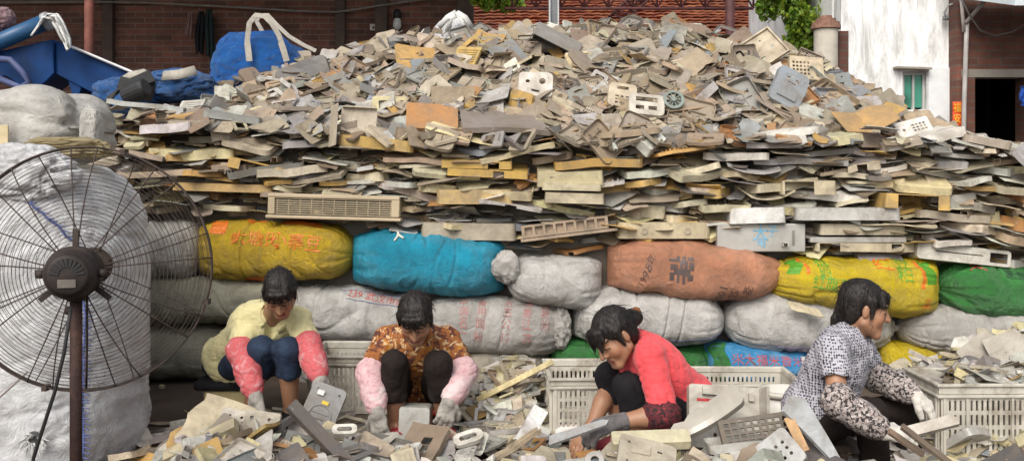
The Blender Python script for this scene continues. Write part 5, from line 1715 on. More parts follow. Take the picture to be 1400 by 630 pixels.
# ---------- loose pieces lying on the slope
SLK = ['panel'] * 9 + ['tray'] * 7 + ['shard'] * 5 + ['frame'] * 3 + ['grille'] * 2 + ['phone'] * 2 + ['bar'] * 2 + ['box'] * 2 + ['curve'] * 3 + ['ribbed'] * 1 + ['cup']
HR = random.Random(9)
spots = []
for tries in range(60000):
    if len(spots) >= 1250: break
    px = HR.uniform(130, 1430); y0 = np.interp(px, SKY_X, SKY_Y); y1 = np.interp(px, TOP_X, TOP_Y) + 6
    if y1 - y0 < 4: y1 = y0 + 4
    if HR.random() > (y1 - y0) / 160: continue
    py = HR.uniform(y0 - 3, y1)
    if all((px - q[0]) ** 2 + ((py - q[1]) * 1.5) ** 2 > 7.4 ** 2 for q in spots): spots.append((px, py))
for (px, py) in spots:
    h = hit_heap(px, max(py, np.interp(px, SKY_X, SKY_Y) + 2))
    if h is None: continue
    kind = HR.choice(SLK); pi = HR.choice(KIND[kind]); p = PROTO[pi]
    s = HR.uniform(.36, .76) if HR.random() < .84 else HR.uniform(.76, 1.02)
    if kind in ('box', 'cup'): s *= .75
    if kind == 'frame': s = min(s, .72)
    if py > np.interp(px, TOP_X, TOP_Y) - 22: s *= .8
    near_top = py < np.interp(px, SKY_X, SKY_Y) + 12
    if near_top: s *= .72
    n = Vector((HR.gauss(0, .34), -.50 + HR.gauss(0, .30), .80))
    if kind == 'bar': n = Vector((HR.gauss(0, .2), -.55, .8))
    if HR.random() < .06 and kind != 'bar': n = Vector((HR.gauss(0, .7), -1, HR.uniform(-.1, .4)))
    R3 = orient(n, HR.uniform(-math.pi, math.pi))
    if HR.random() < .38: R3 = R3 @ Matrix.Rotation(math.pi, 3, 'X')
    loc = Vector(h) + Vector(n).normalized() * (.012 + .022 * HR.random())
    if near_top: loc.z -= .015
    w_, c_ = pick_col(0, HR)
    put(pi, compose(loc, R3, s), c_, w_, 0, scale=s)

# ---------- piles on the ground among the women
RX = [120, 190, 230, 270, 330, 400, 470, 540, 620, 700, 780, 840, 900, 960, 1020, 1080, 1150, 1220, 1290, 1360, 1450]
RH = [.0, .02, .09, .17, .19, .14, .10, .06, .05, .05, .08, .10, .11, .16, .19, .17, .14, .12, .12, .13, .13]
RYY = [4.0, 4.0, 4.0, 4.0, 4.0, 4.0, 4.05, 4.05, 4.05, 4.0, 3.8, 3.72, 3.7, 3.7, 3.6, 3.55, 3.5, 3.5, 3.5, 3.5, 3.5]
def pile_z(X, Y):
    px = 700 + X / Y * F
    yr = np.interp(px, RX, RYY); h = np.interp(px, RX, RH)
    back = np.exp(-((Y - yr) / .26) ** 2); front = np.exp(-((Y - yr) / .9) ** 2)
    z = h * np.where(Y > yr, back, front)
    x1 = hw(700, 4.9); z = np.maximum(z, .24 * np.exp(-((X - x1) / .23) ** 2 - ((Y - 5.05) / .38) ** 2))
    x2 = hw(1420, 4.95); z = np.maximum(z, .38 * np.exp(-((X - x2) / .50) ** 4 - ((Y - 5.1) / .45) ** 2))
    x3 = hw(1300, 4.2); z = np.maximum(z, .335 * np.exp(-((X - x3 - .3) / .34) ** 4 - ((Y - 4.35) / .2) ** 4))
    z = z + .02 * fbm(np.stack([X, Y, X * 0], -1), 6, 31, 2) * np.clip(z * 12, 0, 1)
    return z
def hit_pile(px, py):
    D = np.arange(3.0, 5.6, .01)
    X = (px - 700) / F * D; Z = CAMZ - (py - HOR) / F * D
    h = pile_z(X, D); k = np.nonzero(h >= Z)[0]
    return None if len(k) == 0 else (X[k[0]], D[k[0]], max(h[k[0]], 0))
GR = random.Random(14)
GNK = ['panel'] * 5 + ['tray'] * 7 + ['shard'] * 9 + ['frame'] * 3 + ['grille'] * 2 + ['bar'] + ['box'] * 3 + ['curve'] * 5 + ['phone'] * 2 + ['cup'] * 2
ZONES = [([(196, 606), (232, 585), (300, 562), (400, 560), (480, 575), (560, 592), (640, 596), (740, 596), (800, 594), (870, 588), (940, 572), (1000, 556), (1070, 566), (1120, 582), (1230, 600), (1300, 600), (1420, 612), (1420, 660), (170, 660)], 520, 6.2),
         ([(634, 596), (640, 545), (660, 515), (690, 492), (745, 498), (752, 600)], 95, 7.0),
         ([(1228, 530), (1236, 506), (1296, 494), (1340, 468), (1420, 452), (1420, 525)], 170, 6.0),
         ([(520, 600), (650, 585), (740, 580), (740, 612), (520, 622)], 22, 9.0)]
for poly, cnt, dist in ZONES:
    xs = [p[0] for p in poly]; ys = [p[1] for p in poly]; got = []
    for _ in range(30000):
        if len(got) >= cnt: break
        q = (GR.uniform(min(xs), max(xs)), GR.uniform(min(ys), max(ys)))
        if inside(q, poly) and all(math.hypot(q[0] - r_[0], (q[1] - r_[1]) * 1.4) > dist for r_ in got): got.append(q)
    for (px, py) in got:
        h = hit_pile(px, py)
        if h is None: continue
        kind = GR.choice(GNK); pi = GR.choice(KIND[kind])
        s = GR.uniform(.22, .56) if GR.random() < .85 else GR.uniform(.56, .8)
        if kind in ('box',): s *= .8
        flat = h[2] < .04
        n = Vector((GR.gauss(0, .12), GR.gauss(0, .12), 1)) if flat else Vector((GR.gauss(0, .30), -.22 + GR.gauss(0, .30), .9))
        R3 = orient(n, GR.uniform(-3.14, 3.14))
        if GR.random() < .35: R3 = R3 @ Matrix.Rotation(math.pi, 3, 'X')
        p = PROTO[pi]
        lift = .012 + (.02 * GR.random() if not flat else 0) + (max(0, -min(p['zmin'], -p['zmax'] if False else p['zmin'])) * s * .6 if flat else 0)
        loc = Vector(h) + Vector((0, 0, lift))
        w_, c_ = pick_col(2, GR)
        put(pi, compose(loc, R3, s), c_, w_, 2, scale=s)
# base sheet of crumbs under the piles
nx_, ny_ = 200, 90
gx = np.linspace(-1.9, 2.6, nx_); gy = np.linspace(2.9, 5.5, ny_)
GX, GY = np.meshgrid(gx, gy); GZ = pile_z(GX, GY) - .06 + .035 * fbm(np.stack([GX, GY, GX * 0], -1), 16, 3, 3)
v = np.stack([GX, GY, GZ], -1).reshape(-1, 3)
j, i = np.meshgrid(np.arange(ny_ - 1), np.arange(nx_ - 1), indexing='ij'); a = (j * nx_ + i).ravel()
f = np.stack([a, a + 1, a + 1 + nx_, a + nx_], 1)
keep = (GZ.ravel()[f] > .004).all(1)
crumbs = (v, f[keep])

# ---------- pieces modelled one by one (places in the photo)
def single(name, label, cat, mb, loc, R3, col, m=None, group=None, s=1.0):
    me = mb.mesh(name, m or M_scrap)
    o = bpy.data.objects.new(name, me); COL.objects.link(o)
    o.matrix_world = compose(Vector(loc), R3, s)
    o.color = (*col, 1)
    return tag(o, label, cat, group)
I3 = Matrix.Identity(3)
def fwd(tilt=0.0, roll=0.0, yaw=0.0):
    """plate standing up, its face (local +z) toward the lens; tilt leans it back"""
    return Matrix.Rotation(yaw, 3, 'Z') @ Matrix.Rotation(R(90) - tilt, 3, 'X') @ Matrix.Rotation(roll, 3, 'Z')
pxm = YF / F
# air conditioner louvre front
def louvre():
    wd, ht = 178 * pxm, 34 * pxm
    c = W(458, 283, YF - .02)
    t = thing('louvred_grille', 'long cream louvred grille front lying on the yellow sack', 'grille', (c.x, c.y, c.z - ht / 2), None)
    rot = Matrix.Rotation(R(1.6), 3, 'Y')
    fr = MB()
    for a_, s_ in (((0, 0, ht / 2 - .012), (wd, .10, .022)), ((0, 0, -ht / 2 + .010), (wd + .02, .11, .018)), ((-wd / 2 + .02, 0, 0), (.04, .099, ht - .046)), ((wd / 2 - .022, 0, 0), (.046, .099, ht - .046))):
        fr.box(rot @ Vector(a_) + c, s_, rot)
    fr.build('frame', mat('louvre_cream', (.46, .37, .245), .5, .15, 8, .1, dirt=(.25, .19, .12)), t, bevel=.005)
    sl = MB()
    for k in range(8):
        z = -ht / 2 + .028 + k * (ht - .056) / 7
        sl.box(rot @ Vector((0, -.03, z)) + c, (wd - .086, .02, .0042), rot)
    for k in range(11):
        x = -wd / 2 + .05 + k * (wd - .10) / 10
        sl.box(rot @ Vector((x, -.022, 0)) + c, (.004, .02, ht - .05), rot)
    sl.build('louvre_slat', mat('louvre_cream2', (.50, .41, .28), .5, .15, 8, .1), t)
    MB().box(rot @ Vector((0, .035, 0)) + c, (wd - .09, .01, ht - .05), rot).build('backing', M_black, t)
louvre()
flat_ = lambda px, py, D, yaw=0.0, sl=0.0, pitch=0.0: (W(px, py, D), Matrix.Rotation(-sl, 3, 'Y') @ Matrix.Rotation(pitch, 3, 'X') @ Matrix.Rotation(yaw, 3, 'Z'))
def slab_piece(label, px0, px1, py0, py1, col, depth=.3, sl=0.0, name='plastic_casing', holes=None, wall_ok=None, r=.03, D=YF - .02, cat='casing', pitch=0.0):
    w = (px1 - px0) * D / F; h = (py1 - py0) * D / F
    mb = plate(rrect(w, depth, r, 4), holes or [], .005, None, .06, h - .005, wall_ok)
    ribs(mb, w * .8, depth * .8, PR, 2, .003)
    loc = W((px0 + px1) / 2, py0, D) + Vector((0, depth / 2, -.003))
    R3 = Matrix.Rotation(sl, 3, 'Y') @ Matrix.Rotation(pitch, 3, 'X')
    return single(name, label, cat, mb, loc, R3, col)
slab_piece('thick greige slab casing lying directly on the turquoise sack', 576, 705, 305, 328, (.40, .345, .26), .32, .015)
cream_case = slab_piece('thick cream casing with round corners lying on the terracotta sack', 846, 972, 304, 326, (.53, .45, .29), .34, .0, r=.04)
cream_pose = (cream_case.location.copy(), cream_case.rotation_euler.to_matrix())
for q, px in enumerate((881, 940)):
    o_ = bpy.data.objects.new('moulded_roundel', MB().lathe([(0.018, 0), (.018, .003), (.014, .003), (.014, .001), (0, .001)], (0, 0, 0), n=18).mesh('moulded_roundel', M_scrap)); COL.objects.link(o_)
    o_.parent = cream_case; o_.matrix_parent_inverse = compose(*cream_pose, 1).inverted(); o_.matrix_basis = compose(W(px, 316, YF - .028), fwd(), 1); o_.color = (.45, .385, .27, 1)
# grey box with blue print
def printed_box():
    c = W(1041, 325, YF - .02); wd, ht, dp = 120 * pxm, 38 * pxm, .34
    t = thing('grey_box', 'grey box casing with faded blue print and slot handle, above the terracotta sack', 'box', (c.x, c.y, c.z - ht / 2))
    m_ = mat('grey_box_plastic', (.40, .39, .36), .55, .18, 6, .1, dirt=(.25, .22, .18))
    MB().box(c + V(0, dp / 2, 0), (wd, dp, ht)).build('body', m_, t, bevel=.006)
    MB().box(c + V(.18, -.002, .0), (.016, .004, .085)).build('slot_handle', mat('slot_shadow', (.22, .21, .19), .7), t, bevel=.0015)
    mbp = MB()
    rgp = np.random.default_rng(2)
    M_bp = mat('faded_blue_print', (.16, .42, .62), .6, .3, 30, 0)
    for ch, dx, dz, sz in (('大', -.005, .02, .10), ('子', .06, .035, .07), ('电', 0.0, -.03, .06)):
        co, fs = text_mesh(ch, sz); mbp.add([(c.x + .0 + dx + p[0], c.y - .0025, c.z + dz + p[1]) for p in co], fs)
    mbp.build('blue_print', M_bp, t)
    w2, h2 = 74 * pxm, 20 * pxm
    mb = plate(rrect(w2, .28, .015, 3), [], .004, None, .08, h2, None)
    single('plastic_casing', 'bright white tray casing standing on the printed grey box', 'casing', mb, W(1036, 286, YF - .05) + V(0, .14, .006), Matrix.Rotation(R(-1.5), 3, 'Y'), (.78, .77, .74))
printed_box()
# slanted vent bar over the small white sack
def ventbar():
    w = 118 * pxm; h = 17 * pxm
    xs0, sx = lines(-w / 2 + .01, w / 2 - .01, 8, .74); xs = [-w / 2] + xs0 + [w / 2]; sx = [1] + sx + [1]
    ys = [-h / 2, -h / 2 + .012, h / 2 - .012, h / 2]; sy = [1, 0, 1]
    mb = MB().add(*gridplate(xs, ys, [[bool(sx[i] or sy[j]) for j in range(3)] for i in range(len(xs) - 1)], .02))
    mb.box((0, 0, -.006), (w - .004, h - .004, .008)); mb.box((0.02, -h / 2 - .012, -.05), (w + .06, .016, .14))
    single('vent_grille', 'slanting brown vent bar with square cells above the small white sack', 'grille', mb, W(772, 310, YF - .03), Matrix.Rotation(R(-7), 3, 'Y') @ fwd(), (.40, .30, .21))
ventbar()
slab_piece('long ochre board edge at the left end of the stacked scrap', 236, 372, 251, 262, (.54, .35, .13), .3, .03, name='plastic_sheet', cat='panel', r=.01)
slab_piece('upper cream slab of the neat pair above the lemon yellow sack', 1122, 1238, 306, 321, (.50, .44, .32), .3, .0, r=.015)
slab_piece('lower cream slab with notches, directly above the lemon yellow sack', 1116, 1252, 332, 344, (.52, .45, .31), .3, .01, r=.02, wall_ok=lambda x, y: not (y < 0 and (abs(x + .2) < .04 or abs(x - .2) < .03)))
slab_piece('pale grey lid layer between two cream slabs above the lemon yellow sack', 1108, 1240, 324, 331, (.42, .41, .38), .3, .0, r=.01, name='plastic_sheet', cat='panel')
def whitebox():
    w = 128 * pxm; h = 22 * pxm
    mb = plate(rrect(w, h, .02, 4), [rect(w * .37, 0, .10, h * .6), rect(-w * .05, h * .05, w * .5, .006)], .006, None, .05, .22)
    single('plastic_housing', 'long off white housing with square opening on the dark green sack', 'housing', mb, W(1318, 348, YF - .03), Matrix.Rotation(R(6), 3, 'Y') @ fwd(R(3)), (.66, .63, .56))
whitebox()
slab_piece('thick yellow brown slab in the stack above the turquoise sack', 597, 700, 259, 279, (.50, .35, .14), .3, .0, D=YF - .06)
slab_piece('long pale grey slab in the stack above the printed grey box', 1090, 1232, 284, 301, (.52, .51, .48), .3, .0, D=YF - .06)
slab_piece('cream casing with a bridge shaped notch in the right of the stack', 1070, 1143, 247, 266, (.56, .48, .32), .3, .0, D=YF - .08, wall_ok=lambda x, y: not (y < 0 and -.12 < x < .05), r=.012)
slab_piece('ochre bridge shaped casing in the stack above the lemon yellow sack', 1212, 1300, 266, 286, (.62, .40, .12), .26, .05, D=YF - .08, wall_ok=lambda x, y: not (y < 0 and abs(x) < .11), r=.01)
slab_piece('orange yellow handle shaped strip, tilted, left of the louvred grille', 312, 388, 222, 236, (.62, .38, .08), .2, .22, D=YF - .06, wall_ok=lambda x, y: not (y < 0 and abs(x) < .08), r=.01)
for q, (a0, a1, b0, b1, c_, sl_) in enumerate(((735, 824, 226, 246, (.60, .53, .33), -.02), (742, 822, 248, 258, (.58, .51, .34), .02), (746, 826, 262, 276, (.55, .48, .33), .03))):
    slab_piece(('topmost', 'middle', 'lowest')[q] + ' of three cream casings piled squarely at the stack centre', a0, a1, b0, b1, c_, .34, sl_, D=YF - .08 - .01 * q, pitch=(.22, .06, .05)[q], r=.012)
for q, (a0, a1, b0, b1, sl_) in enumerate(((604, 700, 214, 224, .03), (612, 722, 226, 236, .05))):
    slab_piece(('upper', 'lower')[q] + ' bright ochre broken casing in the stack above the turquoise sack', a0, a1, b0, b1, (.60, .39, .10), .3, sl_, D=YF - .07, pitch=.18, r=.008, wall_ok=lambda x, y: not (y < 0 and .05 < x < .1))
def on_heap(px, py, lift=.05):
    h = hit_heap(px, py); return Vector(h) + Vector((0, -lift, lift))
# pieces on the slope
mb = plate(clip_jag(rrect(.30, .20, .02, 3), .4, 1, .12, .012, PR), [], .005, wfun(PR, .01), .05, .02, lambda x, y: y < -.05)
single('plastic_sheet', 'rusty orange square panel lying at the middle of the slope', 'panel', mb, on_heap(592, 175, .06), orient((.1, -.75, .66), .05), (.44, .21, .07))
# grey moulded telephone base
def greybase():
    mb = plate(rrect(.20, .25, .03, 4), [rect(0, .02, .05, .006), circ(.03, .05, .012), circ(-.03, .05, .012), circ(.0, .075, .008)], .005, lambda x, y: .012 * math.cos(y * 24), .03, .05)
    mb.box((0, -.06, .004), (.12, .05, .012)); mb.box((-.06, .02, .004), (.02, .12, .012)); mb.box((.06, .02, .004), (.02, .12, .012))
    single('appliance_moulding', 'blue grey moulded appliance base standing tilted on the right slope', 'base', mb, on_heap(1074, 143, .10), Matrix.Rotation(R(28), 3, 'Y') @ fwd(R(20)), (.27, .30, .33))
greybase()
mb = plate(rrect(.22, .17, .008, 2), [rect(-.085 + i * .024, -.045 + j_ * .028, .015, .016) for i in range(5) for j_ in range(4)] + [rect(.07, -.05, .02, .02)], .005, None, .06, .03)
single('vent_grille', 'cream square holed grille panel standing above the blue grey base', 'grille', mb, on_heap(1098, 112, .08), Matrix.Rotation(R(4), 3, 'Y') @ fwd(R(25)), (.57, .47, .32))
mb = plate(rrect(.25, .25, .01, 2), [circ(-.08, .05, .01), circ(.06, -.02, .012), rect(-.04, -.06, .03, .02), circ(.02, .07, .007)], .004, wfun(PR, .006), .05)
for a_, s_ in (((0, .12, .008), (.25, .012, .022)), ((0, -.12, .008), (.25, .012, .022)), ((.12, 0, .008), (.012, .228, .022)), ((-.12, 0, .008), (.012, .228, .022))): mb.box(a_, s_)
single('plastic_tray', 'square tray with tan raised rim leaning near the crest at right', 'tray', mb, on_heap(1040, 84, .07), Matrix.Rotation(R(-33), 3, 'Y') @ fwd(R(32)), (.47, .39, .27))
# round reel with spokes
def reel():
    mb = MB().lathe([(.045, 0), (.062, 0), (.062, .02), (.045, .02), (.045, 0)], (0, 0, 0), n=28).lathe([(0, 0), (.016, 0), (.016, .026), (0, .026)], (0, 0, 0), n=16)
    for k in range(10): mb.box((.03 * math.cos(k * .628), .03 * math.sin(k * .628), .01), (.04, .005, .012), Matrix.Rotation(k * .628, 3, 'Z'))
    single('fan_reel', 'round spoked reel, dark green and white, on the slope', 'reel', mb, on_heap(918, 156, .07), fwd(R(25)), (.20, .27, .25))
reel()
mb = plate(rrect(.21, .16, .03, 4), [rect(0, .035, .13, .035), rect(-.04, -.03, .05, .03), rect(.035, -.03, .05, .03)], .005, lambda x, y: -.6 * y * y, .04, .025)
single('phone_shell', 'pale phone shell with open windows lying beside the round reel', 'phone shell', mb, on_heap(882, 160, .07), Matrix.Rotation(R(6), 3, 'Y') @ fwd(R(38)), (.60, .56, .48))
mb = plate(rrect(.17, .15, .03, 4), [rect(.0, .045, .07, .02)] + [rect(-.03 + i * .03, -.01 - j_ * .02, .02, .011) for i in range(3) for j_ in range(3)], .005, None, .05, .03)
single('phone_shell', 'cream phone shell with small dark window left of the round reel', 'phone shell', mb, on_heap(849, 148, .07), Matrix.Rotation(R(8), 3, 'Y') @ fwd(R(18)), (.55, .46, .33))
# folded cream case standing up
def folded():
    mb = MB()
    mb.box((.09, 0, 0), (.20, .24, .006)); mb.box((-.045, 0, .045), (.11, .235, .006), Matrix.Rotation(R(-65), 3, 'Y'))
    for y in (-.115, .115): mb.box((.09, y, .015), (.19, .006, .03))
    single('plastic_case', 'cream hinged case standing half open at the foot of the slope', 'case', mb, W(468, 174, YF - .04), Matrix.Rotation(R(3), 3, 'Y') @ fwd(R(8), 0, R(4)), (.50, .43, .33))
folded()
mb = plate(rrect(.21, .17, .03, 4), [circ(-.05, .02, .014), circ(.04, .02, .02), rect(0, -.05, .05, .015)], .006, lambda x, y: .01 * math.sin(x * 30) * math.sin(y * 28), .03, .035)
single('appliance_moulding', 'off white moulded base with dark recesses high on the middle slope', 'base', mb, on_heap(732, 132, .07), Matrix.Rotation(R(4), 3, 'Y') @ fwd(R(28)), (.62, .57, .50))
def openbox():
    mb = plate(rrect(.33, .16, .01, 2), [], .005, None, .08, .09, lambda x, y: y > -.07)
    mb.box((0, .06, -.10), (.32, .10, .005))
    single('plastic_housing', 'grey open channel housing slanting down below the grey steel post', 'housing', mb, on_heap(762, 76, .10), Matrix.Rotation(R(27), 3, 'Y') @ fwd(R(50)), (.26, .25, .235))
openbox()
mb = plate(clip_jag(rrect(.34, .24, .01, 2), 1, .4, .14, .012, PR), [], .005, wfun(PR, .012), .05, .015, lambda x, y: y < -.1)
single('plastic_sheet', 'wide dusty grey sheet lying flat across the middle slope', 'panel', mb, on_heap(690, 176, .05), orient((.05, -.35, .93), .1), (.25, .21, .185), s=1.5)
mb = plate(clip_jag(rrect(.30, .2, .01, 2), .7, .7, .12, .015, PR), [], .005, lambda x, y: .05 * abs(x) / .15, .04)
single('plastic_sheet', 'torn ochre folded panel at the foot of the right slope', 'panel', mb, on_heap(1178, 180, .05), orient((-.15, -.6, .78), .2), (.48, .29, .11), s=1.1)
mb = plate(rrect(.2, .12, .01, 2), [rect(.0 + i * .022, j_ * .02 - .02, .014, .011) for i in range(4) for j_ in range(3)] + [circ(-.06, 0, .01)], .004, None, .05, .03)
single('vent_grille', 'white cornered vent cover with square holes low on the right slope', 'grille', mb, on_heap(1243, 192, .07), Matrix.Rotation(R(-14), 3, 'Y') @ fwd(R(35)), (.70, .68, .62))

# ---------- foreground pieces by the women
def at_pile(px, py, D): return W(px, py, D)
mb = plate(clip_jag(rrect(.30, .24, .05, 4), -1, .2, .13, .015, PR), [circ(.08, .06, .004, 6)], .005, lambda x, y: -.9 * x * x, .04, .045)
single('appliance_shell', 'large cream curved shell on the pile before the yellow shirt woman', 'shell', mb, W(300, 582, 3.95), Matrix.Rotation(R(18), 3, 'Y') @ fwd(R(42)), (.58, .49, .33))
mb = plate(rrect(.22, .17, .012, 3), [circ(-.07, .055, .006, 8), circ(-.02, .055, .006, 8)], .005, None, .06, .03)
single('plastic_sheet', 'greige box lid leaning on the large cream curved shell', 'panel', mb, W(330, 590, 3.9), Matrix.Rotation(R(8), 3, 'Y') @ fwd(R(35), 0, R(-10)), (.50, .45, .37))
mb = plate(rect(0, 0, .30, .05), [], .005, wfun(PR, .004), .06, .03)
single('plastic_channel', 'cream wedge shaped strip pointing down left, before the curved shell', 'channel', mb, W(272, 600, 3.80), Matrix.Rotation(R(-25), 3, 'Y') @ fwd(R(55)), (.50, .43, .28))
mb = MB().box((0, 0, 0), (.50, .055, .005)).box((0, .025, -.02), (.50, .005, .04)).box((0, -.025, -.02), (.50, .005, .04)).box((0, 0, -.012), (.46, .004, .02))
single('metal_channel', 'long dark grey channel bar slanting down to the right on the pile', 'channel', mb, W(452, 606, 3.75), Matrix.Rotation(R(46), 3, 'Y') @ fwd(R(40)), (.12, .105, .10), s=.85)
def holedpanel():
    mb = plate(rrect(.14, .12, .008, 2), [circ(-.04, .03, .008, 8), circ(.03, .03, .008, 8), rect(0, -.02, .03, .01), circ(.045, -.03, .005, 6)], .004, None, .05, .02)
    single('plastic_sheet', 'cream panel with two round holes before the yellow shirt woman', 'panel', mb, W(356, 583, 3.9), Matrix.Rotation(R(8), 3, 'Y') @ fwd(R(20)), (.60, .54, .43))
holedpanel()
mb = plate(rect(0, 0, .065, .16), [], .006, None, .05, .012)
single('plastic_strip', 'white leaning strip with cut corners right of the floral shirt woman', 'strip', mb, W(727, 581, 4.1), Matrix.Rotation(R(32), 3, 'Y') @ fwd(R(15)), (.76, .76, .76))
mb = plate(rect(0, 0, .62, .04), [], .005, wfun(PR, .006), .08, .014)
single('plastic_channel', 'long pale yellow bar leaning up against the tall crate', 'channel', mb, W(704, 520, 4.72), Matrix.Rotation(R(-27), 3, 'Y') @ fwd(R(25)), (.58, .47, .21), s=.65)
mb = plate(rrect(.21, .05, .006, 2), [], .005, None, .06, .02)
single('plastic_channel', 'long cream strip casing lying level before the coral shirt woman', 'channel', mb, W(890, 597, 3.62), Matrix.Rotation(R(-2), 3, 'Y') @ fwd(R(62)), (.58, .53, .36), s=1.35)
mb = plate(rrect(.24, .17, .015, 3), [rect(.05, .03, .022, .010), circ(-.08, .05, .006), circ(-.08, -.05, .006), rect(.0, -.045, .09, .006), rect(.0, -.058, .09, .006)], .005, lambda x, y: -.25 * (x + .02) * abs(x + .02) * 4, .04, .05)
mb.box((-.03, .02, .006), (.08, .05, .008))
single('plastic_housing', 'cream box shell with wedge side lying lowest before the coral shirt woman', 'housing', mb, W(885, 622, 3.5), Matrix.Rotation(R(14), 3, 'Y') @ fwd(R(55), R(8), R(-14)), (.46, .41, .32), s=.85)
def bigshell():
    mb = plate(rrect(.30, .24, .012, 3), [rect(-.07, .06, .10, .012), circ(-.05, -.07, .008)], .005, None, .06, .035, lambda x, y: x < .13)
    mb.box((.135, 0, .03), (.012, .235, .07), Matrix.Rotation(R(12), 3, 'Y')); mb.box((-.03, .095, .012), (.14, .03, .02)); mb.box((.09, .08, .01), (.02, .03, .02))
    single('appliance_shell', 'large greige appliance shell with white side flap before the crates', 'shell', mb, W(995, 570, 3.85), Matrix.Rotation(R(4), 3, 'Y') @ fwd(R(22)), (.50, .47, .41))
bigshell()
mb = plate(clip_jag(rrect(.36, .085, .02, 4), -.2, 1, .03, .012, PR), [circ(-.1, -.01, .008)], .004, lambda x, y: 1.3 * x * x - 2 * y * y, .03, .025, lambda x, y: y < 0)
gl = mat('glossy_curved', (.38, .35, .30), .15, .15, 6, .05)
single('curved_sheet', 'glossy curved greige moulding arching up before the coral shirt woman', 'moulding', mb, W(955, 572, 3.72), Matrix.Rotation(R(-28), 3, 'Y') @ fwd(R(45)), (.5, .47, .4), m=gl)
nx_, ny_ = 9, 6; w_, h_ = .26, .16
xs0, sx = lines(-w_ / 2 + .01, w_ / 2 - .01, nx_, .68); ys0, sy = lines(-h_ / 2 + .01, h_ / 2 - .01, ny_, .62)
xs = [-w_ / 2] + xs0 + [w_ / 2]; ys = [-h_ / 2] + ys0 + [h_ / 2]; sx = [1] + sx + [1]; sy = [1] + sy + [1]
mb = MB().add(*gridplate(xs, ys, [[bool(sx[i] or sy[j_]) for j_ in range(len(ys) - 1)] for i in range(len(xs) - 1)], .006))
for a_, s_ in (((0, h_ / 2, -.01), (w_, .006, .03)), ((0, -h_ / 2, -.01), (w_, .006, .03)), ((w_ / 2, 0, -.01), (.006, h_ - .01, .03)), ((-w_ / 2, 0, -.01), (.006, h_ - .01, .03))): mb.box(a_, s_)
single('grid_tray', 'dark brown gridded key frame lying on the pile left of seated woman', 'tray', mb, W(1038, 598, 3.58), Matrix.Rotation(R(-8), 3, 'Y') @ fwd(R(38)), (.085, .07, .055))
mb = plate(rrect(.20, .17, .02, 3), [circ(-.05 + .035 * i, .03 - .03 * j_, .008, 8) for i in range(4) for j_ in range(3)], .005, None, .05, .03)
single('plastic_sheet', 'pale grey panel dotted with holes at the bottom, left of seated woman', 'panel', mb, W(1062, 622, 3.42), Matrix.Rotation(R(-38), 3, 'Y') @ fwd(R(40)), (.36, .36, .35), s=.8)
mb = plate([(-.14, -.05), (.13, -.035), (.15, -.01), (-.10, .055), (-.15, .02)], [], .004, wfun(PR, .01), .05, .012, lambda x, y: y < 0)
single('plastic_sheet', 'pale blue grey wedge leaning under the seated woman in checked shirt', 'panel', mb, W(1117, 588, 3.55), Matrix.Rotation(R(48), 3, 'Y') @ fwd(R(30)), (.50, .52, .53))
mb = MB().box((0, 0, 0), (.035, .13, .006)).box((.015, 0, -.01), (.005, .13, .02))
single('plastic_strip', 'small orange brown strip in a tray left of the seated woman', 'strip', mb, W(1089, 593, 3.5), Matrix.Rotation(R(-20), 3, 'Y') @ fwd(R(35)), (.50, .27, .09))
for q, (px, py, D, L, rot, c_) in enumerate(((1268, 608, 3.50, .22, 38, (.15, .11, .08)), (1240, 604, 3.55, .15, 33, (.24, .165, .11)))):
    mb = plate(rect(0, 0, L, .022), [], .005, wfun(PR, .005), .06, .008)
    single('plastic_channel', ('dark brown strip leaning on the right crate before the white gloves', 'thinner tan brown strip lying beside the dark strip and white gloves')[q], 'channel', mb, W(px, py, D), Matrix.Rotation(R(rot), 3, 'Y') @ fwd(R(40)), c_)
# pale boards leaning on the pile behind the right crate
for q, (px, py, w, h, rot, c_) in enumerate(((1352, 484, .22, .20, -38, (.40, .36, .30)), (1392, 482, .26, .22, -20, (.44, .40, .34)), (1368, 508, .34, .10, 2, (.56, .54, .50)))):
    mb = plate(clip_jag(rrect(w, h, .01, 2), .8, .6, .10 if q < 2 else .2, .012, PR), [], .004, wfun(PR, .012), .05, .01 if q == 2 else 0)
    single('plastic_sheet', ('broken greige board leaning up behind the scrap filled right crate', 'taller pale torn board at the edge behind the right crate', 'pale level board standing inside the right crate')[q], 'panel', mb, W(px, py, (4.75, 4.7, 4.42)[q]), Matrix.Rotation(R(rot), 3, 'Y') @ fwd(R(22)), c_)
single('plastic_shard', 'torn cream flake lying on the white sack behind seated woman', 'shard', plate([(-.11, .02), (-.03, .045), (.07, .02), (.10, -.05), (.0, -.02), (-.08, -.03)], [], .004, wfun(PR, .01, .1), .04), W(1101, 424, 5.46), orient((0.1, -.6, .8), -.2), (.60, .52, .36))
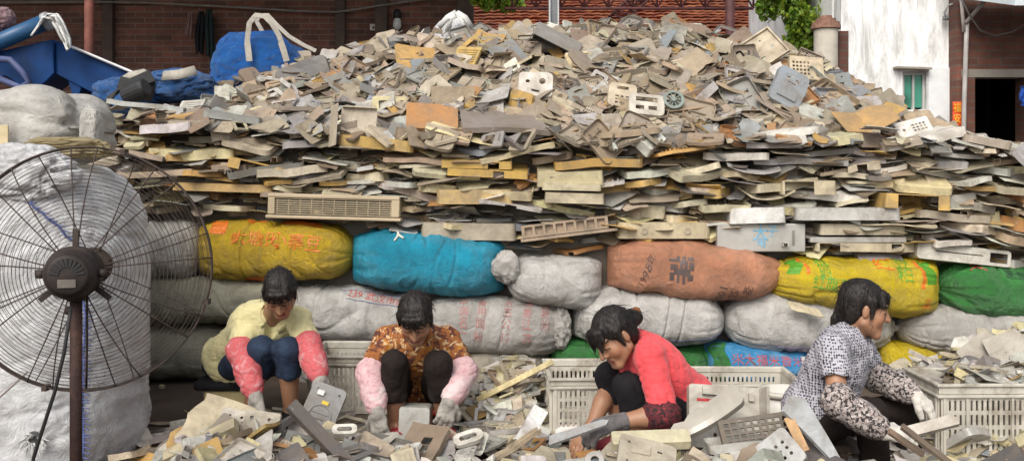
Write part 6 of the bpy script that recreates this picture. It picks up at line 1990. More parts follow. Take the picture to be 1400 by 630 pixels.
# small white-grey box before the floral shirt woman, and the ring
mb = plate(rrect(.135, .13, .01, 2), [circ(0, .0, .004, 6)], .004, None, .06, .11)
single('plastic_housing', 'pale grey square housing under the floral shirt woman', 'housing', mb, W(566, 577, 4.42), Matrix.Rotation(R(2), 3, 'Y') @ fwd(R(6)), (.50, .50, .47))
mb = plate(rrect(.125, .07, .03, 5), [rrect(.075, .028, .013, 4)], .006, wfun(PR, .004), .03, .012)
single('plastic_surround', 'white oval ring frame on the bare ground right of the floral shirt woman', 'frame', mb, W(640, 597, 4.12), Matrix.Rotation(R(-8), 3, 'Y') @ orient((0, -.5, .85), .2), (.72, .69, .62))
mb = plate(rrect(.10, .05, .02, 5), [rrect(.06, .022, .010, 4)], .006, wfun(PR, .004), .03, .012)
single('plastic_surround', 'white ribbed oval ring on the pile left of the floral shirt woman', 'frame', mb, W(471, 586, 4.0), orient((0.05, -.6, .8), .1), (.70, .67, .60))
single('plastic_shard', 'long flat beige flake lying on the bare ground beside the bulk bag', 'shard', plate([(-.12, .0), (-.05, .025), (.09, .02), (.12, .0), (.05, -.012), (-.04, -.02)], [], .004, wfun(PR, .004, .1), .04), V(hw(229, 4.72), 4.72, .012), orient((0, -.05, 1), 0), (.42, .32, .22))
single('plastic_nub', 'small cream lump on the ground under the khaki sack', 'lump', MB().lathe([(0, 0), (.016, .002), (.017, .018), (.010, .024), (0, .024)], (0, 0, 0), n=12), V(hw(238, 5.7), 5.5, .003), I3, (.52, .40, .22))
# ------------------------------------------------------------------ people: one smooth body surface each, clothes as children
class Vol:
    def __init__(s, lo, hi, h):
        s.lo = np.array(lo, float); s.h = h
        s.n = np.ceil((np.array(hi, float) - s.lo) / h).astype(int) + 1
        s.F = np.full(s.n, 1.0, np.float32)
        s.ax = [s.lo[i] + h * np.arange(s.n[i]) for i in range(3)]
    def _sub(s, lo, hi):
        a = np.clip(np.floor((np.array(lo) - s.lo) / s.h).astype(int), 0, s.n); b = np.clip(np.ceil((np.array(hi) - s.lo) / s.h).astype(int) + 1, 0, s.n)
        sl = tuple(slice(a[i], b[i]) for i in range(3))
        if any(b[i] <= a[i] for i in range(3)): return None, None
        g = np.stack(np.meshgrid(*[s.ax[i][sl[i]] for i in range(3)], indexing='ij'), -1)
        return sl, g
    def _put(s, sl, d, k, op):
        A = s.F[sl]
        if op == 'add':
            h = np.clip(.5 + .5 * (A - d) / k, 0, 1); s.F[sl] = A * (1 - h) + d * h - k * h * (1 - h)
        else:
            d = -d
            h = np.clip(.5 - .5 * (A - d) / k, 0, 1); s.F[sl] = A * (1 - h) + d * h + k * h * (1 - h)
    def cone(s, a, b, ra, rb, k=.015, op='add'):
        a = np.array(a, float); b = np.array(b, float); m = max(ra, rb) + k * 1.5 + .03
        sl, g = s._sub(np.minimum(a, b) - m, np.maximum(a, b) + m)
        if sl is None: return s
        ab = b - a; L2 = ab @ ab + 1e-12
        t = np.clip(((g - a) @ ab) / L2, 0, 1)
        d = np.linalg.norm(g - a - t[..., None] * ab, axis=-1) - (ra + (rb - ra) * t)
        s._put(sl, d, k, op); return s
    def ell(s, c, r, Rm=None, k=.015, op='add'):
        c = np.array(c, float); r = np.array(r, float); m = r.max() + k * 1.5 + .03
        sl, g = s._sub(c - m, c + m)
        if sl is None: return s
        p = g - c
        if Rm is not None: p = p @ Rm           # columns of Rm are the local axes
        k0 = np.linalg.norm(p / r, axis=-1); k1 = np.linalg.norm(p / r ** 2, axis=-1) + 1e-9
        s._put(sl, k0 * (k0 - 1) / k1, k, op); return s
    def mesh(s):
        Fv = s.F; neg = Fv < 0
        n = np.array(Fv.shape)
        acc = np.zeros(tuple(n - 1), np.int8)
        for i in (0, 1):
            for j in (0, 1):
                for k in (0, 1):
                    acc += neg[i:n[0] - 1 + i, j:n[1] - 1 + j, k:n[2] - 1 + k]
        cells = np.argwhere((acc > 0) & (acc < 8))
        idx = -np.ones(tuple(n - 1), np.int64); idx[tuple(cells.T)] = np.arange(len(cells))
        P = np.zeros((len(cells), 3)); C = np.zeros(len(cells))
        cor = [(i, j, k) for i in (0, 1) for j in (0, 1) for k in (0, 1)]
        for a in cor:
            for ax_ in range(3):
                if a[ax_]: continue
                b = list(a); b[ax_] = 1
                fa = Fv[tuple((cells + a).T)]; fb = Fv[tuple((cells + b).T)]
                m = (fa < 0) != (fb < 0)
                t = fa[m] / (fa[m] - fb[m])
                q = np.repeat(np.array([a], float), m.sum(), 0); q[:, ax_] += t
                P[m] += q; C[m] += 1
        v = s.lo + s.h * (cells + P / C[:, None])
        faces = []
        for ax_ in range(3):
            u, w = [(1, 2), (2, 0), (0, 1)][ax_]
            sl0 = [slice(1, -1)] * 3; sl1 = [slice(1, -1)] * 3
            sl0[ax_] = slice(0, n[ax_] - 1); sl1[ax_] = slice(1, n[ax_])
            A = neg[tuple(sl0)]; B = neg[tuple(sl1)]
            e = np.argwhere(A != B); 
            if len(e) == 0: continue
            dirn = A[tuple(e.T)]
            off = np.ones(3, int); off[ax_] = 0
            e = e + off
            def cell(du, dw):
                c = e.copy(); c[:, u] -= du; c[:, w] -= dw; return idx[tuple(c.T)]
            q = np.stack([cell(1, 1), cell(0, 1), cell(0, 0), cell(1, 0)], 1)
            q[~dirn] = q[~dirn][:, ::-1]
            faces.append(q)
        return v, np.concatenate(faces)

def folds(v, f, amp, scale, seed, stretch=(1, 1, 1), ridge=True):
    n = vnormals(v, f)
    r = fbm(v * np.array(stretch), scale * .6, seed, 2)
    d = amp * (.75 - 1.35 * creases(r, .16)) + amp * .5 * fbm(v, scale * .5, seed + 4, 2)
    return v + n * d[:, None]

def frame(f, up):
    f = Vector(f).normalized(); s_ = f.cross(Vector(up)).normalized(); u = s_.cross(f).normalized()
    return np.array([s_, f, u]).T      # columns: side, forward, up

def lp(a, b, t): return np.array(a, float) + (np.array(b, float) - np.array(a, float)) * t
def A3(v): return np.array(v, float)

def hand_prims(V_, w, d, nrm, curl, sgn, fat=0.0, spread=1.0, k=.006, scale=1.0):
    """palm, four unequal fingers of three bones, thumb from the side near the palm base"""
    d = Vector(d).normalized(); nrm = Vector(nrm); nrm = (nrm - d * nrm.dot(d)).normalized(); s_ = d.cross(nrm)
    w = Vector(w); S_ = scale
    Rm = np.array([s_, d, nrm]).T
    V_.ell(w + d * .047 * S_, (.039 * S_ + fat, .050 * S_ + fat, .016 * S_ + fat), Rm, k=.01)
    V_.cone(w - d * .01, w + d * .02, .024 + fat, .024 + fat, .012)
    for i, (off, L) in enumerate(((.030, .064), (.010, .076), (-.010, .071), (-.029, .055))):
        b = w + d * (.083 - .004 * abs(i - 1)) * S_ + s_ * (off * sgn) * S_
        V_.cone(w + d * .04 + s_ * (off * .7 * sgn), b, .0105 + fat, .0105 + fat, k)
        ang = curl[0] + i * 3; dirv = (d + s_ * (off * sgn) * 3.0 * spread).normalized()
        for q, fr_ in enumerate((.45, .32, .23)):
            a = R(ang); dd = dirv * math.cos(a) - nrm * math.sin(a)
            e = b + dd * L * fr_ * S_ * 1.05
            V_.cone(b, e, (.0098 - .0010 * q) + fat, (.0092 - .0012 * q) + fat, .004)
            b = e; ang += curl[1]
    b = w + d * .022 * S_ + s_ * (.028 * sgn) * S_
    d1 = (d * .62 + s_ * (.68 * sgn) - nrm * .35).normalized(); e = b + d1 * .040 * S_
    V_.cone(w + d * .015, b, .016 + fat, .0145 + fat, .008); V_.cone(b, e, .0135 + fat, .0115 + fat, .006)
    d2 = (d * .85 + s_ * (.25 * sgn) - nrm * .45).normalized(); V_.cone(e, e + d2 * .03 * S_, .0112 + fat, .0090 + fat, .005)

def head_prims(V_, c, Rm, s=1.0):
    c = A3(c)
    L = lambda x, y, z: c + Rm @ (np.array([x, y, z]) * s)
    V_.ell(L(0, -.014, .036), A3((.073, .092, .080)) * s, Rm, .02)
    V_.ell(L(0, .022, -.028), A3((.060, .066, .082)) * s, Rm, .02)
    for sg in (-1, 1):
        V_.cone(L(sg * .053, .0, -.055), L(sg * .016, .064, -.096), .020 * s, .018 * s, .02)
        V_.ell(L(sg * .037, .058, -.030), A3((.022, .017, .022)) * s, Rm, .028)
        V_.ell(L(sg * .075, -.006, -.008), A3((.008, .016, .028)) * s, Rm, .006)
    V_.cone(L(-.012, .066, -.101), L(.012, .066, -.101), .019 * s, .019 * s, .015)
    V_.cone(L(-.036, .074, .026), L(.036, .074, .026), .013 * s, .013 * s, .012)
    for sg in (-1, 1):
        V_.ell(L(sg * .031, .096, .002), A3((.020, .014, .0115)) * s, Rm, .010, 'sub')
        V_.ell(L(sg * .031, .072, .000), A3((.0165, .0150, .0125)) * s, Rm, .004)
    V_.cone(L(0, .084, .014), L(0, .107, -.031), .0085 * s, .0120 * s, .008)
    for sg in (-1, 1): V_.ell(L(sg * .0135, .090, -.034), A3((.0095, .012, .0085)) * s, Rm, .005)
    V_.cone(L(-.019, .080, -.0625), L(.019, .080, -.0625), .0078 * s, .0078 * s, .006)
    V_.cone(L(-.015, .079, -.0745), L(.015, .079, -.0745), .0085 * s, .0085 * s, .006)
    V_.cone(L(-.024, .092, -.0685), L(.024, .092, -.0685), .0032 * s, .0032 * s, .003, 'sub')

SKIN = np.array((.345, .18, .105))
def skin_cols(v, c, Rm, s=1.0, tone=1.0):
    p = (v - A3(c)) @ Rm / s
    x, y, z = np.abs(p[:, 0]), p[:, 1], p[:, 2]
    col = np.repeat(SKIN[None] * tone, len(v), 0)
    red = np.exp(-(((x - .042) / .022) ** 2 + ((z + .035) / .022) ** 2)) * (y > .03)
    col = col + red[:, None] * np.array((.06, -.005, -.005))
    br = (x > .012) & (x < .050) & (np.abs(z - (.026 + .05 * (x - .03) * (x > .03) * -1)) < .0052) & (y > .04)
    col[br] = (.03, .02, .016)
    la = (x > .014) & (x < .047) & (np.abs(z + .0015 + .10 * np.abs(x - .031)) < .0030) & (y > .055)
    col[la] = (.035, .022, .018)
    lips = (x < .023) & (z > -.084) & (z < -.054) & (y > .078)
    col[lips] = np.array((.36, .125, .095)) * tone
    ml = (x < .024) & (np.abs(z + .0685) < .0026) & (y > .076); col[ml] = (.09, .035, .03)
    return col

m_skin, nt, b = new_mat('skin')
a = nt.nodes.new('ShaderNodeAttribute'); a.attribute_name = 'Col'
co = _coord(nt); n_ = _noise(nt, co, 25, 4)
c_ = _mix(nt, .35, a.outputs[0], _ramp(nt, n_.outputs[0], [(.3, (.72, .70, .70)), (.7, (1.1, 1.05, 1.02))]).outputs[0], 'MULTIPLY')
nt.links.new(c_, b.inputs['Base Color']); b.inputs['Roughness'].default_value = .5
b.inputs['Subsurface Weight'].default_value = .12; b.inputs['Subsurface Radius'].default_value = (.012, .005, .003)
_bump(nt, b, _noise(nt, co, 180, 3).outputs[0], .08, .003)
M_skin = m_skin
mh, nt, b = new_mat('black_hair')
co = _coord(nt); w_ = _noise(nt, _map(nt, co, (60, 60, 9)), 1.0, 3)
nt.links.new(_ramp(nt, w_.outputs[0], [(.35, (.006, .005, .005)), (.7, (.028, .021, .018))]).outputs[0], b.inputs['Base Color'])
b.inputs['Roughness'].default_value = .5; b.inputs['Specular IOR Level'].default_value = .35
_bump(nt, b, w_.outputs[0], 1.0, .01)
M_hair = mh
M_denim = cloth_mat('dark_denim', (.020, .034, .065), .35, .85, 20)
M_blackcloth = cloth_mat('black_cloth', (.008, .007, .009), .3)
M_brownblack = cloth_mat('brown_black_cloth', (.016, .010, .0085), .3)
M_yshirt = cloth_mat('pale_yellow_cotton', (.62, .56, .30), .10)
M_coral = cloth_mat('coral_red_cotton', (.72, .075, .085), .10)
M_glove = cloth_mat('grey_cotton_glove', (.34, .315, .28), .3, .95, 25)
M_gloveW = cloth_mat('white_cotton_glove', (.60, .56, .50), .2, .95, 25)
M_gloveD = cloth_mat('dark_grey_glove', (.12, .11, .11), .3, .9, 25)
# pinkish red sleeve guards with faded pattern
def patterned(name, base, spots, scale, thr, feat='noise', rough=.8):
    m, nt, b = new_mat(name); co = _coord(nt); c = base
    for i, (col, sc, t0, t1) in enumerate(spots):
        n = _noise(nt, _map(nt, co, (1, 1, 1), (i, i * 2, 0)), sc, 3, .55, .8)
        c = _mix(nt, _ramp(nt, n.outputs[0], [(t0, (0, 0, 0)), (t1, (1, 1, 1))]).outputs[0], c, col)
    nt.links.new(c, b.inputs['Base Color']); b.inputs['Roughness'].default_value = rough
    _bump(nt, b, _noise(nt, co, 22, 5, .6, 2).outputs[0], .6, .01)
    return m
M_guardred = patterned('red_check_guard', (.56, .10, .11), [((.52, .17, .18), 70, .50, .60), ((.60, .30, .31), 14, .55, .66)], 1, .5)
M_guardpink = patterned('pale_pink_guard', (.60, .39, .40), [((.52, .28, .30), 60, .52, .60), ((.66, .52, .52), 9, .5, .65)], 1, .5)
M_guardleo = patterned('leopard_guard', (.36, .30, .28), [((.50, .45, .42), 62, .52, .56), ((.03, .024, .026), 85, .50, .54)], 1, .5)
M_guardmaroon = patterned('maroon_speckle_guard', (.10, .012, .018), [((.02, .006, .008), 60, .5, .56), ((.30, .03, .035), 75, .60, .66)], 1, .5)
M_floral = patterned('orange_brown_floral', (.30, .10, .022), [((.10, .028, .018), 26, .50, .55), ((.56, .38, .20), 30, .56, .60), ((.42, .17, .02), 20, .60, .66)], 1, .5)
def check_mat():
    m, nt, b = new_mat('black_white_dot_check'); co = _coord(nt)
    c = (.44, .43, .475)
    br = nt.nodes.new('ShaderNodeTexVoronoi'); br.inputs['Scale'].default_value = 74; br.inputs['Randomness'].default_value = .30
    nt.links.new(_map(nt, co, (1.5, 1.25, 1.25)), br.inputs['Vector'])
    n = _noise(nt, co, 16, 3)
    ad = nt.nodes.new('ShaderNodeMath'); ad.operation = 'MULTIPLY_ADD'; nt.links.new(n.outputs[0], ad.inputs[0]); ad.inputs[1].default_value = .45
    nt.links.new(br.outputs['Distance'], ad.inputs[2])
    f = _ramp(nt, ad.outputs[0], [(.60, (1, 1, 1)), (.70, (0, 0, 0))])
    c = _mix(nt, f.outputs[0], c, (.028, .026, .034))
    nt.links.new(c, b.inputs['Base Color']); b.inputs['Roughness'].default_value = .8
    _bump(nt, b, _noise(nt, co, 20, 5, .6, 2).outputs[0], .6, .01)
    return m
M_check = check_mat()

def child(name, V_, m, parent, amp=0, scale=8, seed=1, stretch=(1, 1, 1), label=None):
    v, f = V_.mesh()
    if amp: v = folds(v, f, amp, scale, seed, stretch)
    o = np_obj(name, v, f, m, parent)
    if label: o['label'] = label
    return o

def box_of(pts, m):
    p = np.array([A3(q) for q in pts]); return p.min(0) - m, p.max(0) + m

def woman(c):
    """c: joints in world space and clothing choices"""
    J = {k: A3(v) for k, v in c['J'].items()}
    Rh = frame(c['face'], c['up'])
    s = c.get('hs', 1.0)
    hd = J['head']
    t = thing('person', c['label'], 'person', (J['pelvis'][0], J['pelvis'][1], 0), 'women squatting to sort plastic scrap')
    arms = [('shR', 'elR', 'wrR'), ('shL', 'elL', 'wrL')]
    legs = [('hipR', 'knR', 'anR', 'toR'), ('hipL', 'knL', 'anL', 'toL')]
    spine = Vector(J['neck'] - J['pelvis']); side = Vector(J['shL'] - J['shR']).normalized()
    fr_ = side.cross(spine).normalized()
    sp_ = spine.normalized(); side = (side - sp_ * side.dot(sp_)).normalized(); fr_ = side.cross(sp_)
    Rt = np.array([side, fr_, sp_]).T
    lo, hi = box_of(J.values(), .16)
    B = Vol(lo, hi, .0055)
    # torso
    B.ell(lp(J['pelvis'], J['neck'], .70), (.115, .07, .15), Rt, .03)
    B.ell(lp(J['pelvis'], J['neck'], .25), (.11, .075, .14), Rt, .03)
    B.ell(J['pelvis'], (.12, .09, .10), Rt, .03)
    B.cone(J['neck'], lp(J['neck'], hd, .75), .052, .050, .02)
    B.cone(J['shR'], J['neck'], .036, .040, .03); B.cone(J['shL'], J['neck'], .036, .040, .03)
    for (a, b_, w) in arms:
        B.cone(J[a], J[b_], .040, .037, .015); B.cone(J[b_], lp(J[b_], J[w], .35), .037, .039, .012); B.cone(lp(J[b_], J[w], .35), J[w], .039, .025, .012)
    for (h, k_, a, to) in legs:
        B.cone(J[h], J[k_], .070, .046, .03); B.cone(J[k_], lp(J[k_], J[a], .38), .042, .045, .015); B.cone(lp(J[k_], J[a], .38), J[a], .047, .034, .015)
        B.cone(J[a], lp(J[a], J[to], .25) - (0, 0, .02), .036, .032, .015); B.cone(J[a] - (0, 0, .03), J[to], .036, .024, .015)
    for hnd in ('R', 'L'):
        g_ = c['hand' + hnd]
        hand_prims(B, J['wr' + hnd], g_['d'], g_['n'], g_['curl'], g_['sgn'], fat=-.001 if g_.get('glove') else 0)
    head_prims(B, hd, Rh, s)
    v, f = B.mesh()
    col = skin_cols(v, hd, Rh, s, c.get('tone', 1.0))
    np_obj('body', v, f, M_skin, t, col=col)
    # shirt
    nk = J['neck']
    Sv = Vol(*box_of([J[k] for k in ('pelvis', 'neck', 'shR', 'shL', 'elR', 'elL')], .20), .0055)
    Sv.ell(lp(J['pelvis'], nk, .72), (.160, .112, .185), Rt, .04)
    Sv.ell(lp(J['pelvis'], nk, .30), (.150, .118, .17), Rt, .05)
    Sv.ell(lp(J['pelvis'], nk, .07), (.172, .140, .10), Rt, .05)
    sl_ = c['sleeve']; mid = lp(J['shR'], J['shL'], .5); Sv.ell(mid - A3(sp_) * .085, (.150, .105, .135), frame(fr_, sp_), .05)
    for (a, b_, w) in arms:
        Sv.cone(lp(J[a], nk, .75), J[a], .050, .056, .04)
        e = lp(J[a], J[b_], sl_); Sv.cone(J[a], e, .057, .060, .03)
        ed = Vector(J[b_] - J[a]).normalized()
        Sv.ell(e + A3(ed) * .055, (.062, .062, .055), frame(ed, (0.1, .2, 1)) if abs(ed.z) < .9 else None, .006, 'sub')
    nd = A3(Vector(hd - nk).normalized()); fwd_ = A3(fr_) * c.get('fsign', 1)
    Sv.cone(nk + nd * .02, nk + nd * .12, .050, .066, .008, 'sub')
    if c.get('vneck'): Sv.cone(nk + nd * .06 + fwd_ * .06, nk + fwd_ * .105 - nd * .075, .040, .012, .01, 'sub')
    v, f = Sv.mesh()
    v = folds(v, f, .0042, 15, c['seed'], (1.9, 1.3, .4)); v = folds(v, f, .0025, 30, c['seed'] + 3, (.6, 1.2, 1.8))
    sh_ = np_obj('shirt', v, f, c['shirt'], t)
    # collar: a turned down band round the neck, open in front
    if c.get('collar', True):
        sx = np.cross(nd, fwd_); sx /= np.linalg.norm(sx); fy = np.cross(sx, nd)
        vs = []; nseg = 44
        for i in range(nseg + 1):
            a_ = R(-90 + 28 + (360 - 56) * i / nseg)
            # angle -90deg = front
            dr = sx * math.cos(a_) + (-fy if False else fy) * -math.sin(a_)
            tip = 1 + .5 * max(0, 1 - min(i, nseg - i) / 6)
            for (r_, h_) in ((.056, .034), (.064, .046), (.074, .030), (.084, .010 - .018 * (tip - 1))):
                fr2 = -math.sin(a_)
                vs.append(nk + dr * r_ * (1.0 + .12 * fr2) + nd * (h_ + .012 - .016 * fr2) + fwd_ * .008)
        fs = [(i * 4 + k, i * 4 + k + 1, (i + 1) * 4 + k + 1, (i + 1) * 4 + k) for i in range(nseg) for k in range(3)]
        o = MB().add(vs, fs).build('collar', c['shirt'], sh_, True); o.modifiers.new('s', 'SOLIDIFY').thickness = .005
    # trousers
    Pv = Vol(*box_of([J[k] for k in ('pelvis', 'hipR', 'hipL', 'knR', 'knL', 'anR', 'anL')], .17), .007)
    Pv.ell(J['pelvis'] - A3(sp_) * .02, (.150, .116, .115), Rt, .04)
    for (h, k_, a, to) in legs:
        Pv.cone(J[h], J[k_], .081, .057, .03)
        q = lp(J[k_], J[a], c['hem']); Pv.cone(J[k_], q, .057, .057, .02)
        ed = A3(Vector(J[a] - J[k_]).normalized()); Pv.ell(q + ed * .066, (.062,) * 3, None, .006, 'sub')
    child('trousers', Pv, c['trousers'], t, .005, 18, c['seed'] + 7, (1, 1, .7))
    # sleeve guards
    for hnd in ('R', 'L'):
        gm = c.get('guard' + hnd, c.get('guard'))
        if not gm: continue
        a0, a1 = c.get('gspan' + hnd, (-.12, .92))
        e, w = J['el' + hnd], J['wr' + hnd]; sh2 = J['sh' + hnd]
        st = e + (sh2 - e) * (-a0) if a0 < 0 else lp(e, w, a0); en = lp(e, w, a1)
        G = Vol(*box_of([st, e, w], .10), .005)
        G.cone(st, lp(st, e, .8) if a0 < 0 else lp(st, en, .3), .046, .058, .02)
        if a0 < 0: G.cone(lp(st, e, .8), e, .058, .060, .02)
        G.cone(e if a0 < 0 else lp(st, en, .3), lp(e, w, a1 * .55) if a0 < 0 else lp(st, en, .7), .060, .057, .02)
        G.cone(lp(e, w, a1 * .55) if a0 < 0 else lp(st, en, .7), lp(e, w, a1 * .85), .057, .050, .02); G.cone(lp(e, w, a1 * .85), en, .047, .036, .015)
        child('sleeve_guard', G, gm, t, .003, 36, c['seed'] + 11 + ord(hnd), (.6, .8, 1.3))
    for hnd in ('R', 'L'):
        g_ = c['hand' + hnd]
        if not g_.get('glove'): continue
        w = J['wr' + hnd]
        G = Vol(w - .21, w + .21, .0036)
        hand_prims(G, w, g_['d'], g_['n'], g_['curl'], g_['sgn'], fat=.0022)
        d_ = A3(Vector(w - J['el' + hnd]).normalized()); G.cone(w - d_ * .045, w + d_ * .01, .034, .030, .012)
        v, f = G.mesh(); v = folds(v, f, .0016, 40, 3)
        np_obj('glove', v, f, g_['glove'], t)
    for (h, k_, a, to) in legs:
        kind = c.get('shoes')
        if not kind: continue
        S2 = Vol(*box_of([J[a], J[to]], .10), .005)
        an, tt = J[a], J[to]
        if kind[0] == 'shoe':
            S2.cone(an - (0, 0, .01), an - (0, 0, .035), .043, .045, .015); S2.cone(an - (0, 0, .035), tt, .045, .034, .015)
            S2.cone(an - (0, 0, -.03), an - (0, 0, -.10), .040, .05, .008, 'sub')
        else:
            d_ = (tt - an); d_[2] = 0; d_ /= np.linalg.norm(d_)
            z = .016
            S2.cone((an[0] - d_[0] * .05, an[1] - d_[1] * .05, z), (tt[0] + d_[0] * .02, tt[1] + d_[1] * .02, z), .036, .042, .01)
            md = lp(an - (0, 0, .03), tt, .62); S2.ell(md + (0, 0, .006), (.046, .046, .034), None, .01)
        child('shoe' if kind[0] == 'shoe' else 'sandal', S2, kind[1], t)
    # hair
    L = lambda x, y, z: hd + Rh @ (np.array([x, y, z]) * s)
    Hv = Vol(hd - .27, hd + .27, .0055)
    Hv.ell(L(0, -.017, .038), A3((.080, .098, .086)) * s, Rh, .02)
    Hv.ell(L(0, -.050, -.015), A3((.066, .050, .072)) * s, Rh, .03)
    Hv.ell(L(0, .088, -.034), A3((.064, .070, .088)) * s, Rh, .012, 'sub')
    for sg in (-1, 1):
        Hv.ell(L(sg * .088, .012, -.030), A3((.030, .030, .048)) * s, Rh, .01, 'sub')
    for (a_, b_, r0, r1, kk) in c['hair']:
        Hv.cone(L(*a_), L(*b_), r0 * s, r1 * s, kk)
    v, f = Hv.mesh()
    p = (v - hd) @ Rh
    n = vnormals(v, f)
    ang = np.arctan2(p[:, 0], p[:, 2] + .05)
    v = v + n * (.0011 * np.sin(ang * 95 + 7 * vn(p, 9, 2)) + .0035 * fbm(p * np.array([2.5, .6, 1]), 26, c['seed'], 2))[:, None]
    # loose strands that break the outline
    rgh = np.random.default_rng(c['seed'] + 40)
    sel = np.nonzero((p[:, 2] > -.05) & (n @ Rh[:, 2] > -.3))[0]
    for q in rgh.choice(sel, 110):
        p0 = v[q]; nn_ = n[q]; ll = rgh.uniform(.03, .075)
        lc = (p0 - hd) @ Rh
        down = Rh @ np.array([lc[0] * 3, (.9 if lc[1] > .02 else -.9) * abs(lc[1]) * 6, -.55 - .5 * (lc[2] < .03)]); down -= nn_ * (down @ nn_); down /= np.linalg.norm(down) + 1e-9
        sd = np.cross(nn_, down); pts = [p0 + down * ll * u + nn_ * (.0015 + .004 * u * (1 - u) + rgh.uniform(-.001, .0025) * u) + sd * .012 * u * u * rgh.normal() for u in (0, .35, .7, 1)]
        tb = MB().tube(pts, [.0008, .0009, .0008, .0004], 4, cap=False)
        f = np.concatenate([f, np.array(tb.f) + len(v)]); v = np.concatenate([v, np.array([tuple(w) for w in tb.v])])
    for q in range(46):
        x = rgh.uniform(-.056, .056); k = 1 - abs(x) / .11
        a0 = A3(L(x * .8, .074 * k + .012, .082)); a1 = A3(L(x + rgh.normal(0, .006), .094 * k + .004, .046)); a2 = A3(L(x * 1.1 + rgh.normal(0, .010), .098 * k + .002, .030 - rgh.uniform(0, .022)))
        tb = MB().tube([a0, (a0 + a1) / 2 + A3(L(0, .006, .004)) - A3(hd), a1, a2], [.0022, .0022, .0018, .0006], 4, cap=False)
        f = np.concatenate([f, np.array(tb.f) + len(v)]); v = np.concatenate([v, np.array([tuple(w) for w in tb.v])])
    ho = np_obj('hair', v, f, M_hair, t)
    if c.get('clip'):
        MB().lathe([(0, -.02), (.018, -.018), (.026, 0), (.018, .018), (0, .02)], L(*c['clip']), Rh @ A3((.3, .3, 1)), 12).build('hair_clip', mat('brown_clip', (.26, .09, .02), .35), ho, True)
    if c.get('tie'):
        MB().tube([A3(L(*c['tie'])) + Rh @ A3((.021 * math.cos(q), 0, .021 * math.sin(q))) for q in np.linspace(0, 6.28, 18)], .006, 6).build('hair_tie', M_blackcloth, ho, True)
    return t

FR = [((-.04, .070, .070), (-.052, .082, .038), .018, .008, .015), ((-.015, .080, .076), (-.020, .094, .036), .018, .007, .015), ((.015, .080, .076), (.012, .095, .040), .018, .007, .015), ((.04, .070, .070), (.045, .084, .034), .018, .008, .015)]
SIDE = [((-.070, .02, .04), (-.074, .022, -.03), .016, .007, .015), ((.070, .02, .04), (.074, .022, -.03), .016, .007, .015)]

# 1: pale yellow shirt (faces the camera, on a low box)
woman(dict(label='woman in pale yellow shirt and jeans reaching down with red sleeve guards', seed=3,
    J=dict(head=W(383, 400, 4.52), neck=W(374, 431, 4.72), pelvis=W(318, 497, 5.02), shR=W(338, 440, 4.76), shL=W(408, 437, 4.74),
           elR=W(329, 478, 4.60), wrR=W(349, 541, 4.48), elL=W(421, 470, 4.62), wrL=W(437, 517, 4.50),
           hipR=W(312, 502, 4.98), hipL=W(350, 502, 4.98), knR=W(357, 477, 4.58), knL=W(393, 478, 4.58),
           anR=W(343, 557, 4.72), anL=W(398, 562, 4.68), toR=W(340, 582, 4.58), toL=W(408, 582, 4.55)),
    face=(.10, -.72, -.70), up=(0, -.5, .8), hs=.90, tone=1.05,
    shirt=M_yshirt, trousers=M_denim, sleeve=.72, hem=.34, vneck=True, guard=M_guardred, fsign=1,
    handR=dict(d=(.25, -.25, -1), n=(-.5, -.8, .1), curl=(18, 16), sgn=1, glove=M_glove), handL=dict(d=(.15, -.35, -1), n=(.5, -.8, .2), curl=(38, 26), sgn=-1, glove=M_glove),
    shoes=('shoe', M_blackcloth),
    hair=FR + SIDE + [((0, -.10, .0), (.0, -.135, -.02), .03, .03, .02), ((.0, -.13, -.02), (-.06, -.15, -.10), .026, .012, .015)], tie=(0, -.115, -.005)))
# 2: floral shirt, face down
woman(dict(label='woman in orange floral shirt and pale pink sleeve guards squatting, head bowed', seed=5,
    J=dict(head=W(568, 434, 4.34), neck=W(569, 462, 4.58), pelvis=W(570, 535, 4.86), shR=W(530, 464, 4.60), shL=W(611, 464, 4.60),
           elR=W(506, 510, 4.50), wrR=W(516, 562, 4.36), elL=W(634, 508, 4.50), wrL=W(615, 546, 4.38),
           hipR=W(547, 536, 4.82), hipL=W(595, 536, 4.82), knR=W(539, 496, 4.40), knL=W(599, 497, 4.40),
           anR=W(541, 577, 4.52), anL=W(607, 574, 4.52), toR=W(541, 604, 4.40), toL=W(613, 602, 4.38)),
    face=(0, -.74, -.67), up=(0, -.67, .74), hs=.93, tone=.95,
    shirt=M_floral, trousers=M_brownblack, sleeve=.60, hem=.50, guard=M_guardpink, gspanR=(-.35, .92), gspanL=(-.35, .95),
    handR=dict(d=(.15, -.2, -1), n=(-.3, -.9, .1), curl=(20, 18), sgn=1, glove=M_glove), handL=dict(d=(-.25, -.25, -1), n=(.3, -.9, .2), curl=(30, 22), sgn=-1, glove=M_glove),
    shoes=('sandal', mat('red_sandal', (.30, .02, .035), .5)),
    hair=FR + SIDE + [((0, -.09, .02), (0, -.11, -.05), .035, .03, .02)]))
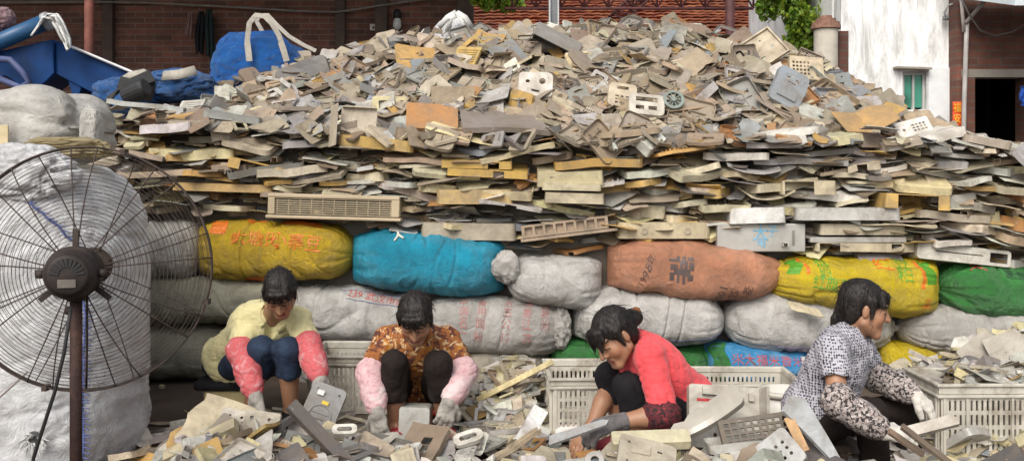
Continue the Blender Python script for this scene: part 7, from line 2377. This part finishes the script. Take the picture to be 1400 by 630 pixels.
# 3: coral red shirt, bending to the left
woman(dict(label='woman in coral red shirt bending left with brown hair clip and dark glove', seed=8,
    J=dict(head=W(840, 459, 4.02), neck=W(874, 478, 4.12), pelvis=W(938, 556, 4.20), shL=W(889, 489, 3.97), shR=W(868, 486, 4.27),
           elL=W(908, 566, 3.88), wrL=W(838, 578, 3.86), elR=W(832, 532, 4.22), wrR=W(808, 584, 4.10),
           hipL=W(928, 560, 4.08), hipR=W(928, 560, 4.30), knL=W(858, 528, 4.02), knR=W(834, 514, 4.22),
           anL=W(876, 594, 4.04), anR=W(852, 592, 4.22), toL=W(842, 618, 3.98), toR=W(822, 612, 4.20)),
    face=(-.68, -.46, -.58), up=(-.5, -.1, .85), hs=.95, tone=1.0,
    shirt=M_coral, trousers=M_blackcloth, sleeve=.84, hem=.36, guardL=M_guardmaroon, guard=None, gspanL=(-.16, .25), fsign=1,
    handL=dict(d=(-1, -.2, -.35), n=(.1, -.4, 1), curl=(32, 24), sgn=1, glove=M_gloveD), handR=dict(d=(-.6, -.4, -.55), n=(-.3, -.4, 1), curl=(20, 16), sgn=-1),
    shoes=('shoe', cloth_mat('maroon_sock', (.16, .02, .03))),
    hair=FR + SIDE + [((0, -.09, .01), (0, -.118, .0), .036, .034, .02), ((0, -.12, .0), (0, -.137, -.012), .034, .030, .02), ((-.03, .085, .05), (-.03, .105, .0), .016, .005, .012), ((.03, .085, .05), (.03, .105, -.005), .016, .005, .012)],
    clip=(0.02, -.160, -.005)))
# 4: checked shirt, seated facing right
woman(dict(label='woman in black and white checked shirt seated low, facing right, white gloves', seed=12,
    J=dict(head=W(1181, 421, 4.02), neck=W(1160, 465, 4.05), pelvis=W(1112, 572, 4.08), shR=W(1138, 478, 3.86), shL=W(1172, 474, 4.22),
           elR=W(1146, 549, 3.76), wrR=W(1206, 588, 3.72), elL=W(1200, 515, 4.22), wrL=W(1248, 538, 4.08),
           hipR=W(1118, 580, 3.98), hipL=W(1125, 580, 4.20), knR=W(1190, 563, 3.92), knL=W(1232, 557, 4.22),
           anR=W(1196, 632, 3.95), anL=W(1248, 622, 4.25), toR=W(1235, 655, 3.92), toL=W(1285, 645, 4.22)),
    face=(.95, -.12, -.18), up=(.12, 0, 1), hs=.95, tone=1.1,
    shirt=M_check, trousers=M_brownblack, sleeve=.44, hem=.9, vneck=True, guard=M_guardleo, gspanR=(-.14, .98), gspanL=(-.30, .98), fsign=1,
    handR=dict(d=(1, -.15, -.18), n=(.1, -.5, .9), curl=(26, 22), sgn=-1, glove=M_gloveW), handL=dict(d=(.75, -.2, -.62), n=(.5, -.5, .7), curl=(22, 20), sgn=1, glove=M_gloveW),
    shoes=('shoe', M_blackcloth),
    hair=[((-.04, .056, .070), (-.058, .068, .026), .016, .008, .015), ((-.018, .066, .072), (-.024, .083, .040), .014, .006, .015), ((.018, .066, .072), (.022, .083, .036), .014, .006, .015), ((.04, .056, .070), (.058, .068, .022), .016, .008, .015)] + SIDE + [((0, -.085, -.02), (0, -.105, -.065), .028, .019, .02), ((0, -.105, -.065), (0, -.112, -.135), .019, .008, .012)], tie=(0, -.102, -.058)))

# stools and seats
t = thing('sitting_box', 'low yellowish box seat with black cushion under the yellow shirt woman', 'seat', W(318, 530, 5.0))
zt = hz(528, 5.0)
MB().box((hw(316, 5.0), 5.02, zt / 2 + .002), (.22, .24, zt - .004)).build('box', mat('seat_box', (.40, .33, .16), .7, .25, 8, .2, dirt=(.2, .16, .1)), t, bevel=.01)
MB().box((hw(314, 5.0), 5.02, zt + .025), (.30, .28, .05)).build('cushion', M_blackcloth, t, bevel=.02)
t = thing('red_stool', 'low red plastic stool under the woman in floral shirt', 'stool', W(580, 590, 4.85))
zt = hz(552, 4.85)
M_red = mat('red_plastic', (.55, .025, .015), .4, .1)
MB().box((hw(578, 4.83), 4.84, zt - .012), (.28, .24, .024)).build('seat', M_red, t, bevel=.008)
for sx in (-1, 1):
    for sy in (-1, 1):
        MB().box((hw(578, 4.83) + sx * .12, 4.84 + sy * .095, (zt - .026) / 2), (.028, .028, zt - .026)).build('leg', M_red, t, bevel=.004)
for nm, lab, px, py, D in (('low_stool', 'low dark wooden stool hidden under the woman in coral shirt', 940, 600, 4.22), ('low_stool', 'low dark wooden stool hidden under the checked shirt woman', 1110, 610, 4.10)):
    t = thing(nm, lab, 'stool', (hw(px, D), D, 0)); M_wd = mat('dark_wood', (.06, .04, .028), .8)
    MB().box((hw(px, D), D, .095), (.26, .22, .03)).build('seat', M_wd, t, bevel=.006)
    for sx in (-1, 1): MB().box((hw(px, D) + sx * .10, D, .04), (.03, .2, .078)).build('leg', M_wd, t)
# held pieces
def held_shell():
    mb = plate(rrect(.155, .20, .022, 4), [rect(0, -.055, .05, .004), circ(.05, .07, .006), circ(-.05, .07, .006)], .005, lambda x, y: .004 * math.cos(y * 40), .03, .03)
    mb.box((0, -.03, .004), (.10, .004, .008)); mb.lathe([(.05, .002), (.052, .010), (.045, .010), (.043, .004)], (0, -.04, 0), n=24)
    R3 = Matrix.Rotation(R(20), 3, 'Y') @ fwd(R(28))
    held = single('appliance_moulding', 'grey appliance base held by the woman in the yellow shirt', 'base', mb, W(441, 556, 4.36), R3, (.25, .255, .26))
    for dx, dy, w_, h_, c_, lab in ((-.03, .055, .03, .022, (.62, .62, .6), 'small white label stuck on the grey held appliance base'), (.005, .018, .03, .016, (.65, .45, .03), 'small yellow label stuck on the grey held appliance base')):
        q = plate(rrect(w_, h_, .003, 2), [], .001, None, .05)
        st_ = bpy.data.objects.new('sticker', q.mesh('sticker', mat('sticker_' + lab.split()[1], c_, .5, .1))); COL.objects.link(st_)
        st_.parent = held; st_.matrix_basis = Matrix.Translation((dx, dy, .012)); st_['label'] = lab
held_shell()
mb = plate([(-.12, -.02), (.11, -.012), (.125, .004), (.10, .016), (-.11, .02)], [], .004, None, .05, .008)
single('plastic_strip', 'blue grey strip held by the dark glove of coral shirt woman', 'strip', mb, W(790, 589, 3.78), Matrix.Rotation(R(-18), 3, 'Y') @ fwd(R(50)), (.36, .38, .40))
mb = plate(clip_jag(rrect(.22, .035, .012, 3), 1, .3, .09, .008, PR), [], .004, wfun(PR, .008), .03, .012)
single('plastic_strip', 'dusty white curved strip held in the white gloves', 'strip', mb, W(1266, 583, 3.74), Matrix.Rotation(R(-14), 3, 'Y') @ fwd(R(45)), (.58, .53, .46), s=1.25)
# ------------------------------------------------------------------ link the scrap: the pieces that show largest as objects, the rest as one mass
def hull(P):
    P = sorted(map(tuple, P))
    def half(pts):
        h = []
        for p in pts:
            while len(h) >= 2 and (h[-1][0] - h[-2][0]) * (p[1] - h[-2][1]) - (h[-1][1] - h[-2][1]) * (p[0] - h[-2][0]) <= 0: h.pop()
            h.append(p)
        return h
    a, b_ = half(P), half(P[::-1])
    return a[:-1] + b_[:-1]
IDB = -np.ones((315, 700), np.int32)
order = sorted(range(len(ITEMS)), key=lambda i: -ITEMS[i]['M'].translation.y)
gyy, gxx = np.mgrid[0:315, 0:700]
for i in order:
    it = ITEMS[i]; p = PROTO[it['pi']]
    v = (np.array(it['M'])[:3, :3] @ p['co'].T).T + np.array(it['M'].translation)
    sx = (700 + v[:, 0] / v[:, 1] * F) / 2; sy = (HOR + (CAMZ - v[:, 2]) / v[:, 1] * F) / 2
    h = hull(np.round(np.stack([sx, sy], 1), 2)); it['hull'] = h
    x0, x1 = int(max(0, sx.min())), int(min(700, sx.max() + 2)); y0, y1 = int(max(0, sy.min())), int(min(315, sy.max() + 2))
    if x1 <= x0 or y1 <= y0: continue
    X, Y = gxx[y0:y1, x0:x1] + .5, gyy[y0:y1, x0:x1] + .5
    m = np.ones(X.shape, bool)
    for (ax_, ay_), (bx_, by_) in zip(h, h[1:] + h[:1]):
        m &= ((bx_ - ax_) * (Y - ay_) - (by_ - ay_) * (X - ax_)) >= 0
    IDB[y0:y1, x0:x1][m] = i
cnt = np.bincount(IDB[IDB >= 0].ravel(), minlength=len(ITEMS))
for i, it in enumerate(ITEMS): it['vis'] = int(cnt[i]) if it['zone'] != 9 else 0
heap_i = sorted((i for i in range(len(ITEMS)) if ITEMS[i]['zone'] in (0, 1)), key=lambda i: -ITEMS[i]['vis'])
pile_i = sorted((i for i in range(len(ITEMS)) if ITEMS[i]['zone'] == 2), key=lambda i: -ITEMS[i]['vis'])
chosen = [i for i in heap_i[:400] if ITEMS[i]['vis'] > 12] + [i for i in pile_i[:150] if ITEMS[i]['vis'] > 12]
chosen_set = set(chosen)

SACKS_ABOVE = [(-999, 272, 'the pale grey sack'), (272, 483, 'the golden yellow sack'), (483, 690, 'the turquoise sack'), (690, 828, 'the small tied white sack'), (828, 980, "the terracotta sack's left half"), (980, 1075, 'the printed grey box'), (1075, 1276, 'the lemon yellow sack'), (1276, 9999, 'the dark green sack')]
BELOW = [(-999, 280, 'the blue bags'), (280, 430, 'the blue bulk bag'), (430, 580, 'the wall lamp'), (580, 690, 'the white bulk bag'), (690, 820, 'the grey post'), (820, 915, 'the lattice brace'), (915, 1045, 'the dark red post'), (1045, 1150, 'the gate pillar'), (1150, 1290, 'the green window'), (1290, 9999, 'the dark doorway')]
NEARW = [(-999, 270, 'beside the bulk bag'), (270, 410, 'before the yellow shirt woman'), (410, 505, 'left of the floral shirt woman'), (505, 640, 'before the floral shirt woman'), (640, 755, 'left of the tall crate'), (755, 930, 'before the coral shirt woman'), (930, 1080, 'right of the coral shirt woman'), (1080, 1250, 'before the checked shirt woman'), (1250, 9999, 'at the right crate')]
def find(tab, x):
    for a_, b_, t_ in tab:
        if a_ <= x < b_: return t_
def where(it):
    px, py = it['px'], it['py']
    if it['zone'] == 1:
        a_, b_ = np.interp(px, TOP_X, TOP_Y), np.interp(px, BASE_X, BASE_Y); u = (py - a_) / (b_ - a_)
        row = 'stacked near the top' if u < .22 else 'stacked high' if u < .42 else 'stacked midway' if u < .62 else 'stacked low' if u < .82 else 'stacked lowest'
        return row + ' over ' + find(SACKS_ABOVE, px)
    if it['zone'] == 0:
        a_, b_ = np.interp(px, SKY_X, SKY_Y), np.interp(px, TOP_X, TOP_Y); u = (py - a_) / max(8, b_ - a_)
        row = 'on the crest' if u < .12 else 'high on the slope' if u < .36 else 'midway down the slope' if u < .64 else 'low on the slope' if u < .88 else 'at the slope foot'
        return row + ' below ' + find(BELOW, px)
    row = 'high' if py < 540 else ''
    if it['px'] > 1225 and py < 535: return 'heaped behind the right crate'
    if 630 < px < 756 and py < 575: return 'in the heap left of the tall crate'
    return ('lowest, ' if py > 612 else '') + find(NEARW, px)
def flatword(it):
    n = (it['M'].to_3x3() @ Vector((0, 0, 1))).normalized()
    if it['zone'] == 1: return ''
    return 'upright' if abs(n.z) < .45 else 'flat lying' if abs(n.z) > .93 else ''
groups = {}
for i in chosen:
    it = ITEMS[i]; p = PROTO[it['pi']]
    sz = 'large' if it['vis'] > 260 else 'small' if it['vis'] < 75 else ''
    bits = [sz, it['word'], p['words']]
    lab = ' '.join(x for x in bits if x) + ', ' + where(it)
    groups.setdefault(lab, []).append(i)
ORD = ['leftmost', 'second from left', 'third from left', 'fourth from left', 'fifth from left', 'sixth from left', 'seventh from left', 'eighth from left', 'ninth from left']
final = {}
for lab, ids in groups.items():
    if len(ids) == 1: final[ids[0]] = lab; continue
    # first try how they lie
    sub = {}
    for i in ids: sub.setdefault(flatword(ITEMS[i]), []).append(i)
    for fw, js in sub.items():
        l2 = (fw + ' ' + lab) if fw and len(sub) > 1 else lab
        if len(js) == 1 and fw and len(sub) > 1: final[js[0]] = l2
        else:
            js = sorted(js, key=lambda i: ITEMS[i]['px'])
            if len(sub) > 1 and not fw: l2 = lab
            for q, i in enumerate(js):
                o_ = ('left one' if q == 0 else 'right one') if len(js) == 2 else ORD[min(q, 8)] if q < len(js) - 1 else 'rightmost'
                final[i] = l2 + ', ' + o_
for i in chosen:
    it = ITEMS[i]; p = PROTO[it['pi']]
    lab = final[i]
    w_ = lab.split()
    if len(w_) > 16: lab = ' '.join(w_[:16])
    o = bpy.data.objects.new(p['name'], p['me']); COL.objects.link(o)
    o.matrix_world = it['M']; o.color = (*it['col'], 1)
    tag(o, lab, p['cat'], 'plastic scrap pieces of the big heap' if it['zone'] in (0, 1) else 'plastic scrap pieces on the ground')

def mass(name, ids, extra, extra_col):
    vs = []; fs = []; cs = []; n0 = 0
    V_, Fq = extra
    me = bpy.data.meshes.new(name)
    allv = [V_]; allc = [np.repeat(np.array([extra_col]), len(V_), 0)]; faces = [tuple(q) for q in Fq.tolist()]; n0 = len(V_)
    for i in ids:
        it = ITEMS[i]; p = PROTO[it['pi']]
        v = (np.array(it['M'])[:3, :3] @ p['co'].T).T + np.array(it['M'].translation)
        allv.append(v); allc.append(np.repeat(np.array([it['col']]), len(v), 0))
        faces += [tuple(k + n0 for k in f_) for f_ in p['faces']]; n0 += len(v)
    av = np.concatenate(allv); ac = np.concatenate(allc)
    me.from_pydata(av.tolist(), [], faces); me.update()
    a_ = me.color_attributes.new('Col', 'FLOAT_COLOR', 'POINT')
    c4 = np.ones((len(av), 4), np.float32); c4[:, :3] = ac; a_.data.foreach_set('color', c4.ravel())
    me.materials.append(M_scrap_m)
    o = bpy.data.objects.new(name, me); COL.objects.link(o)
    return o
rest_h = [i for i in range(len(ITEMS)) if ITEMS[i]['zone'] in (0, 1, 9) and i not in chosen_set]
rest_g = [i for i in range(len(ITEMS)) if ITEMS[i]['zone'] == 2 and i not in chosen_set]
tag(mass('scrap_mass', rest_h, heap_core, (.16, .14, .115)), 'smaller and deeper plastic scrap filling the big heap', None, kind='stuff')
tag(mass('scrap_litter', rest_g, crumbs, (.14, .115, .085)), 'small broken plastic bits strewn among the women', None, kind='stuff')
print('scrap items', len(ITEMS), 'chosen', len(chosen), 'heap vis0', sum(1 for i in heap_i if ITEMS[i]['vis'] == 0))

# give single-mesh things an origin at their own place
for o in list(SC.objects):
    if o.parent is None and o.type == 'MESH' and o.location.length < 1e-6 and o.get('kind') is None:
        n = len(o.data.vertices); co = np.zeros(n * 3, np.float32); o.data.vertices.foreach_get('co', co); co = co.reshape(-1, 3)
        c = Vector(((co[:, 0].min() + co[:, 0].max()) / 2, (co[:, 1].min() + co[:, 1].max()) / 2, float(co[:, 2].min())))
        o.data.transform(Matrix.Translation(-c)); o.location = c
        for ch in o.children: ch.matrix_parent_inverse = Matrix.Translation(-c)
